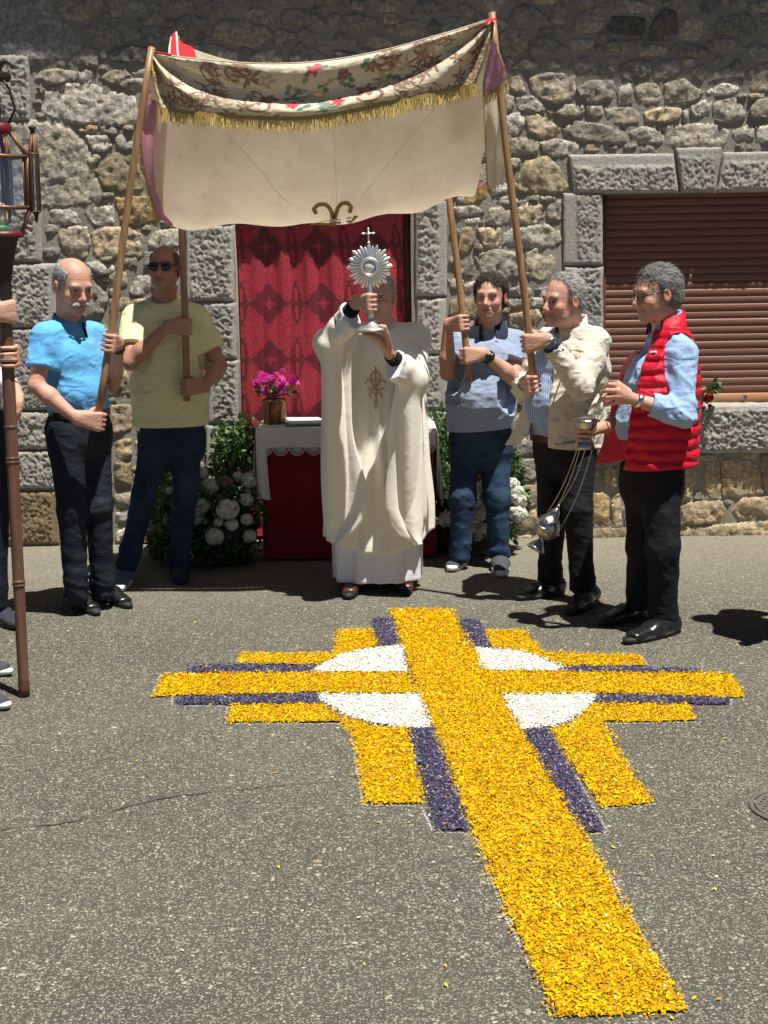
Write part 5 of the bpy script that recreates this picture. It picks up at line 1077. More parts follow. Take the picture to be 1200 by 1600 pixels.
bl_('foot', [(0, -0.108), (0.046, -0.108), (0.047, -0.098), (0.036, -0.07), (0.018, -0.045), (0.014, -0.03)]); bl_('bowl', [(0.012, -0.034), (0.030, -0.026), (0.044, -0.008), (0.050, 0.012), (0.052, 0.02), (0.0, 0.022)]); bl_('lid', [(0.0, 0.040), (0.03, 0.034), (0.062, 0.026), (0.066, 0.021), (0.062, 0.018), (0, 0.019)])

# ---------------------------------------------------------------- processional lantern
lb = G(38, 1086); lt = P(2, 366, 5.80); lax = unit(lt - lb); lan = empty('processional_lantern', lb, 'tall wooden staff topped by a glass-paned copper lantern at the left edge', 'lantern')
M_STAFF = wood('staff_wood', (0.10, 0.045, 0.03), (0.19, 0.09, 0.055), 0.4); M_COP = plain('copper_frame', (0.22, 0.105, 0.06), 0.5, 0.5, var=0.35); M_DRED = plain('dark_red_paint', (0.13, 0.008, 0.012), 0.45); M_BLK = plain('blackened_metal', (0.03, 0.025, 0.022), 0.45, 0.4)
Ls = np.linalg.norm(lt - lb)
mb = MB(); hs = np.linspace(0, Ls - 0.30, 24); mb.tube(lb + lax * hs[:, None], np.interp(hs, [0, 0.5, Ls], [0.0215, 0.0235, 0.026]), 16); mb.build('staff', M_STAFF, lan)
for h in (0.46, 0.475, 0.96, 0.975, 1.10):
    mb = MB(); mb.lathe(lb, [(0.0235, h - 0.006), (0.0268, h - .003), (0.0268, h + 0.003), (0.0235, h + 0.006)], lax, 18); mb.build('ring', M_STAFF, lan)
mb = MB(); mb.lathe(lb, [(0.0, 0), (0.0225, 0.0), (0.0235, 0.03), (0.0225, 0.06)], lax, 16); mb.build('ferrule', plain('rusty_ferrule', (0.13, 0.06, 0.04), 0.7, 0.3, bump=0.5), lan)
mb = MB(); mb.lathe(lt, [(0.027, -0.33), (0.030, -0.18), (0.040, -0.12), (0.062, -0.02), (0.070, 0.0)], lax, 18); mb.build('socket', M_BLK, lan)
E1 = unit(np.cross(lax, (0, 1, 0))) * -1; E1 = E1 if E1[0] > 0 else -E1; E2 = np.cross(lax, E1)
def hexp(r, h, k, off=0.0): a = k * math.pi / 2 + off; return lt + lax * h + (E1 * math.cos(a) + E2 * math.sin(a)) * r
LV = [(0.080, 0.0), (0.115, 0.10), (0.115, 0.29), (0.050, 0.385)]
mb = MB(); mb.lathe(lt, [(0.0, -0.012), (0.086, -0.012), (0.088, 0.0), (0.080, 0.012), (0, 0.012)], lax, 18); mb.lathe(lt, [(0.0, .375), (0.056, .375), (0.06, 0.385), (0.06, 0.405), (0.05, 0.415), (0, 0.415)], lax, 18); mb.build('red_rim', M_DRED, lan)
for k in range(4):
    mb = MB()
    for i in range(3): mb.tube([hexp(*LV[i], k), hexp(*LV[i + 1], k)], 0.0085, 6)
    for i in (1, 2): mb.tube([hexp(*LV[i], k), hexp(*LV[i], k + 1)], 0.0080, 6)
    for f_ in (0.12, 0.88): mb.tube([hexp(0.113, 0.10, k) * (1 - f_) + hexp(0.113, .10, k + 1) * f_, hexp(0.113, 0.29, k) * (1 - f_) + hexp(.113, .29, k + 1) * f_], 0.0035, 5)
    mb.build('frame_bar', M_COP, lan)
    for i in range(3): mb = MB(); mb.add([hexp(LV[i][0] * .985, LV[i][1], k), hexp(LV[i][0] * .985, LV[i][1], k + 1), hexp(LV[i + 1][0] * .985, LV[i + 1][1], k + 1), hexp(LV[i + 1][0] * .985, LV[i + 1][1], k)], [[0, 1, 2, 3]]); mb.build('pane', M_GLASS, lan, smooth=False)
    c = hexp(0.138, 0, k); tu = bpy.data.objects.new('turret', None); link(tu, lan)
    mb = MB()
    for j in range(6): a = j * 1.047; o_ = (E1 * math.cos(a) + E2 * math.sin(a)) * 0.018; mb.tube([c + lax * .085 + o_, c + lax * .30 + o_, c + lax * .375 + o_ * .35], 0.0036, 5)
    for h in (.085, .30): mb.tube([c + lax * h + (E1 * math.cos(a) + E2 * math.sin(a)) * 0.018 for a in np.linspace(0, 6.283, 7)], 0.004, 5)
    mb.build('bars', M_COP, tu); mb = MB(); mb.lathe(c, [(0.014, .09), (0.014, .30)], lax, 6); mb.build('pane', M_GLASS, tu, smooth=False)
    mb = MB(); mb.lathe(c, [(0.006, .365), (0.010, .375), (0.008, .385), (0.017, .40), (0.012, .402)], lax, 8); mb.lathe(c, [(0.0, 0.04), (0.006, 0.05), (0.008, .07), (0.016, .085)], lax, 8); mb.build('finial', M_BLK, tu)
mb = MB()
for k in range(4):
    a = k * math.pi / 2; o_ = E1 * math.cos(a) + E2 * math.sin(a); b0 = lt + lax * .415
    mb.tube([b0 + o_ * .05, b0 + o_ * .075 + lax * .05, b0 + o_ * .06 + lax * .12, b0 + o_ * .03 + lax * .17], 0.005, 6)
    th = np.linspace(0, 5.2, 14); mb.tube([b0 + lax * .20 + o_ * (.05 + .022 * math.cos(x)) + lax * .026 * math.sin(x) for x in th], 0.006, 6)
mb.lathe(lt, [(0.06, .57), (0.068, .585), (0.06, .60)], lax, 18); mb.lathe(lt, [(0.012, .60), (0.03, .64), (0.012, .68), (0.02, .70), (0, .73)], lax, 14); mb.build('crown', M_BLK, lan)
mb = MB(); mb.lathe(lt, [(0.0, .012), (0.017, .012), (0.017, .115), (0.0, .118)], lax, 14); mb.build('candle', plain('candle_wax', (0.75, 0.73, 0.62), 0.5, var=.03), lan)
mb = MB(); mb.lathe(lt, [(0.034, .012), (0.036, .03), (0.02, .034), (0, .034)], lax, 14); mb.build('candle_cup', plain('green_cup', (0.05, 0.22, 0.10), 0.4), lan)
# ================================================================ implicit-surface toolkit for people and clothing
f32 = np.float32
GH = [1.0]      # coarser for the two people who are almost wholly outside the picture
def cone(a, b, ra, rb):
    a = np.asarray(a, f32); b = np.asarray(b, f32); ab = b - a; L2 = float(ab @ ab) + 1e-9
    def g(p):
        t = np.clip(((p - a) @ ab) / L2, 0, 1); return np.linalg.norm(p - a - t[:, None] * ab, axis=1) - (ra + (rb - ra) * t)
    g.bb = (np.minimum(a - ra, b - rb), np.maximum(a + ra, b + rb)); return g
def frame(fwd, up=(0, 0, 1)):
    f = unit(fwd); r = unit(np.cross(f, up)); u = np.cross(r, f); return np.stack([r, f, u]).astype(f32)     # rows: right, forward, up
def ellip(c, r, R=None):
    c = np.asarray(c, f32); r = np.asarray(r, f32)
    def g(p):
        q = p - c
        if R is not None: q = q @ R.T
        k0 = np.linalg.norm(q / r, axis=1); k1 = np.linalg.norm(q / (r * r), axis=1) + 1e-9; return k0 * (k0 - 1) / k1
    m = float(r.max()); g.bb = (c - m, c + m); return g
def econe(a, b, side, w0, d0, w1, d1, p_=2.3):
    """tapered limb with an elliptic section: half-width along 'side', half-depth across it"""
    a = np.asarray(a, f32); b = np.asarray(b, f32); ax = unit(b - a).astype(f32); L = float(np.linalg.norm(b - a)); s = np.asarray(side, float); s = unit(s - ax * (s @ ax)).astype(f32); d = np.cross(ax, s).astype(f32)
    def g(p):
        q = p - a; h = q @ ax; t = np.clip(h / L, 0, 1); ex = h - t * L; w = w0 + (w1 - w0) * t; dd = d0 + (d1 - d0) * t; m = np.minimum(w, dd)
        return ((np.abs(q @ s / w) ** p_ + np.abs(q @ d / dd) ** p_ + np.abs(ex / m) ** p_) ** (1 / p_) - 1) * m
    m = max(w0, w1, d0, d1); g.bb = (np.minimum(a, b) - m, np.maximum(a, b) + m); return g
def smin(a, b, k):
    h = np.clip(0.5 + 0.5 * (b - a) / k, 0, 1); return b + (a - b) * h - k * h * (1 - h)
def blend(prims, k):
    ks = k if hasattr(k, '__len__') else [k] * len(prims)
    def g(p):
        d = prims[0](p)
        for q, kk in zip(prims[1:], ks[1:]): d = smin(d, q(p), kk)
        return d
    bb = [q.bb for q in prims]; g.bb = (np.min([b[0] for b in bb], 0), np.max([b[1] for b in bb], 0)); return g
def sdf_mesh(f, h, pad=0.03, bb=None):
    lo, hi = bb if bb is not None else f.bb
    lo = np.asarray(lo, float) - pad; hi = np.asarray(hi, float) + pad; Bk = 8
    nb = np.maximum(1, np.ceil((hi - lo) / (h * Bk)).astype(int)); n = nb * Bk + 1
    bi = np.stack(np.meshgrid(*[np.arange(k) for k in nb], indexing='ij'), -1).reshape(-1, 3)
    cen = (lo + (bi * Bk + Bk / 2) * h).astype(f32); dc = f(cen)
    V = np.repeat(np.repeat(np.repeat(dc.reshape(nb), Bk, 0), Bk, 1), Bk, 2); V = np.pad(V, ((0, 1),) * 3, mode='edge').astype(f32)
    act = bi[np.abs(dc) < h * Bk * 0.9 + 0.016]
    o = np.stack(np.meshgrid(*[np.arange(Bk + 1)] * 3, indexing='ij'), -1).reshape(-1, 3)
    for i in range(0, len(act), 48):
        idx = (act[i:i + 48, None] * Bk + o[None]).reshape(-1, 3); V[idx[:, 0], idx[:, 1], idx[:, 2]] = f((lo + idx * h).astype(f32))
    S = V < 0
    m = np.zeros(np.array(V.shape) - 1, np.int8)
    for dx in (0, 1):
        for dy in (0, 1):
            for dz in (0, 1): m += S[dx:dx + m.shape[0], dy:dy + m.shape[1], dz:dz + m.shape[2]]
    ac = np.stack(np.nonzero((m > 0) & (m < 8)), -1)
    id3 = np.full(m.shape, -1, np.int32); id3[ac[:, 0], ac[:, 1], ac[:, 2]] = np.arange(len(ac))
    cr = [(x, y, z) for x in (0, 1) for y in (0, 1) for z in (0, 1)]; cv = np.stack([V[ac[:, 0] + x, ac[:, 1] + y, ac[:, 2] + z] for x, y, z in cr], -1)
    acc = np.zeros((len(ac), 3)); cnt = np.zeros(len(ac))
    for a in range(8):
        for b in range(a + 1, 8):
            if sum(abs(np.array(cr[a]) - cr[b])) != 1: continue
            va, vb = cv[:, a], cv[:, b]; x = (va < 0) != (vb < 0); t = np.where(x, va / np.where(x, va - vb, 1), 0)
            acc += x[:, None] * (np.array(cr[a]) + t[:, None] * (np.array(cr[b]) - np.array(cr[a]))); cnt += x
    P_ = lo + (ac + acc / cnt[:, None]) * h; quads = []
    for ax in range(3):
        sl0 = [slice(None)] * 3; sl1 = [slice(None)] * 3; sl0[ax] = slice(0, -1); sl1[ax] = slice(1, None)
        ed = np.stack(np.nonzero(S[tuple(sl0)] != S[tuple(sl1)]), -1); o1, o2 = [k for k in range(3) if k != ax]
        ok = (ed[:, o1] > 0) & (ed[:, o2] > 0) & (ed[:, o1] < m.shape[o1]) & (ed[:, o2] < m.shape[o2]); ed = ed[ok]
        if not len(ed): continue
        def cell(a, b): e = ed.copy(); e[:, o1] -= a; e[:, o2] -= b; return id3[e[:, 0], e[:, 1], e[:, 2]]
        q = np.stack([cell(1, 1), cell(0, 1), cell(0, 0), cell(1, 0)], -1); flip = S[ed[:, 0], ed[:, 1], ed[:, 2]]
        if ax == 1: flip = ~flip
        q[~flip] = q[~flip][:, ::-1]; quads.append(q)
    Q = np.concatenate(quads); Q = Q[(Q >= 0).all(1)]
    return P_, Q
def vnormals(V, Q):
    n = np.cross(V[Q[:, 2]] - V[Q[:, 0]], V[Q[:, 3]] - V[Q[:, 1]]); N = np.zeros_like(V)
    for k in range(4): np.add.at(N, Q[:, k], n)
    return N / (np.linalg.norm(N, axis=1, keepdims=True) + 1e-12)
def creases(p, seed, amp, sx=9.0, sz=20.0, tilt=0.5):
    """soft cloth folds: ridged noise drawn out sideways and warped"""
    q = np.stack([p[:, 0] * sx, p[:, 1] * sx, (p[:, 2] + tilt * p[:, 0] * 0.6) * sz], -1) + seed
    w = noise3(q * 0.5 + 3.1); r = np.clip(1 - 2.1 * np.abs(noise3(q + w[:, None] * 1.1)), 0, 1) ** 2.5; return amp * (r * 1.7 - 0.45 + 0.7 * noise3(q * 0.45 + 9))

# ---------------------------------------------------------------- people
def skin_mat():
    t = NT('skin'); a = t.n('VertexColor', layer_name='Col'); c = t.coord()
    col = t.mix(t.ramp(t.noise(c, 26, 4, 0.6), [(0.35, 0), (0.75, 0.35)]), a, t.mix(1.0, a, (1.05, 0.72, 0.62), 'MULTIPLY'))
    col = t.mix(t.math('MULTIPLY', t.noise(c, 130, 3), 0.25), col, t.mix(1.0, col, (0.62, 0.5, 0.45), 'MULTIPLY'))
    return t.done(col, 0.48, t.bump(t.math('ADD', t.noise(c, 70, 4, 0.65), t.math('MULTIPLY', t.noise(t.scale(c, (1, 1, 5)), 28, 3), 0.8)), 0.5, 0.005), Specular_IOR_Level=0.4, Subsurface_Weight=0.12, Subsurface_Scale=0.005, Subsurface_Radius=(1.0, 0.3, 0.15))
M_SKIN = skin_mat()
M_HAIR = vcol('hair', 0.7, 0, var=0.4, spec=0.2)
def head_prims(hc, R, s, o):
    """R rows right/forward/up; o: feature options"""
    def L(x, y, z): return hc + (x * R[0] + y * R[1] + z * R[2]) * s
    E = lambda x, y, z, rx, ry, rz: ellip(L(x, y, z), (rx * s, ry * s, rz * s), R)
    jw = o.get('jaw', 1.0)
    add = [(E(0, -0.014, 0.034, 0.074, 0.095, 0.082), 0.0), (E(0, 0.03, -0.028, 0.062, 0.060, 0.085), 0.03), (E(0, 0.030, -0.072, 0.052 * jw, 0.052, 0.040), 0.025), (E(0, 0.070, -0.098, 0.024, 0.018, 0.018), 0.025),
           (cone(L(-0.038, 0.078, 0.020), L(0.038, 0.078, 0.020), 0.012 * s, 0.012 * s), 0.018), (E(-0.040, 0.062, -0.028, 0.022, 0.020, 0.020), 0.02), (E(0.040, 0.062, -0.028, 0.022, 0.020, 0.020), 0.02),
           (cone(L(0, 0.086, 0.010), L(0, 0.108, -0.030), 0.0075 * s, 0.0125 * s), 0.012), (E(-0.013, 0.096, -0.036, 0.009, 0.011, 0.008), 0.006), (E(0.013, 0.096, -0.036, 0.009, 0.011, 0.008), 0.006),
           (cone(L(-0.020, 0.084, -0.058), L(0.020, 0.084, -0.058), 0.0075 * s, 0.0075 * s), 0.010), (cone(L(-0.017, 0.083, -0.070), L(0.017, 0.083, -0.070), 0.0075 * s, 0.0075 * s), 0.008)]
    ears = [E(sx * 0.080, -0.006, -0.008, 0.010, 0.019, 0.031) for sx in (-1, 1)]; earc = [E(sx * 0.090, 0.0, -0.006, 0.008, 0.011, 0.020) for sx in (-1, 1)]
    sock = [E(sx * 0.032, 0.098, -0.001, 0.020, 0.021, 0.015) for sx in (-1, 1)]; eyes = [E(sx * 0.032, 0.0755, -0.001, 0.0135, 0.0125, 0.0115) for sx in (-1, 1)]
    mouth = cone(L(-0.022, 0.094, -0.064), L(0.022, 0.094, -0.064), 0.0042 * s, 0.0042 * s)
    fold = [cone(L(sx * 0.022, 0.098, -0.034), L(sx * 0.036, 0.080, -0.068), 0.006 * s, 0.005 * s) for sx in (-1, 1)]
    def g(p):
        d = add[0][0](p)
        for q, k in add[1:]: d = smin(d, q(p), k * s)
        for q in sock: d = -smin(-d, q(p), 0.012 * s)
        for q in fold: d = -smin(-d, q(p), 0.008 * s)
        d = -smin(-d, mouth(p), 0.004 * s)
        for q in eyes: d = np.minimum(d, q(p))
        for e, c in zip(ears, earc): d = smin(d, np.maximum(e(p), -c(p)), 0.006 * s)
        return d
    g.bb = (hc - 0.15 * s, hc + 0.15 * s); return g
def head_color(V, hc, R, s, skin, o):
    q = ((V - hc) @ R.T) / s; c = np.tile(np.array(skin), (len(V), 1)).astype(float); x, y, z = np.abs(q[:, 0]), q[:, 1], q[:, 2]; near = (np.linalg.norm(q, axis=1) < 0.16)
    def mixin(m, col): m = np.clip(m, 0, 1)[:, None] * near[:, None]; c[:] = c * (1 - m) + np.array(col) * m
    sk = np.array(skin)
    mixin(0.45 * np.exp(-((x - 0.045) ** 2 + (y - 0.07) ** 2 + (z + 0.03) ** 2) / 0.0006), sk * (1.15, 0.75, 0.7)); mixin(0.5 * np.exp(-(x ** 2 + (y - 0.115) ** 2 + (z + 0.032) ** 2) / 0.0003), sk * (1.15, 0.72, 0.66))
    mixin(0.55 * sstep(0.07, 0.085, x) * (y < 0.03), sk * (1.1, 0.7, 0.62))
    bt = o.get('beard', 0.18); mixin(bt * sstep(-0.035, -0.06, z) * sstep(0.02, 0.05, y) * (x < 0.06), (0.12, 0.10, 0.09))
    mixin(0.75 * (x < 0.022) * (y > 0.075) * (np.abs(z + 0.064) < 0.0085), sk * (0.85, 0.5, 0.48)); mixin(0.6 * (x < 0.021) * (y > 0.07) * (np.abs(z + 0.064) < 0.0025), sk * 0.25)
    e = np.hypot(x - 0.032, (z + 0.001) * 1.25); mixin((e < 0.0115) * (y > 0.073) * 0.9, (0.42, 0.36, 0.32)); mixin((e < 0.0062) * (y > 0.078), (0.03, 0.02, 0.015)); mixin((np.abs(z - 0.0095) < 0.0028) * (np.abs(x - 0.032) < 0.015) * (y > 0.068), sk * 0.35)
    br = 0.022 + 0.004 * np.cos((x - 0.034) * 90); mixin(0.75 * (np.abs(z - br) < 0.0048) * (np.abs(x - 0.033) < 0.019) * (y > 0.06), o.get('brow', (0.10, 0.08, 0.07)))
    return c
def grip(C, A, r, elbow, sg, hs=1.0, spread=1.0, wrist_off=0.088):
    """hand closed round a bar: C on its axis, A towards the thumb; returns prims and the wrist"""
    C = np.asarray(C, float); A = unit(A); f = C - elbow; f = unit(f - A * (f @ A)); n = sg * np.cross(A, f)
    W_ = C - f * wrist_off * hs + n * (r + 0.014); pr = []; off = [0.033, 0.011, -0.011, -0.032]; rk = r + 0.0105 * hs
    ang = [(30, 88, 150, 205), (30, 92, 158, 215), (30, 92, 160, 215), (34, 95, 155, 200)]; rad = [(0.0104, 0.0092, 0.0084, 0.0070), (0.0106, 0.0094, 0.0086, 0.0072), (0.0102, 0.0090, 0.0082, 0.0070), (0.0090, 0.0080, 0.0072, 0.0064)]
    for o, an, rd in zip(off, ang, rad):
        pts = [C + A * o * hs * spread + (rk + 0.004 * (k == 1)) * (math.cos(math.radians(a)) * n + math.sin(math.radians(a)) * f) for k, a in enumerate(an)]
        pr.append((cone(W_ + A * o * 0.45, pts[0], 0.016 * hs, 0.0135 * hs), 0.014))
        for k in range(3): pr.append((cone(pts[k], pts[k + 1], rd[k] * hs, rd[k + 1] * hs), 0.0015))
    th = [W_ + A * 0.020 * hs, C + A * 0.030 * hs - f * 0.034 * hs + n * (r * 0.3)] + [C + A * z * hs + (rk + 0.002) * (math.cos(math.radians(a)) * n + math.sin(math.radians(a)) * f) for z, a in ((0.044, -78), (0.052, -128))]
    for k, (ra, rb) in enumerate(((0.017, 0.0145), (0.0145, 0.0115), (0.0112, 0.0090))): pr.append((cone(th[k], th[k + 1], ra * hs, rb * hs), 0.008 if k == 0 else 0.004))
    return pr, W_
def fingers_hand(W_, K, tips, thumb, hs=1.0):
    """free hand: wrist, four knuckles, three further joints per finger, and the thumb's joints"""
    pr = []
    for kn, tp in zip(K, tips):
        pr.append((cone(W_ + (np.asarray(kn) - W_) * 0.1, kn, 0.018 * hs, 0.0130 * hs), 0.014)); pts = [kn] + list(tp); rd = np.linspace(0.0112, 0.0078, len(pts))
        for k in range(len(pts) - 1): pr.append((cone(pts[k], pts[k + 1], rd[k] * hs, rd[k + 1] * hs), 0.0035))
    rd = np.linspace(0.0155, 0.0090, len(thumb))
    for k in range(len(thumb) - 1): pr.append((cone(thumb[k], thumb[k + 1], rd[k] * hs, rd[k + 1] * hs), 0.008 if k == 0 else 0.004))
    return pr
def body_mesh(par, J, skin, o, h=0.005):
    """one continuous skin: head, neck, shoulders, arms and hands"""
    hs = o.get('hs', 1.03); R = frame(J['face'], J.get('hup', (0, 0, 1))); hc = np.asarray(J['head'], float); hd = head_prims(hc, R, hs, o); nk = np.asarray(J['neck'], float)
    base = hc + (-0.028 * R[1] - 0.055 * R[2]) * hs; lp = [(cone(base, nk, 0.056 * hs, 0.062), 0.03)]
    for s in 'LR':
        if ('sh' + s) not in J: continue
        sh, el, hp, wr_ = J['sh' + s], J['el' + s], J['hand' + s][0], J['hand' + s][1]; ar = o.get('arm', 1.0)
        lp += [(cone(nk - (0, 0, 0.04), sh, 0.055, 0.048), 0.03), (cone(sh, el, 0.048 * ar, 0.037 * ar), 0.02), (cone(el, el + (wr_ - el) * 0.32, 0.037 * ar, 0.0395 * ar), 0.012), (cone(el + (wr_ - el) * 0.32, wr_, 0.0395 * ar, 0.0255), 0.02)] + hp
    bbs = [hd.bb] + [q.bb for q, _ in lp]; limbs = lp
    def g(p):
        d = np.full(len(p), 0.5, f32); mh = ((p > hd.bb[0]) & (p < hd.bb[1])).all(1)
        if mh.any(): d[mh] = hd(p[mh])
        p0, p1 = p.min(0), p.max(0)
        for q, k in limbs:
            b0, b1 = q.bb
            if (p1 > b0 - 0.05).all() and (p0 < b1 + 0.05).all(): d = smin(d, q(p), k)
        return d
    bb = (np.min([b[0] for b in bbs], 0), np.max([b[1] for b in bbs], 0))
    V, Q = sdf_mesh(g, h * GH[0], 0.02, bb)
    o_ = mesh_np('body', V, Q, M_SKIN, par, col=head_color(V, hc, R, hs, skin, o)); return o_, hc, R, hs
def hair(par, hc, R, s, style, col, seed=0, n=2600, length=0.022, thick=0.008):
    def L(x, y, z): return hc + (x * R[0] + y * R[1] + z * R[2]) * s
    cr = ellip(L(0, -0.014, 0.034), ((0.074 + thick) * s, (0.095 + thick) * s, (0.082 + thick) * s), R); back = ellip(L(0, -0.045, -0.015), (0.070 * s, 0.058 * s, 0.068 * s), R)
    def zone(q):     # >0 where hair grows, head coordinates
        x, y, z = np.abs(q[:, 0]), q[:, 1], q[:, 2]
        if style == 'full': fr = 0.062 - 0.5 * np.maximum(0, x - 0.045); top = np.minimum((z - 0.066 - 0.35 * np.maximum(0, y - 0.03)), 0.012); front = np.where(z > 0.06, fr - y, 0.028 - y - 0.25 * (0.06 - z) * (z < 0.06)); side = z + 0.012 + 0.62 * np.maximum(0, -y); return np.minimum(front, np.minimum(side + 0.03 * (y < 0.0), 0.03))
        if style == 'receding': fr = 0.040 - 0.6 * np.maximum(0, x - 0.03) - 0.35 * np.maximum(0, 0.03 - x) * 0; front = np.where(z > 0.058, fr - y, 0.020 - y); side = z + 0.012 + 0.62 * np.maximum(0, -y); return np.minimum(front, np.minimum(side, 0.03))
        if style == 'sides': return np.minimum(np.minimum(0.044 - y, 0.080 - 0.25 * np.maximum(0, y) - z + 0.3 * np.maximum(0, -y - 0.04)), z + 0.022 + 0.55 * np.maximum(0, -y))
    def g(p):
        q = ((p - hc) @ R.T) / s; zz = zone(q); nz = noise3(p * 38 + seed) * 0.007 + noise3(p * 110 + seed) * 0.003
        d = smin(cr(p), back(p), 0.02); return np.maximum(d + nz + 0.0, -zz * 0.7 * s)
    g.bb = (hc - 0.14 * s, hc + 0.14 * s); V, Q = sdf_mesh(g, 0.0048, 0.01); N = vnormals(V, Q); rg = np.random.default_rng(seed + 5)
    base = np.array(col) * rg.uniform(0.75, 1.1, (len(V), 1)); mb = MB(); mb.add(V, Q, base)
    q = ((V - hc) @ R.T) / s; outer = (N * (V - hc)).sum(1) > 0.02 * s; pool = np.where(outer)[0]; k = rg.choice(pool, n)
    p0 = V[k] - N[k] * 0.002; comb = -R[1] * 0.85 - R[2] * 0.45 + R[0] * rg.normal(0, .25, (n, 1)) + rg.normal(0, 0.22, (n, 3)); comb = comb - N[k] * (comb * N[k]).sum(1, keepdims=True)
    comb /= np.linalg.norm(comb, axis=1, keepdims=True) + 1e-9; ln = length * rg.uniform(0.5, 1.35, (n, 1)); sd_ = np.cross(comb, N[k]) * 0.0010
    m1 = p0 + comb * ln * 0.5 + N[k] * ln * 0.34; tp = p0 + comb * ln + N[k] * ln * rg.uniform(-0.05, 0.42, (n, 1))
    Vs = np.stack([p0 - sd_, p0 + sd_, m1 + sd_, m1 - sd_, tp], 1).reshape(-1, 3); i = np.arange(n) * 5; sc = np.repeat(np.array(col) * rg.uniform(0.35, 1.6, (n, 1)), 5, 0)
    n0 = mb.n; mb.add(Vs, np.stack([i, i + 1, i + 2, i + 3], -1), sc); mb.F3.append(np.stack([i + 3, i + 2, i + 4], -1) + n0)
    return mb.build('hair', M_HAIR, par, use_col=True)
def garment(name, par, prims, m, k=0.03, h=0.009, fold=0.004, seed=1.0, cuts=(), sx=9.0, sz=18.0, extra=None, inset=None):
    f0 = blend(prims, k)
    def g(p):
        d = f0(p)
        nr = np.abs(d) < 0.055
        if nr.any():
            pn = p[nr]; dn = d[nr]
            if extra is not None: dn = extra(pn, dn)
            if fold: dn = dn - creases(pn, seed, fold, sx, sz)
            d = d.astype(f32); d[nr] = dn
        for pt, nn in cuts: d = np.maximum(d, (p - np.asarray(pt, f32)) @ np.asarray(nn, f32))
        return d
    V, Q = sdf_mesh(g, h * GH[0], 0.025, f0.bb); return mesh_np(name, V, Q, m, par)
def shoe(par, heel, toe, m, msole, w=0.044, hgt=0.062, sole_h=0.022, ank=None, style='shoe', name='shoe'):
    heel = np.array(heel, float); toe = np.array(toe, float); gz = ground_z(heel[0], heel[1]) + 0.003; heel[2] = toe[2] = gz; d = unit(toe - heel); L = np.linalg.norm(toe - heel); s = np.cross(d, (0, 0, 1.0)); up = np.array([0, 0, 1.0])
    at = lambda t, z: heel + d * (L * t) + up * z
    top = at(0.16, hgt + 0.05) if ank is None else np.array([ank[0], ank[1], gz + hgt + 0.05])
    pr = [econe(at(0.12, 0.035), at(0.48, 0.036), s, w * 0.80, 0.038, w * 0.95, 0.036), econe(at(0.48, 0.032), at(0.84, 0.024), s, w * 0.98, 0.034, w * 0.86, 0.024), econe(at(0.14, 0.05), top, s, w * 0.78, 0.040, w * 0.80, 0.042)]
    o = garment(name, par, pr, m, 0.03, 0.006, 0.0012, 3.0 + heel[0], cuts=[((0, 0, gz + sole_h * 0.6), (0, 0, -1)), ((0, 0, gz + hgt + 0.03), (0, 0, 1))])
    ang = np.linspace(0, 2 * math.pi, 40, endpoint=False); t = 0.5 + 0.515 * np.cos(ang); ww = (w * 1.0) * np.sign(np.sin(ang)) * np.abs(np.sin(ang)) ** 0.62 * (0.82 + 0.22 * np.sin(np.pi * np.clip(t, 0, 1) * 0.9 + 0.35)); c = heel + d[None] * (L * t)[:, None] + s[None] * ww[:, None]
    lift = 0.010 * sstep(0.75, 1.05, t) if style == 'sneaker' else 0.004 * sstep(0.8, 1.05, t)
    V = np.concatenate([c + up * lift[:, None], c * 1.0 + up * (sole_h + lift)[:, None], [at(.5, 0), at(.5, sole_h)]]); j = np.arange(40); j2 = (j + 1) % 40
    mesh_np('sole', V, [np.stack([j, j2, 40 + j2, 40 + j], -1), np.concatenate([np.stack([j2, j, np.full(40, 80)], -1), np.stack([40 + j, 40 + j2, np.full(40, 81)], -1)])], msole, o, smooth=False)
    return o, (d, s, L, heel, gz)
def laces(par, info, m, n=4, z0=0.075):
    d, s, L, heel, gz = info; mb = MB()
    for k in range(n): t = 0.38 + 0.09 * k; z = gz + 0.082 - 0.009 * k; mb.tube([heel * (1, 1, 0) + d * L * t - s * .024 + (0, 0, z - .010), heel * (1, 1, 0) + d * L * (t + .02) + (0, 0, z), heel * (1, 1, 0) + d * L * t + s * .024 + (0, 0, z - .010)], 0.0028, 5)
    return mb.build('laces', m, par)
def band(name, par, c, axis, r, w, th, m, R2=None):
    mb = MB(); mb.lathe(np.asarray(c) - unit(axis) * w / 2, [(r, 0), (r + th, 0.002), (r + th, w - 0.002), (r, w)], axis, 24); return mb.build(name, m, par)
def lerp(a, b, t): return np.asarray(a) * (1 - t) + np.asarray(b) * t
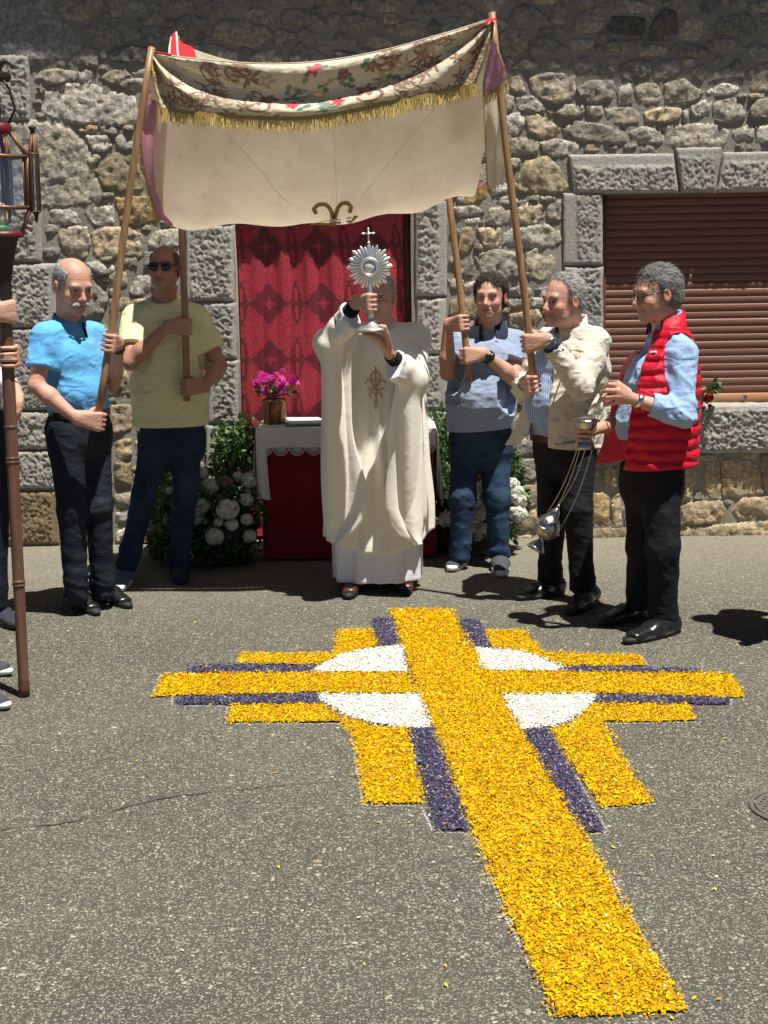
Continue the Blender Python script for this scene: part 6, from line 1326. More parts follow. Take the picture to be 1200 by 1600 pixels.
def trousers(par, J, m, wst, side, wr=(0.165, 0.115), leg=(0.098, 0.070, 0.062), seed=2.0, fold=0.002, cuff=None, waist_z=None, hem=0.045, name='trousers'):
    pel = lerp(J['hipL'], J['hipR'], 0.5); pr = [econe(pel + (0, 0, -0.03), wst, side, wr[0] * 1.0, wr[1] * 1.02, wr[0] * 0.92, wr[1] * 0.98)]
    for s in 'LR':
        hp, kn, an = J['hip' + s], J['kn' + s], J['an' + s]; dn = unit(an - kn)
        pr += [cone(hp, kn, leg[0], leg[1]), cone(kn, an, leg[1], leg[2]), cone(an - dn * 0.06, an + dn * (0.075 - hem), leg[2], leg[2] * 1.0)]
    ks = [0.05] + [0.045, 0.03, 0.02] * 2
    kn_ = [J['knL'], J['knR']]; an_ = [J['anL'], J['anR']]
    def ex(p, d):
        b = 0.0
        for a in an_: b = b + 0.9 * np.exp(-((p - np.asarray(a, f32)) ** 2).sum(1) / 0.020)
        for a in kn_: b = b + 0.5 * np.exp(-((p - np.asarray(a, f32)) ** 2).sum(1) / 0.022)
        return d - creases(p, seed + 4, 0.0065, 6, 15, 0.8) * b - creases(p, seed + 8, 0.0028, 11, 2.0, 0.1)
    gz = 0.05
    return garment(name, par, pr, m, ks, 0.0095, fold, seed, cuts=[(wst + (0, 0, 0.0), (0, 0, 1)), ((0, 0, gz), (0, 0, -1))], sx=7, sz=13, extra=ex)
# ================================================================ the people
CLOTH_SKY = cloth('sky_blue_pique', (0.12, 0.42, 0.78), wr=0.008, sheen=0.1, var=0.10); CLOTH_NAVY = cloth('navy_trousers', (0.011, 0.015, 0.026), wr=0.005, rough=0.75, sheen=0.0)
CLOTH_YEL = cloth('pale_yellow_jersey', (0.80, 0.77, 0.42), wr=0.009, var=0.06); CLOTH_BLACK = cloth('black_trousers', (0.007, 0.008, 0.012), wr=0.005, rough=0.8, sheen=0.0)
CLOTH_GREYB = cloth('blue_grey_pique', (0.27, 0.33, 0.46), wr=0.008, var=0.10); CLOTH_DNAVY = cloth('navy_knit', (0.015, 0.02, 0.05), wr=0.003); CLOTH_SHIRT = cloth('light_blue_shirt', (0.30, 0.45, 0.70), wr=0.010, var=0.10)
CLOTH_BEIGE = cloth('beige_jacket_cloth', (0.62, 0.57, 0.47), wr=0.012, var=0.07, rough=0.7); CLOTH_VEST = cloth('red_quilted_nylon', (0.52, 0.008, 0.028), wr=0.006, rough=0.45, sheen=0.0, var=0.06)
CLOTH_IVORY = cloth('ivory_wool', (0.87, 0.84, 0.73), wr=0.0012, var=0.03, transl=0.06); CLOTH_ALB = cloth('white_alb', (0.84, 0.84, 0.87), wr=0.0010, var=0.03, transl=0.10)
def denim(name, c, fade):
    if name in MATS: return MATS[name]
    t = NT(name); g = t.coord(); n1 = t.noise(g, 5, 4); n2 = t.noise(t.scale(g, (1, 1, 3)), 16, 4, dist=.8)
    col = t.mix(t.ramp(n1, [(0.42, 0), (0.68, 0.7)]), c, fade); col = t.mix(t.ramp(n2, [(0.5, 0), (0.7, 0.5)]), col, fade); col = t.mix(t.math('MULTIPLY', t.noise(g, 500, 2), 0.4), col, tuple(x * .5 for x in c))
    MATS[name] = t.done(col, 0.9, t.bump(t.math('ADD', n2, t.math('MULTIPLY', t.noise(g, 700, 2), .15)), 0.5, 0.004), Specular_IOR_Level=0.2); return MATS[name]
DENIM_A = denim('dark_denim', (0.015, 0.03, 0.065), (0.045, 0.075, 0.125)); DENIM_B = denim('blue_denim', (0.016, 0.034, 0.072), (0.055, 0.105, 0.18))
def stripes():
    t = NT('striped_shirt'); g = t.coord(); w = t.n('TexWave', {'Vector': g, 'Scale': 38.0, 'Distortion': 0.3}, wave_type='BANDS', bands_direction='X'); t.done(t.mix(t.ramp(w, [(0.5, 0), (0.7, 1)]), (0.36, 0.46, 0.66), (0.16, 0.22, 0.40)), 0.85, t.bump(t.noise(g, 20, 3), .4, .005)); return t.m
M_STRIPE = stripes()
M_LEATH = plain('black_leather', (0.012, 0.012, 0.013), 0.28, bump=0.25, bsc=60, Specular_IOR_Level=0.6); M_BROWNL = plain('brown_leather', (0.085, 0.025, 0.015), 0.32, bump=0.2); M_RUBB = plain('black_rubber', (0.015, 0.015, 0.015), 0.7); M_WRUB = plain('white_rubber', (0.72, 0.72, 0.70), 0.6); M_SUEDE = plain('grey_knit_shoe', (0.05, 0.055, 0.065), 0.85, bump=.4, bsc=300); M_DSHOE = plain('denim_blue_shoe', (0.10, 0.14, 0.22), 0.8, bump=.4, bsc=300); M_NSHOE = plain('navy_shoe', (0.02, 0.022, 0.04), 0.8, bump=.4)
M_BLKP = plain('black_plastic', (0.01, 0.01, 0.01), 0.25, Specular_IOR_Level=0.6); M_STEEL = plain('watch_steel', (0.6, 0.6, 0.58), 0.25, 1.0); M_BUT = plain('button', (0.75, 0.75, 0.72), 0.4); M_LENS = plain('clear_lens', (0.02, 0.02, 0.025), 0.1, Specular_IOR_Level=0.6)
SKIN_T, SKIN_D, SKIN_M = (0.56, 0.325, 0.235), (0.46, 0.25, 0.17), (0.58, 0.35, 0.26)
Z3 = (0, 0, 1.0)
def collar(par, nk, fwd, m, r0=0.064, r1=0.098, up=0.030, dn=0.030, gap=0.30, tip=0.04, name='collar'):
    F = frame(fwd); th = np.linspace(gap, 2 * math.pi - gap, 48); fr = 0.5 + 0.5 * np.cos(th); V = []
    prof = [(r0 - 0.004, up - 0.012), (r0, up), (r0 + 0.008, up + 0.002), (r1, -dn), (r1 + 0.001, -dn - 0.006), (r1 - 0.006, -dn - 0.002)]
    for k, (r, z) in enumerate(prof):
        zz = z - (fr ** 3) * (tip if k >= 3 else tip * 0.35) + 0.012 * (1 - fr) * (k < 3) + 0.018 * (1 - fr); rr = r * (1 + 0.06 * fr)
        V.append(nk + (np.sin(th) * rr * 1.0)[:, None] * F[0] + (np.cos(th) * rr * 0.92)[:, None] * F[1] + zz[:, None] * np.array(Z3))
    V = np.stack(V); return mesh_np(name, V.reshape(-1, 3), grid_faces(len(prof), 48), m, par)
def hit(f, px, py, y0, y1=None, off=0.002):
    d = ray(px, py); t = np.linspace(y0 / d[1], (y1 or y0 + 0.6) / d[1], 400); p = CPOS + t[:, None] * d; v = f(p.astype(f32)); i = np.argmax(v < 0); return p[i] - unit(d) * off
def surf(prims, k): return blend(prims, k)
def stand(px, py, Y, z=0): return P(px, py, Y)
def torso(hem, waist, chest, nk, shL, shR, wh, ww, wc, up=(0.15, 0.085)):
    side = unit((shL - shR) * (1, 1, 0)); top = lerp(shL, shR, .5) * 0.55 + nk * 0.45 - np.array([0, 0, 0.035])
    return [econe(hem, waist, side, *wh, *ww), econe(waist, chest, side, *ww, *wc), econe(chest, top, side, *wc, *up), cone(nk - (0, 0, .035), shL, 0.062, 0.058), cone(nk - (0, 0, .035), shR, 0.062, 0.058)], side
def on_pole(a, b, py):
    """point of a pole's axis seen at picture height py"""
    lo, hi = 0.0, 1.3
    for _ in range(40):
        t = (lo + hi) / 2; p = a + (b - a) * t; d = p - CPOS; y = 800 - F_PX * (d @ _u) / (d @ _f)
        if y > py: lo = t
        else: hi = t
    return a + (b - a) * t

def person_base(px, py, label):
    g_ = G(px, py); return empty('person', (g_[0], g_[1], 0), label, 'person')

# ---------------------------------------------------------------- 1 older man, sky-blue polo
def man_blue():
    e = person_base(150, 950, 'white-moustached man in a sky-blue polo shirt gripping the front left pole'); ax = unit(cFL - bFL)
    J = dict(head=P(114, 446, 7.13), face=(0.60, -0.74, -0.30), hup=(0.02, 0, 1), neck=P(108, 507, 7.20), shR=P(70, 527, 7.06), shL=P(146, 524, 7.33), elR=P(57, 603, 6.98), elL=P(176, 598, 7.28), hipR=P(101, 672, 7.13), hipL=P(146, 670, 7.27), knR=P(112, 795, 7.10), knL=P(153, 793, 7.20), anR=P(119, 922, 7.12), anL=P(160, 918, 7.24))
    J['handR'] = grip(bFL + ax * 0.0, ax, 0.018, J['elR'], -1, 1.06); J['handL'] = grip(on_pole(bFL, cFL, 536), ax, 0.018, J['elL'], 1, 1.05)
    b, hc, R, s = body_mesh(e, J, SKIN_T, dict(hs=1.08, brow=(0.35, 0.33, 0.31), beard=0.10, arm=1.04)); hair(e, hc, R, s, 'sides', (0.36, 0.355, 0.34), 3, 2600, 0.015, 0.006)
    mb = MB(); rg = np.random.default_rng(2)
    for k in range(260):
        x = rg.uniform(-0.034, 0.034); p = hc + (x * R[0] + (0.101 - 9 * x * x) * R[1] + (-0.047 - 7 * x * x + rg.normal(0, .002)) * R[2]) * s; dr = unit(np.sign(x) * 0.8 * R[0] - 0.75 * R[2] + 0.25 * R[1] + rg.normal(0, .15, 3)); mb.tube([p, p + dr * 0.009, p + dr * 0.017 - R[1] * .003], [0.0018, 0.0016, 0.0006], 4, False, np.array([0.62, 0.60, 0.57]) * rg.uniform(.7, 1.15))
    mb.build('moustache', M_HAIR, e, use_col=True)
    wst = P(124, 640, 7.20); pr, side = torso(P(124, 650, 7.20), P(122, 612, 7.19), P(110, 560, 7.18), J['neck'], J['shL'], J['shR'], (0.150, 0.118), (0.160, 0.128), (0.168, 0.115))
    for sd_ in 'LR': sh, el = J['sh' + sd_], J['el' + sd_]; pr.append(cone(sh, lerp(sh, el, 0.58), 0.066, 0.066))
    cutR = (lerp(J['shR'], J['elR'], 0.60), unit(J['elR'] - J['shR']))
    mouth = [( wst - (0, 0, 0.0), (0, 0, -1))]
    def ex(p, d):
        for s_ in 'RL':
            a, bb_ = J['sh' + s_], J['el' + s_]; n_ = unit(bb_ - a); pt = lerp(a, bb_, 0.62); near = cone(a, bb_, 0.10, 0.10)(p) < 0
            d = np.where(near & (((p - pt) @ n_) > 0), np.maximum(d, ((p - pt) @ n_)), d)
        return d
    garment('polo_shirt', e, pr, CLOTH_SKY, [0, .04, .04, .04, .04, .03, .03], 0.008, 0.0036, 4.0, cuts=mouth, extra=ex, sx=7, sz=12)
    for s_ in 'RL': a_, b_ = J['sh' + s_], J['el' + s_]; band('sleeve_band', e, lerp(a_, b_, 0.595), unit(b_ - a_), 0.064, 0.020, 0.004, cloth('sky_blue_rib', (0.11, 0.39, 0.74)))
    collar(e, J['neck'] + (0, -0.005, 0.0), (0.55, -0.83, 0), cloth('sky_blue_rib', (0.11, 0.39, 0.74)), gap=0.42, tip=0.055)
    f = surf(pr, .04); mb = MB(); q = [hit(f, x, y, 6.8) for x, y in ((128, 505), (132, 516), (136, 527))]; mb.tube([q[0], q[1], q[2]], [0.012, 0.010, 0.006], 6); mb.build('placket', CLOTH_DNAVY, e)
    trousers(e, J, CLOTH_NAVY, wst + (0, 0, 0.012), side, (0.148, 0.114), (0.090, 0.066, 0.054), 2.0)
    mb = MB(); th = np.linspace(0, 2 * math.pi, 49); F = frame((side[1], -side[0], 0)); dd = np.cross(Z3, side); ring = np.array([wst + (0, 0, -0.012) + side * 0.158 * math.copysign(abs(math.cos(a)) ** .87, math.cos(a)) + dd * 0.126 * math.copysign(abs(math.sin(a)) ** .87, math.sin(a)) for a in th]); V = np.concatenate([ring + (0, 0, .017), ring * 1.0 - (0, 0, .017)]); mesh_np('belt', V, np.array([[i, i + 1, 50 + i, 49 + i] for i in range(48)]), M_LEATH, e)
    for (h, t, an) in ((G(108, 930), G(152, 962), J['anR']), (G(150, 925), G(203, 951), J['anL'])): shoe(e, h, t, M_LEATH, M_RUBB, 0.046, 0.058, ank=an)
    w_ = J['handL'][1]; fa = unit(J['elL'] - w_); band('watch', e, w_ + fa * 0.03, fa, 0.029, 0.022, 0.006, M_BLKP)
man_blue()
# ---------------------------------------------------------------- 2 man in yellow T-shirt and sunglasses
def man_yellow():
    e = person_base(240, 905, 'bald man in a pale yellow T-shirt and dark sunglasses holding the rear left pole'); ax = unit(cRL - bRL)
    J = dict(head=P(257, 419, 7.88), face=(-0.12, -0.97, 0.10), neck=P(257, 470, 7.95), shR=P(211, 497, 7.92), shL=P(307, 499, 7.96), elR=P(203, 566, 7.74), elL=P(343, 572, 7.92), hipR=P(246, 680, 7.93), hipL=P(292, 680, 7.97), knR=P(224, 778, 7.84), knL=P(289, 778, 7.92), anR=P(199, 877, 7.84), anL=P(281, 880, 7.95))
    J['handR'] = grip(on_pole(bRL, cRL, 511), ax, 0.018, J['elR'], -1, 1.04); J['handL'] = grip(on_pole(bRL, cRL, 605), ax, 0.018, J['elL'], 1, 1.04)
    b, hc, R, s = body_mesh(e, J, SKIN_D, dict(hs=1.02, beard=0.3, jaw=1.05, arm=1.12)); hair(e, hc, R, s, 'sides', (0.17, 0.11, 0.085), 7, 700, 0.005, 0.003)
    mb = MB()
    for sx in (-1, 1): mb.ball(hc + (sx * 0.034 * R[0] + 0.094 * R[1] + 0.000 * R[2]) * s, np.array((0.029, 0.008, 0.021)) * s, 14, R=R.T); mb.tube([hc + (sx * 0.062 * R[0] + 0.092 * R[1] + 0.008 * R[2]) * s, hc + (sx * 0.080 * R[0] + 0.06 * R[1] + 0.008 * R[2]) * s, hc + (sx * 0.084 * R[0] - 0.005 * R[1] + 0.010 * R[2]) * s], 0.004, 6)
    mb.tube([hc + (-0.055 * R[0] + 0.094 * R[1] + 0.017 * R[2]) * s, hc + (0.103 * R[1] + 0.014 * R[2]) * s, hc + (0.055 * R[0] + 0.094 * R[1] + 0.017 * R[2]) * s], 0.0045, 6); mb.build('sunglasses', M_BLKP, e)
    hem = P(269, 664, 7.94); pr, side = torso(hem - (0, 0, .03), P(266, 610, 7.93), P(262, 548, 7.93), J['neck'], J['shL'], J['shR'], (0.208, 0.135), (0.196, 0.135), (0.192, 0.118), (0.17, 0.085))
    for sd_ in 'LR': sh, el = J['sh' + sd_], J['el' + sd_]; pr.append(cone(sh, lerp(sh, el, 0.60), 0.070, 0.076))
    def ex(p, d):
        for s_ in 'RL':
            a, bb_ = J['sh' + s_], J['el' + s_]; n_ = unit(bb_ - a); pt = lerp(a, bb_, 0.66); near = cone(a, bb_ + n_ * .1, 0.10, 0.11)(p) < 0
            d = np.where(near & (((p - pt) @ n_) > 0), np.maximum(d, ((p - pt) @ n_)), d)
        nk = J['neck']; d = np.maximum(d, -(np.linalg.norm((p - (nk + np.array([0, -0.035, 0.045]))) / np.array([1.0, 1.0, 0.8]), axis=1) - 0.080)); return d
    garment('t_shirt', e, pr, CLOTH_YEL, [0, .04, .04, .04, .04, .03, .03], 0.008, 0.0045, 9.0, cuts=[(hem, (0.0, 0, -1))], extra=ex, sx=6, sz=9)
    th = np.linspace(0, 2 * math.pi, 41); nk = J['neck']; mb = MB(); mb.tube([nk + (0.070 * math.cos(a), -0.012 + 0.062 * math.sin(a), 0.012 + 0.030 * math.sin(a)) for a in th], 0.007, 7, False); mb.build('neck_rib', CLOTH_YEL, e)
    f = surf(pr, .04); mb = MB()   # the small script lettering on the chest
    for st in ([(243, 503), (250, 500), (258, 502)], [(251, 501), (249, 507), (246, 511)], [(256, 505), (256, 509), (259, 508), (261, 505), (260, 512), (256, 515)], [(263, 508), (265, 505), (267, 507), (266, 510), (269, 508)]): mb.tube([hit(f, x, y, 7.5, off=0.016) for x, y in st], 0.0021, 5)
    mb.build('lettering', M_WHT, e)
    trousers(e, J, DENIM_A, hem + (0, 0, 0.03), side, (0.172, 0.118), (0.088, 0.064, 0.050), 5.0)
    o, i_ = shoe(e, G(199, 896), G(186, 926), M_DSHOE, M_WRUB, 0.048, 0.066, 0.026, J['anR'], 'sneaker'); laces(o, i_, M_DSHOE)
    o, i_ = shoe(e, G(279, 888), G(283, 914), M_NSHOE, M_NSHOE, 0.048, 0.066, 0.026, J['anL'], 'sneaker'); laces(o, i_, M_WHT, 2)
man_yellow()
# ---------------------------------------------------------------- 3 priest
def priest():
    e = person_base(590, 925, 'white-haired priest in an ivory chasuble raising the silver monstrance')
    J = dict(head=P(591, 464, 7.52), face=(-0.22, -0.96, 0.02), neck=P(596, 512, 7.62), shR=P(540, 528, 7.62), shL=P(648, 530, 7.64), elR=P(512, 536, 7.34), elL=P(646, 590, 7.36))
    J['handR'] = grip(lerp(mb_, md, 0.42), mup, 0.012, J['elR'] + (0, 0.08, 0), -1, 1.04)
    W_ = P(609, 553, 7.13); c = P(584, 521, 7.07); bz = mb_ - mup * 0.012
    K = [P(588 + 7 * k, 524 + 4 * k, 7.05 + 0.035 * k) for k in (-1.2, -.2, .8, 1.6)]
    K = [bz + np.array(v) for v in ((-0.012, -0.045, -0.022), (-0.008, -0.020, -0.024), (0.0, 0.006, -0.024), (0.010, 0.030, -0.022))]; K = [k + np.array([0.030, 0.0, -0.012]) for k in K]
    tips = [[k + (-0.032, -0.004, 0.014), k + (-0.055, -0.006, 0.020), k + (-0.075, -0.006, 0.020)] for k in K]
    thumb = [W_ + (0.004, -0.012, 0.02), bz + (0.066, -0.020, -0.010), bz + (0.060, -0.034, 0.018), bz + (0.040, -0.040, 0.024)]
    J['handL'] = (fingers_hand(W_, K, tips, thumb, 1.04), W_)
    b, hc, R, s = body_mesh(e, J, SKIN_M, dict(hs=1.06, brow=(0.3, 0.29, 0.28), beard=0.15)); hair(e, hc, R, s, 'receding', (0.50, 0.49, 0.47), 12, 2200, 0.014, 0.004)
    wR, wL = J['handR'][1], J['handL'][1]; fR, fL = unit(wR - J['elR']), unit(wL - J['elL'])
    mb = MB()
    for w_, f_, el in ((wR, fR, J['elR']), (wL, fL, J['elL'])): mb.tube([lerp(el, w_, .45), lerp(el, w_, .93)], [0.046, 0.037], 16)
    mb.build('black_cuff', CLOTH_BLACK, e)
    for w_, f_, el in ((wR, fR, J['elR']), (wL, fL, J['elL'])):
        m1 = lerp(el, w_, 0.78); a0 = lerp(el, w_, 0.2); garment('alb_sleeve', e, [econe(a0 + (0, 0, -0.01), m1 + (0, 0, -0.030), Z3, 0.060, 0.045, 0.078, 0.044)], CLOTH_ALB, 0.02, 0.007, 0.003, 3.3, cuts=[(m1 + f_ * 0.0, f_)])
    # chasuble
    Yc = 7.62; nk = J['neck']; side = np.array([1.0, 0, 0]); hemz = P(590, 858, 7.45)[2]
    hc_ = np.array([P(590, 700, 7.6)[0], Yc - 0.02, hemz]); ch = np.array([nk[0] - 0.005, Yc, nk[2] - 0.16])
    pr = [econe(hc_, ch, side, 0.268, 0.19, 0.215, 0.140), econe(ch, nk - (0, 0, 0.055), side, 0.20, 0.125, 0.13, 0.082), cone(nk - (0, 0, .045), J['shR'], 0.060, 0.066), cone(nk - (0, 0, .045), J['shL'], 0.060, 0.068)]
    pr += [cone(J['shR'], J['elR'] + (0, 0, 0), 0.070, 0.060), cone(J['elR'], lerp(J['elR'], wR, 0.40), 0.060, 0.054), cone(J['shL'], J['elL'], 0.072, 0.062), cone(J['elL'], lerp(J['elL'], wL, .45), 0.068, 0.062)]
    # cloth hanging from the forearms
    for el, w_, dx, zb in ((J['elR'], wR, 0.0, 0.42), (J['elL'], wL, 0.0, 0.44)):
        a0 = lerp(el, w_, 0.10) - np.array([0, 0, 0.03]); b0 = np.array([lerp(el, hc_, 0.22)[0], 7.44, zb]); pr.append(econe(a0, b0, (0.2, 1, 0), 0.085, 0.045, 0.10, 0.075))
    cx = hc_[0]
    def ex(p, d):
        lowz = sstep(1.25, 0.5, p[:, 2]); an = np.arctan2(p[:, 0] - cx, -(p[:, 1] - Yc)); q = np.stack([an * 3.1, p[:, 2] * 0.9, p[:, 2] * 0], -1).astype(f32)
        fo = 1 - 2.0 * np.abs(noise3(q + noise3(q * .6)[:, None] * .6)); fo2 = np.sin(an * 15 + 2.5 * noise3(q * 0.7 + 4) + p[:, 2] * 1.2)
        d = d - (0.018 * fo + 0.009 * fo2) * (0.2 + 0.8 * lowz)
        hem = hemz + 0.012 - 0.03 * np.cos((p[:, 0] - cx) * 9) + 0.05 * sstep(0.18, 0.30, p[:, 0] - cx) + 0.03 * sstep(7.6, 7.8, p[:, 1])
        d = np.maximum(d, hem - p[:, 2]); d = np.maximum(d, -(np.linalg.norm((p - (nk + np.array([0, -0.03, 0.035], f32))) / np.array([1, 1, .9], f32), axis=1) - 0.074)); return d
    kk = [0, .05, .04, .04, .05, .04, .05, .04, .06, .06]; cha = garment('chasuble', e, pr, CLOTH_IVORY, kk, 0.0095, 0.0, 6.0, extra=ex, sx=5, sz=4)
    f0 = surf(pr, kk); f = lambda p: ex(p, f0(p))
    # overlapping front edges swept up by the raised arms
    def panel(rows, ys, name='front_fold', th=0.006):
        A = patch([[P(x, y, Yv) for (x, y), Yv in zip(r, ys)] for r in rows], 30, 70); N = sheet_normals(A); N = N * np.sign(-N[..., 1:2] + 1e-9)
        a, b_ = np.meshgrid(np.linspace(0, 1, 70), np.linspace(0, 1, 30), indexing='ij'); A = A + N * (0.012 * np.sin(b_ * 8 + a * 2) + 0.006 * noise3(np.stack([a * 4, b_ * 4, a * 0], -1)))[..., None]
        n_ = A.shape[0] * A.shape[1]; V = np.concatenate([A.reshape(-1, 3), (A - N * th).reshape(-1, 3)]); F = grid_faces(70, 30); idx = np.arange(n_).reshape(70, 30); ri = np.concatenate([idx[:, 0], idx[-1, 1:], idx[-2::-1, -1], idx[0, -2:0:-1]]); r2 = np.roll(ri, -1)
        mesh_np(name, V, np.concatenate([F, F[:, ::-1] + n_, np.stack([ri, r2, r2 + n_, ri + n_], -1)]), CLOTH_IVORY, cha)
    panel([[(522, 545), (532, 545), (541, 548), (548, 552)], [(512, 600), (525, 600), (537, 602), (548, 605)], [(510, 670), (526, 670), (540, 672), (551, 676)], [(510, 720), (530, 722), (550, 726), (566, 734)], [(510, 765), (535, 768), (560, 772), (577, 778)], [(512, 800), (535, 806), (555, 812), (567, 815)], [(516, 830), (525, 836), (532, 843), (536, 846)], [(520, 848), (522, 850), (524, 851), (526, 852)]], (7.36, 7.33, 7.32, 7.33))
    panel([[(618, 600), (628, 598), (640, 596), (654, 596)], [(610, 660), (625, 660), (640, 662), (658, 662)], [(607, 720), (622, 724), (640, 726), (660, 726)], [(604, 775), (620, 778), (640, 780), (661, 782)], [(610, 808), (626, 812), (642, 816), (661, 818)], [(626, 832), (638, 836), (648, 838), (660, 840)], [(648, 848), (652, 850), (656, 851), (659, 852)]], (7.33, 7.31, 7.32, 7.36))
    mb = MB()    # gold embroidery on the breast
    for cv in ([(587, 572), (587, 590), (588, 612), (587, 640)], [(587, 580), (581, 584), (579, 590), (583, 596), (587, 592), (591, 596), (595, 590), (593, 584), (587, 580)], [(571, 600), (574, 594), (580, 596), (583, 602), (587, 606), (591, 602), (594, 596), (600, 594), (603, 600)], [(575, 606), (580, 610), (587, 607), (594, 610), (599, 606)], [(579, 622), (577, 616), (582, 613), (587, 618), (592, 613), (597, 616), (595, 622)], [(584, 630), (587, 626), (590, 630)]):
        mb.tube([hit(f, x, y, 7.2, 7.9, 0.008) for x, y in cv], 0.0032, 6)
    mb.build('gold_embroidery', plain('dull_gold', (0.46, 0.33, 0.12), 0.5, 0.3), cha)
    # alb skirt
    gz = 0.055; ac = np.array([P(590, 880, 7.6)[0] + 0.0, 7.60, 0]); pa = [econe(ac + (0, 0, 0.02), ac + (0, 0, 0.5), side, 0.225, 0.165, 0.235, 0.16, 2.6)]
    def exa(p, d):
        an = np.arctan2(p[:, 0] - ac[0], -(p[:, 1] - ac[1])); return d - 0.010 * np.sin(an * 11 + 1) - 0.008 * noise3(np.stack([an * 4, p[:, 2] * 2, an * 0], -1)) - 0.012 * sstep(0.55, 0.53, an) * (an > 0.2)
    garment('alb', e, pa, CLOTH_ALB, 0.02, 0.009, 0.0, 1, cuts=[((0, 0, gz), (0, 0, -1)), ((0, 0, 0.5), (0, 0, 1))], extra=exa)
    for h, t in ((G(556, 912), G(543, 936)), (G(622, 908), G(637, 929))): shoe(e, h, t, M_BROWNL, M_RUBB, 0.046, 0.055)
    band('watch', e, wL - fL * 0.02, fL, 0.030, 0.02, 0.006, M_BLKP)
    collar(e, nk + (0, 0, .005), (0, -1, 0), CLOTH_ALB, 0.062, 0.075, 0.026, 0.008, 0.2, 0.02)
priest()
# ---------------------------------------------------------------- 4 man in blue-grey polo
def man_grey():
    e = person_base(750, 890, 'dark-haired man in a blue-grey polo with red sleeve trim holding the rear right pole'); ax = unit(cRR - bRR)
    J = dict(head=P(766, 464, 8.02), face=(-0.30, -0.95, -0.02), neck=P(765, 513, 8.10), shR=P(718, 540, 8.08), shL=P(806, 536, 8.12), elR=P(699, 583, 7.98), elL=P(803, 592, 7.98), hipR=P(728, 685, 8.08), hipL=P(775, 685, 8.10), knR=P(722, 775, 8.02), knL=P(776, 778, 8.04), anR=P(719, 868, 8.03), anL=P(779, 872, 8.06))
    J['handR'] = grip(on_pole(bRR, cRR, 505), ax, 0.018, J['elR'] + (-0.05, 0.12, 0), -1, 1.04); J['handL'] = grip(on_pole(bRR, cRR, 556), ax, 0.018, J['elL'], 1, 1.04)
    b, hc, R, s = body_mesh(e, J, SKIN_T, dict(hs=1.03, brow=(0.06, 0.05, 0.045), beard=0.2, jaw=1.08, arm=1.1)); hair(e, hc, R, s, 'full', (0.055, 0.045, 0.038), 15, 5000, 0.030, 0.008)
    hem = P(749, 669, 8.06); pr, side = torso(hem - (0, 0, .03), P(752, 622, 8.02), P(760, 560, 8.06), J['neck'], J['shL'], J['shR'], (0.180, 0.150), (0.184, 0.160), (0.176, 0.122), (0.155, 0.085))
    for sd_ in 'LR': sh, el = J['sh' + sd_], J['el' + sd_]; pr.append(cone(sh, lerp(sh, el, 0.55), 0.070, 0.068))
    def cutsl(frac, keep):
        def ex(p, d):
            for s_ in 'RL':
                a, bb_ = J['sh' + s_], J['el' + s_]; n_ = unit(bb_ - a); pt = lerp(a, bb_, frac); near = cone(a, bb_ + n_ * .1, 0.10, 0.10)(p) < 0; d = np.where(near & (((p - pt) @ n_) > 0), np.maximum(d, ((p - pt) @ n_)), d)
            return d
        return ex
    garment('polo_shirt', e, pr, CLOTH_GREYB, [0, .04, .04, .04, .04, .03, .03], 0.008, 0.0036, 14.0, cuts=[(hem, (0.06, 0, -1))], extra=cutsl(0.60, 1), sx=7, sz=10)
    for s_ in 'RL': a, bb_ = J['sh' + s_], J['el' + s_]; n_ = unit(bb_ - a); band('sleeve_trim', e, lerp(a, bb_, 0.585), n_, 0.067, 0.012, 0.005, cloth('red_trim', (0.5, 0.015, 0.03))); band('sleeve_trim', e, lerp(a, bb_, 0.55), n_, 0.068, 0.010, 0.004, CLOTH_DNAVY)
    collar(e, J['neck'], (-0.2, -1, 0), CLOTH_DNAVY, 0.066, 0.108, 0.030, 0.030, 0.45, 0.05); collar(e, J['neck'] + (0, 0, -0.001), (-0.2, -1, 0), cloth('red_trim', (0.5, 0.015, 0.03)), 0.060, 0.066, 0.030, 0.004, 0.40, 0.03, 'collar_lining')
    f = surf(pr, .04); mb = MB(); mb.tube([hit(f, x, y, 7.6) for x, y in ((752, 508), (752, 520), (752, 533))], [0.013, 0.013, 0.012], 6); mb.build('placket', CLOTH_DNAVY, e)
    for (x, y) in ((754, 521),): mb = MB(); mb.ball(hit(f, x, y, 7.6, off=.012), 0.006, 8); mb.build('button', M_BUT, e)
    mb = MB(); mb.tube([hit(f, x, y, 7.6, off=.006) for x, y in ((773, 534), (776, 532), (778, 535))], 0.0022, 5); mb.build('chest_logo', cloth('red_trim', (0.5, 0.015, 0.03)), e)
    trousers(e, J, DENIM_B, hem + (0, 0, 0.03), side, (0.160, 0.122), (0.088, 0.066, 0.054), 8.0, fold=0.003)
    for (h, t, an) in ((G(725, 873), G(704, 894), J['anR']), (G(779, 878), G(785, 903), J['anL'])): o, i_ = shoe(e, h, t, M_SUEDE, M_WRUB, 0.048, 0.066, 0.026, an, 'sneaker'); laces(o, i_, M_SUEDE)
    w_ = J['handL'][1]; fa = unit(J['elL'] - w_); band('watch', e, w_ + fa * 0.035, fa, 0.030, 0.026, 0.007, M_BLKP); mb = MB(); mb.box(w_ + fa * .035 + np.array([-0.004, -0.036, 0.004]), (0.034, 0.012, 0.036), bev=.004); mb.build('watch_case', M_BLKP, e)
man_grey()
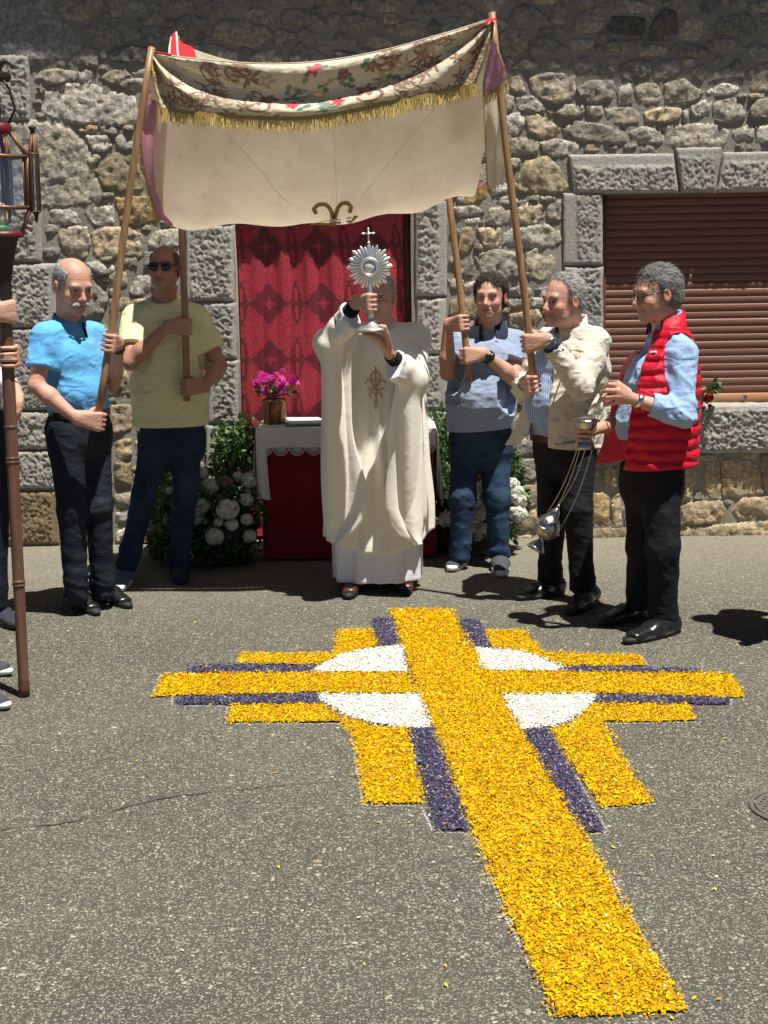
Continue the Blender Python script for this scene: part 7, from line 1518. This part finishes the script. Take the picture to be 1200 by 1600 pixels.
# ---------------------------------------------------------------- 5 man in beige jacket
def man_beige():
    e = person_base(885, 945, 'grey-haired man in a beige zip jacket holding the front right pole'); ax = unit(cFR - bFR)
    J = dict(head=P(880, 469, 7.28), face=(-0.84, -0.53, -0.06), neck=P(893, 519, 7.36), shL=P(930, 536, 7.24), shR=P(858, 532, 7.52), elL=P(907, 604, 7.06), elR=P(822, 607, 7.44), hipL=P(903, 690, 7.30), hipR=P(862, 690, 7.46), knL=P(903, 795, 7.22), knR=P(864, 795, 7.38), anL=P(911, 916, 7.22), anR=P(859, 903, 7.40))
    J['handL'] = grip(on_pole(bFR, cFR, 536), ax, 0.018, J['elL'], 1, 1.05); J['handR'] = grip(bFR + ax * 0.0, ax, 0.018, J['elR'], -1, 1.04)
    b, hc, R, s = body_mesh(e, J, SKIN_T, dict(hs=1.06, brow=(0.2, 0.18, 0.16), beard=0.15, jaw=1.05)); hair(e, hc, R, s, 'receding', (0.40, 0.385, 0.36), 22, 5000, 0.026, 0.006)
    wst = P(876, 676, 7.36); side = unit((J['shL'] - J['shR']) * (1, 1, 0))
    pi, _ = torso(wst - (0, 0, .05), P(874, 630, 7.33), P(884, 572, 7.34), J['neck'], J['shL'], J['shR'], (0.145, 0.135), (0.155, 0.150), (0.160, 0.120)); garment('striped_shirt', e, pi, M_STRIPE, .04, 0.009, 0.004, 3.0, cuts=[(wst - (0, 0, 0.002), (0, 0, -1))])
    hem = P(888, 696, 7.34); pj, _ = torso(hem - (0, 0, .02), P(884, 632, 7.33), P(893, 572, 7.34), J['neck'], J['shL'], J['shR'], (0.168, 0.168), (0.178, 0.176), (0.186, 0.148), (0.160, 0.10))
    wL, wR = J['handL'][1], J['handR'][1]
    arm = [cone(J['shL'], J['elL'], 0.072, 0.060), cone(J['elL'], lerp(J['elL'], wL, 0.80), 0.060, 0.047)]
    fp = P(860, 520, 7.05); fq = P(846, 700, 7.05); nrm_ = unit(np.cross(fq - fp, ray(853, 600) * (1, 1, 0) + np.array([0.20, 0, 0]))); nrm_ = nrm_ if nrm_[0] < 0 else -nrm_
    def ex(p, d):
        d = d - creases(p, 31, 0.005, 6, 10, -0.6)
        armd = np.minimum(arm[0](p), arm[1](p)); cut = (p - fp.astype(f32)) @ nrm_.astype(f32)
        d = np.where(armd < 0.03, d, np.maximum(d, cut)); fw = unit(wL - J['elL']); pt = lerp(J['elL'], wL, 0.86); near = arm[1](p) < 0.05
        d = np.where(near, np.maximum(d, (p - pt) @ fw), d); return d
    jk = garment('jacket', e, pj + arm, CLOTH_BEIGE, [0, .04, .04, .04, .04, .03, .03], 0.008, 0.0032, 11.0, cuts=[(hem, (-0.05, 0, -1))], extra=ex, sx=8, sz=14)
    garment('jacket_sleeve', jk, [cone(J['shR'], J['elR'], 0.070, 0.060), cone(J['elR'], lerp(J['elR'], wR, 0.82), 0.060, 0.047)], CLOTH_BEIGE, .03, 0.008, 0.010, 17.0, cuts=[(lerp(J['elR'], wR, .9), unit(wR - J['elR']))], sx=8, sz=16)
    A = patch([[P(*c) for c in r] for r in ([(842, 600, 7.30), (834, 602, 7.36), (826, 606, 7.42)], [(836, 640, 7.30), (826, 640, 7.36), (816, 642, 7.42)], [(828, 672, 7.28), (816, 672, 7.34), (802, 676, 7.42)], [(822, 694, 7.26), (808, 695, 7.34), (790, 696, 7.42)])], 16, 30); n_ = 480; N = sheet_normals(A); V = np.concatenate([A.reshape(-1, 3), (A + N * 0.006).reshape(-1, 3)]); F = grid_faces(30, 16); mesh_np('jacket_front', V, np.concatenate([F, F[:, ::-1] + n_]), CLOTH_BEIGE, jk)
    collar(jk, J['neck'] + (0, 0, 0.01), (-0.8, -0.6, 0), CLOTH_BEIGE, 0.070, 0.088, 0.045, 0.020, 0.55, 0.01); collar(e, J['neck'] + (0, 0, 0.0), (-0.8, -0.6, 0), CLOTH_DNAVY, 0.062, 0.082, 0.040, 0.030, 0.35, 0.04, 'shirt_collar')
    fj = surf(pj + arm, [0, .04, .04, .04, .04, .03, .03]); mb = MB(); mb.tube([hit(fj, x, y, 6.8, off=.004) for x, y in ((870, 549), (880, 546), (892, 547))], 0.004, 6); mb.build('pocket_zip', M_STEEL, jk)
    mb = MB(); mb.tube([hit(fj, x, y, 6.8, off=.004) for x, y in ((868, 694), (885, 692), (905, 690), (925, 690))], 0.009, 6); mb.build('hem_band', cloth('grey_green_rib', (0.28, 0.30, 0.25)), jk)
    fw = unit(wL - J['elL']); band('cuff', e, lerp(J['elL'], wL, .88), fw, 0.034, 0.03, 0.012, CLOTH_DNAVY); band('watch', e, lerp(J['elL'], wL, 1.0), fw, 0.029, 0.022, 0.006, M_STEEL); band('bracelet', e, lerp(J['elR'], wR, .95), unit(wR - J['elR']), 0.030, 0.012, 0.005, CLOTH_DNAVY)
    trousers(e, J, CLOTH_BLACK, wst + (0, 0, 0.0), side, (0.146, 0.130), (0.092, 0.070, 0.058), 21.0)
    mb = MB(); dd = np.cross(Z3, side); ring = np.array([wst + (0, 0, -0.018) + side * 0.153 * math.copysign(abs(math.cos(a)) ** .87, math.cos(a)) + dd * 0.143 * math.copysign(abs(math.sin(a)) ** .87, math.sin(a)) for a in np.linspace(0, 2 * math.pi, 49)]); mesh_np('belt', np.concatenate([ring + (0, 0, .018), ring - (0, 0, .018)]), np.array([[i, i + 1, 50 + i, 49 + i] for i in range(48)]), M_BROWNL, e)
    for (h, t, an) in ((G(880, 925), G(808, 938), J['anR']), (G(930, 938), G(888, 962), J['anL'])): shoe(e, h, t, M_LEATH, M_RUBB, 0.047, 0.06, ank=an)
man_beige()
# ---------------------------------------------------------------- 6 man in red quilted vest
def man_red():
    e = person_base(1020, 990, 'grey-haired man with glasses in a red quilted vest over a blue shirt')
    J = dict(head=P(1026, 458, 6.68), face=(-0.95, -0.30, -0.14), neck=P(1040, 517, 6.72), shL=P(1066, 552, 6.60), shR=P(1030, 546, 6.92), elL=P(1066, 646, 6.50), elR=P(1000, 650, 6.92), hipL=P(1032, 742, 6.64), hipR=P(1005, 742, 6.80), knL=P(1036, 858, 6.58), knR=P(1004, 852, 6.74), anL=P(1036, 968, 6.62), anR=P(1000, 946, 6.86))
    wL = P(990, 624, 6.50); C_ = P(944, 613, 6.56)
    K = [P(968, 603, 6.47), P(965, 611, 6.455), P(964, 620, 6.455), P(966, 628, 6.47)]
    tips = [[P(952, 601, 6.49), P(944, 606, 6.53), P(942, 611, 6.555)], [P(948, 610, 6.47), P(940, 613, 6.51), P(939, 617, 6.55)], [P(948, 621, 6.47), P(941, 624, 6.51), P(943, 626, 6.54)], [P(951, 631, 6.49), P(945, 633, 6.52), P(947, 632, 6.545)]]
    thumb = [P(982, 612, 6.52), P(966, 600, 6.54), P(953, 602, 6.565), P(943, 607, 6.57)]
    J['handL'] = (fingers_hand(wL, K, tips, thumb, 1.06), wL)
    bc = boat_c + np.array([0.0, 0, -0.035]); J['handR'] = grip(bc, (0.05, 0, 1), 0.020, J['elR'], -1, 1.03)
    b, hc, R, s = body_mesh(e, J, SKIN_T, dict(hs=1.05, brow=(0.2, 0.19, 0.18), beard=0.15)); hair(e, hc, R, s, 'full', (0.25, 0.245, 0.235), 31, 7000, 0.030, 0.003)
    mb = MB()
    for sx in (-1, 1):
        cg = hc + (sx * 0.033 * R[0] + 0.099 * R[1] - 0.002 * R[2]) * s; th = np.linspace(0, 6.2832, 25); mb.tube([cg + (0.024 * math.cos(a) * R[0] + 0.017 * math.sin(a) * R[2] - 0.010 * abs(math.cos(a)) * 0.5 * R[1]) * s for a in th], 0.0017, 5, False)
        mb.tube([hc + (sx * 0.058 * R[0] + 0.094 * R[1] + 0.004 * R[2]) * s, hc + (sx * 0.079 * R[0] + 0.06 * R[1] + 0.006 * R[2]) * s, hc + (sx * 0.084 * R[0] - 0.004 * R[1] + 0.010 * R[2]) * s], 0.0026, 6)
    mb.tube([hc + (-0.010 * R[0] + 0.105 * R[1]) * s, hc + (0.010 * R[0] + 0.105 * R[1]) * s], 0.0018, 5); mb.build('glasses', M_BLKP, e)
    wst = P(1018, 722, 6.70); side = unit((J['shL'] - J['shR']) * (1, 1, 0)); fwd = np.cross(side, Z3); fwd = fwd if fwd[0] < 0 else -fwd
    ps, _ = torso(wst - (0, 0, .03), P(1014, 660, 6.69), P(1026, 592, 6.72), J['neck'], J['shL'], J['shR'], (0.135, 0.120), (0.145, 0.134), (0.148, 0.122), (0.14, 0.088))
    ps += [cone(J['shL'], J['elL'], 0.064, 0.056), cone(J['elL'], lerp(J['elL'], wL, 0.55), 0.058, 0.050)]
    pt = lerp(J['elL'], wL, .60); fw = unit(wL - J['elL'])
    def exs(p, d): near = cone(J['elL'], wL, .1, .1)(p) < 0; d = np.where(near, np.maximum(d, (p - pt) @ fw), d); g = np.exp(-((p - np.asarray(J['elL'], f32)) ** 2).sum(1) / 0.012); return d - creases(p, 44, 0.009, 12, 20, 1.0) * g
    garment('blue_shirt', e, ps, CLOTH_SHIRT, [0, .04, .04, .04, .04, .03, .03], 0.008, 0.005, 27.0, extra=exs, sx=8, sz=12, cuts=[(P(966, 692, 6.6), (0.25, 0, -1))])
    band('rolled_cuff', e, lerp(J['elL'], wL, .52), fw, 0.045, 0.055, 0.009, CLOTH_SHIRT); band('watch', e, lerp(J['elL'], wL, .88), fw, 0.029, 0.026, 0.006, M_STEEL)
    rp = ps   # buttons down the shirt front
    f = surf(ps, .04)
    for (x, y) in ((1006, 552), (999, 574), (992, 600), (984, 634), (981, 662)): mb = MB(); mb.ball(hit(f, x, y, 6.2, off=.003), 0.005, 7); mb.build('button', M_BUT, e)
    # vest
    hem = P(1024, 727, 6.68); pv, _ = torso(hem - (0, 0, .03), P(1024, 655, 6.69), P(1033, 592, 6.72), J['neck'], J['shL'], J['shR'], (0.172, 0.186), (0.170, 0.184), (0.168, 0.158), (0.150, 0.102))
    fp, fq = P(1004, 535, 6.55), P(961, 725, 6.45); nrm_ = unit(np.cross(fq - fp, ray(985, 630) * (1, 1, 0) + np.array([0.35, 0, 0]))); nrm_ = nrm_ if nrm_[0] < 0 else -nrm_
    hole = cone(J['shL'] + (0.0, -0.03, 0.015), lerp(J['shL'], J['elL'], .62) + np.array([0, -0.06, 0]), 0.088, 0.083)
    def exv(p, d):
        ph = (p[:, 2] + 0.02 * noise3(p * 6) + 0.03 * (p[:, 0] - 1.2)) / 0.054; q = np.abs(np.sin(ph * np.pi)); d = d - 0.013 * q ** 0.55 + 0.006 - 0.0025 * noise3(p * 38) * q
        d = np.maximum(d, -hole(p)); return np.maximum(d, (p - fp.astype(f32)) @ nrm_.astype(f32))
    vs = garment('quilted_vest', e, pv, CLOTH_VEST, [0, .04, .04, .04, .04], 0.007, 0.004, 33.0, cuts=[(hem, (0.04, 0, -1))], extra=exv, sx=12, sz=10)
    A = patch([[P(*c) for c in r] for r in ([(1004, 545, 6.74), (994, 552, 6.80), (985, 560, 6.86)], [(994, 600, 6.72), (980, 604, 6.79), (966, 610, 6.85)], [(988, 660, 6.70), (970, 664, 6.77), (952, 670, 6.84)], [(986, 717, 6.68), (962, 721, 6.75), (936, 725, 6.83)])], 16, 40); N = sheet_normals(A); a_, b_ = np.meshgrid(np.linspace(0, 1, 40), np.linspace(0, 1, 16), indexing='ij'); A = A + N * (0.008 * np.abs(np.sin(a_ * 12)))[..., None]; V = np.concatenate([A.reshape(-1, 3), (A + N * 0.014).reshape(-1, 3)]); F = grid_faces(40, 16); mesh_np('vest_front', V, np.concatenate([F, F[:, ::-1] + 640]), CLOTH_VEST, vs)
    collar(vs, J['neck'] + (0.006, 0, 0.005), (-0.93, -0.36, 0), CLOTH_VEST, 0.074, 0.096, 0.055, 0.020, 0.65, 0.0); collar(e, J['neck'], (-0.93, -0.36, 0), CLOTH_SHIRT, 0.066, 0.078, 0.062, 0.020, 0.4, 0.03, 'shirt_collar')
    fv = lambda p: exv(p, surf(pv, .04)(p)); q = hit(fv, 1021, 552, 6.2, off=.004); mb = MB(); mb.box(q, (0.030, 0.004, 0.020), frame((-0.2, -1, 0)).T, bev=.001); lg = mb.build('logo_patch', M_BUT, vs); mb = MB(); mb.box(q + np.array((0, -0.004, 0)), (0.020, 0.003, 0.008), bev=.0005); mb.build('logo_mark', M_BLKP, lg)
    trousers(e, J, CLOTH_BLACK, wst, side, (0.138, 0.144), (0.096, 0.072, 0.060), 29.0)
    for (h, t, an) in ((G(1060, 985), G(976, 1006), J['anL']), (G(1012, 958), G(938, 978), J['anR'])): shoe(e, h, t, M_LEATH, M_RUBB, 0.047, 0.06, ank=an)
man_red()
# ---------------------------------------------------------------- 7, 8 people mostly beyond the left edge
def man_lantern():
    GH[0] = 1.5
    e = person_base(-40, 1080, 'person cut off by the left edge holding the lantern staff with both hands'); a = lb; bt = lt
    C1, C2 = on_pole(lb, lt, 487), on_pole(lb, lt, 557)
    J = dict(head=P(-120, 420, 5.95), face=(1, 0.1, 0), neck=P(-125, 490, 5.95), shL=P(-125, 520, 6.12), shR=P(-130, 522, 5.76), elL=P(-75, 622, 6.02), elR=P(-62, 600, 5.66), hipL=P(-120, 740, 6.05), hipR=P(-122, 742, 5.85), knL=P(-105, 900, 6.10), knR=P(-108, 915, 5.82), anL=P(-65, 1015, 6.16), anR=P(-72, 1066, 5.80))
    J['handR'] = grip(C1, lax, 0.025, J['elR'], -1, 1.06); J['handL'] = grip(C2, lax, 0.025, J['elL'], 1, 1.06)
    b, hc, R, s = body_mesh(e, J, SKIN_M, dict(hs=1.05), 0.006); hair(e, hc, R, s, 'full', (0.12, 0.10, 0.08), 41, 600)
    wst = P(-122, 715, 5.95); pr, side = torso(wst - (0, 0, .06), P(-124, 660, 5.95), P(-125, 580, 5.95), J['neck'], J['shL'], J['shR'], (0.16, 0.12), (0.165, 0.12), (0.175, 0.115))
    for sd_ in 'LR': sh, el = J['sh' + sd_], J['el' + sd_]; pr.append(cone(sh, lerp(sh, el, 0.55), 0.07, 0.068))
    garment('shirt', e, pr, M_STRIPE, .04, 0.012, 0.004, 3.0); trousers(e, J, CLOTH_NAVY, wst, side, (0.16, 0.12), (0.095, 0.078, 0.065), 12.0)
    for (h, t, an) in ((G(-62, 1040), G(17, 1055), J['anL']), (G(-66, 1092), G(14, 1108), J['anR'])): shoe(e, h, t, M_SUEDE, M_WRUB, 0.046, 0.06, 0.018, an, 'sneaker')
man_lantern()
def man_edge():
    e = person_base(-40, 985, 'person in dark trousers cut off by the left edge behind the lantern staff')
    J = dict(head=P(-72, 425, 6.95), face=(0.6, -0.8, 0), neck=P(-72, 490, 6.98), shR=P(-118, 520, 6.88), shL=P(-30, 518, 7.08), elR=P(-125, 610, 6.80), elL=P(-18, 590, 7.02), hipR=P(-66, 665, 6.94), hipL=P(-20, 665, 7.04), knR=P(-66, 800, 6.94), knL=P(-13, 795, 6.98), anR=P(-68, 935, 6.98), anL=P(-12, 938, 6.98))
    w_ = P(24, 606, 6.86); K = [P(34, 618, 6.83), P(33, 626, 6.81), P(30, 632, 6.80), P(25, 636, 6.80)]; tips = [[k + np.array(P(0, 14, 6.8) - P(0, 0, 6.8)) + (0.0, -0.01, 0), k + np.array(P(-3, 26, 6.8) - P(0, 0, 6.8)), k + np.array(P(-10, 32, 6.8) - P(0, 0, 6.8)) + (0, .01, 0)] for k in K]; th = [w_ + (-.01, -.01, 0), P(20, 628, 6.80), P(14, 642, 6.79), P(10, 652, 6.80)]
    J['handL'] = (fingers_hand(w_, K, tips, th, 1.0), w_); J['handR'] = ([(cone(J['elR'], P(-100, 690, 6.75), .03, .025), .02), (cone(P(-100, 690, 6.75), P(-95, 720, 6.74), .03, .02), .02)], P(-100, 690, 6.75))
    b, hc, R, s = body_mesh(e, J, SKIN_T, dict(hs=1.04), 0.006); hair(e, hc, R, s, 'full', (0.25, 0.24, 0.22), 43, 600)
    wst = P(-48, 640, 6.98); pr, side = torso(wst - (0, 0, .06), P(-50, 610, 6.98), P(-62, 565, 6.98), J['neck'], J['shL'], J['shR'], (0.14, 0.12), (0.15, 0.12), (0.165, 0.115))
    PK = cloth('pale_pink_shirt', (0.72, 0.60, 0.64)); pr += [cone(J['shL'], J['elL'], 0.07, 0.055), cone(J['elL'], lerp(J['elL'], w_, .8), 0.055, 0.042), cone(J['shR'], J['elR'], 0.07, 0.05)]
    garment('pink_shirt', e, pr, PK, .03, 0.011, 0.004, 3.0); trousers(e, J, CLOTH_NAVY, wst, side, (0.15, 0.12), (0.096, 0.080, 0.066), 15.0)
    band('bracelet', e, lerp(J['elL'], w_, .93), unit(w_ - J['elL']), 0.029, 0.008, 0.004, M_BLKP)
    for (h, t, an) in ((G(-18, 960), G(28, 985), J['anL']), (G(-70, 960), G(-30, 990), J['anR'])): shoe(e, h, t, M_NSHOE, M_RUBB, 0.047, 0.062, 0.026, an, 'sneaker')
man_edge()

def man_right():
    e = person_base(1290, 1030, 'person just beyond the right edge whose shadow falls on the asphalt'); Yb = 6.45
    J = dict(head=P(1290, 445, Yb), face=(-0.9, 0.3, 0), neck=P(1292, 508, Yb), shL=P(1292, 540, Yb - 0.18), shR=P(1292, 536, Yb + 0.18), elL=P(1300, 650, Yb - 0.24), elR=P(1300, 640, Yb + 0.24), hipL=P(1292, 745, Yb - 0.09), hipR=P(1292, 740, Yb + 0.09), knL=P(1290, 875, Yb - 0.10), knR=P(1290, 865, Yb + 0.10), anL=P(1292, 1005, Yb - 0.10), anR=P(1292, 985, Yb + 0.10))
    for s_ in 'LR': w_ = J['el' + s_] + np.array([-0.10, 0, -0.22]); J['hand' + s_] = ([(cone(w_, w_ + (-0.03, 0, -0.09), 0.03, 0.022), 0.02)], w_)
    b, hc, R, s = body_mesh(e, J, SKIN_T, dict(hs=1.04), 0.006); hair(e, hc, R, s, 'full', (0.2, 0.18, 0.16), 51, 500)
    wst = P(1292, 715, Yb); pr, side = torso(wst - (0, 0, .06), P(1292, 660, Yb), P(1292, 590, Yb), J['neck'], J['shL'], J['shR'], (0.15, 0.12), (0.155, 0.12), (0.165, 0.115))
    for sd_ in 'LR': pr.append(cone(J['sh' + sd_], lerp(J['sh' + sd_], J['el' + sd_], 0.6), 0.068, 0.064))
    garment('shirt', e, pr, CLOTH_GREYB, .04, 0.011, 0.004, 3.0); trousers(e, J, CLOTH_NAVY, wst, side, (0.15, 0.12), (0.092, 0.072, 0.060), 19.0)
    for s_ in 'LR': a_ = J['an' + s_] * (1, 1, 0); shoe(e, a_ + (0.08, 0, 0), a_ + (-0.18, 0, 0), M_LEATH, M_RUBB, 0.046, 0.06, ank=J['an' + s_])
man_right()
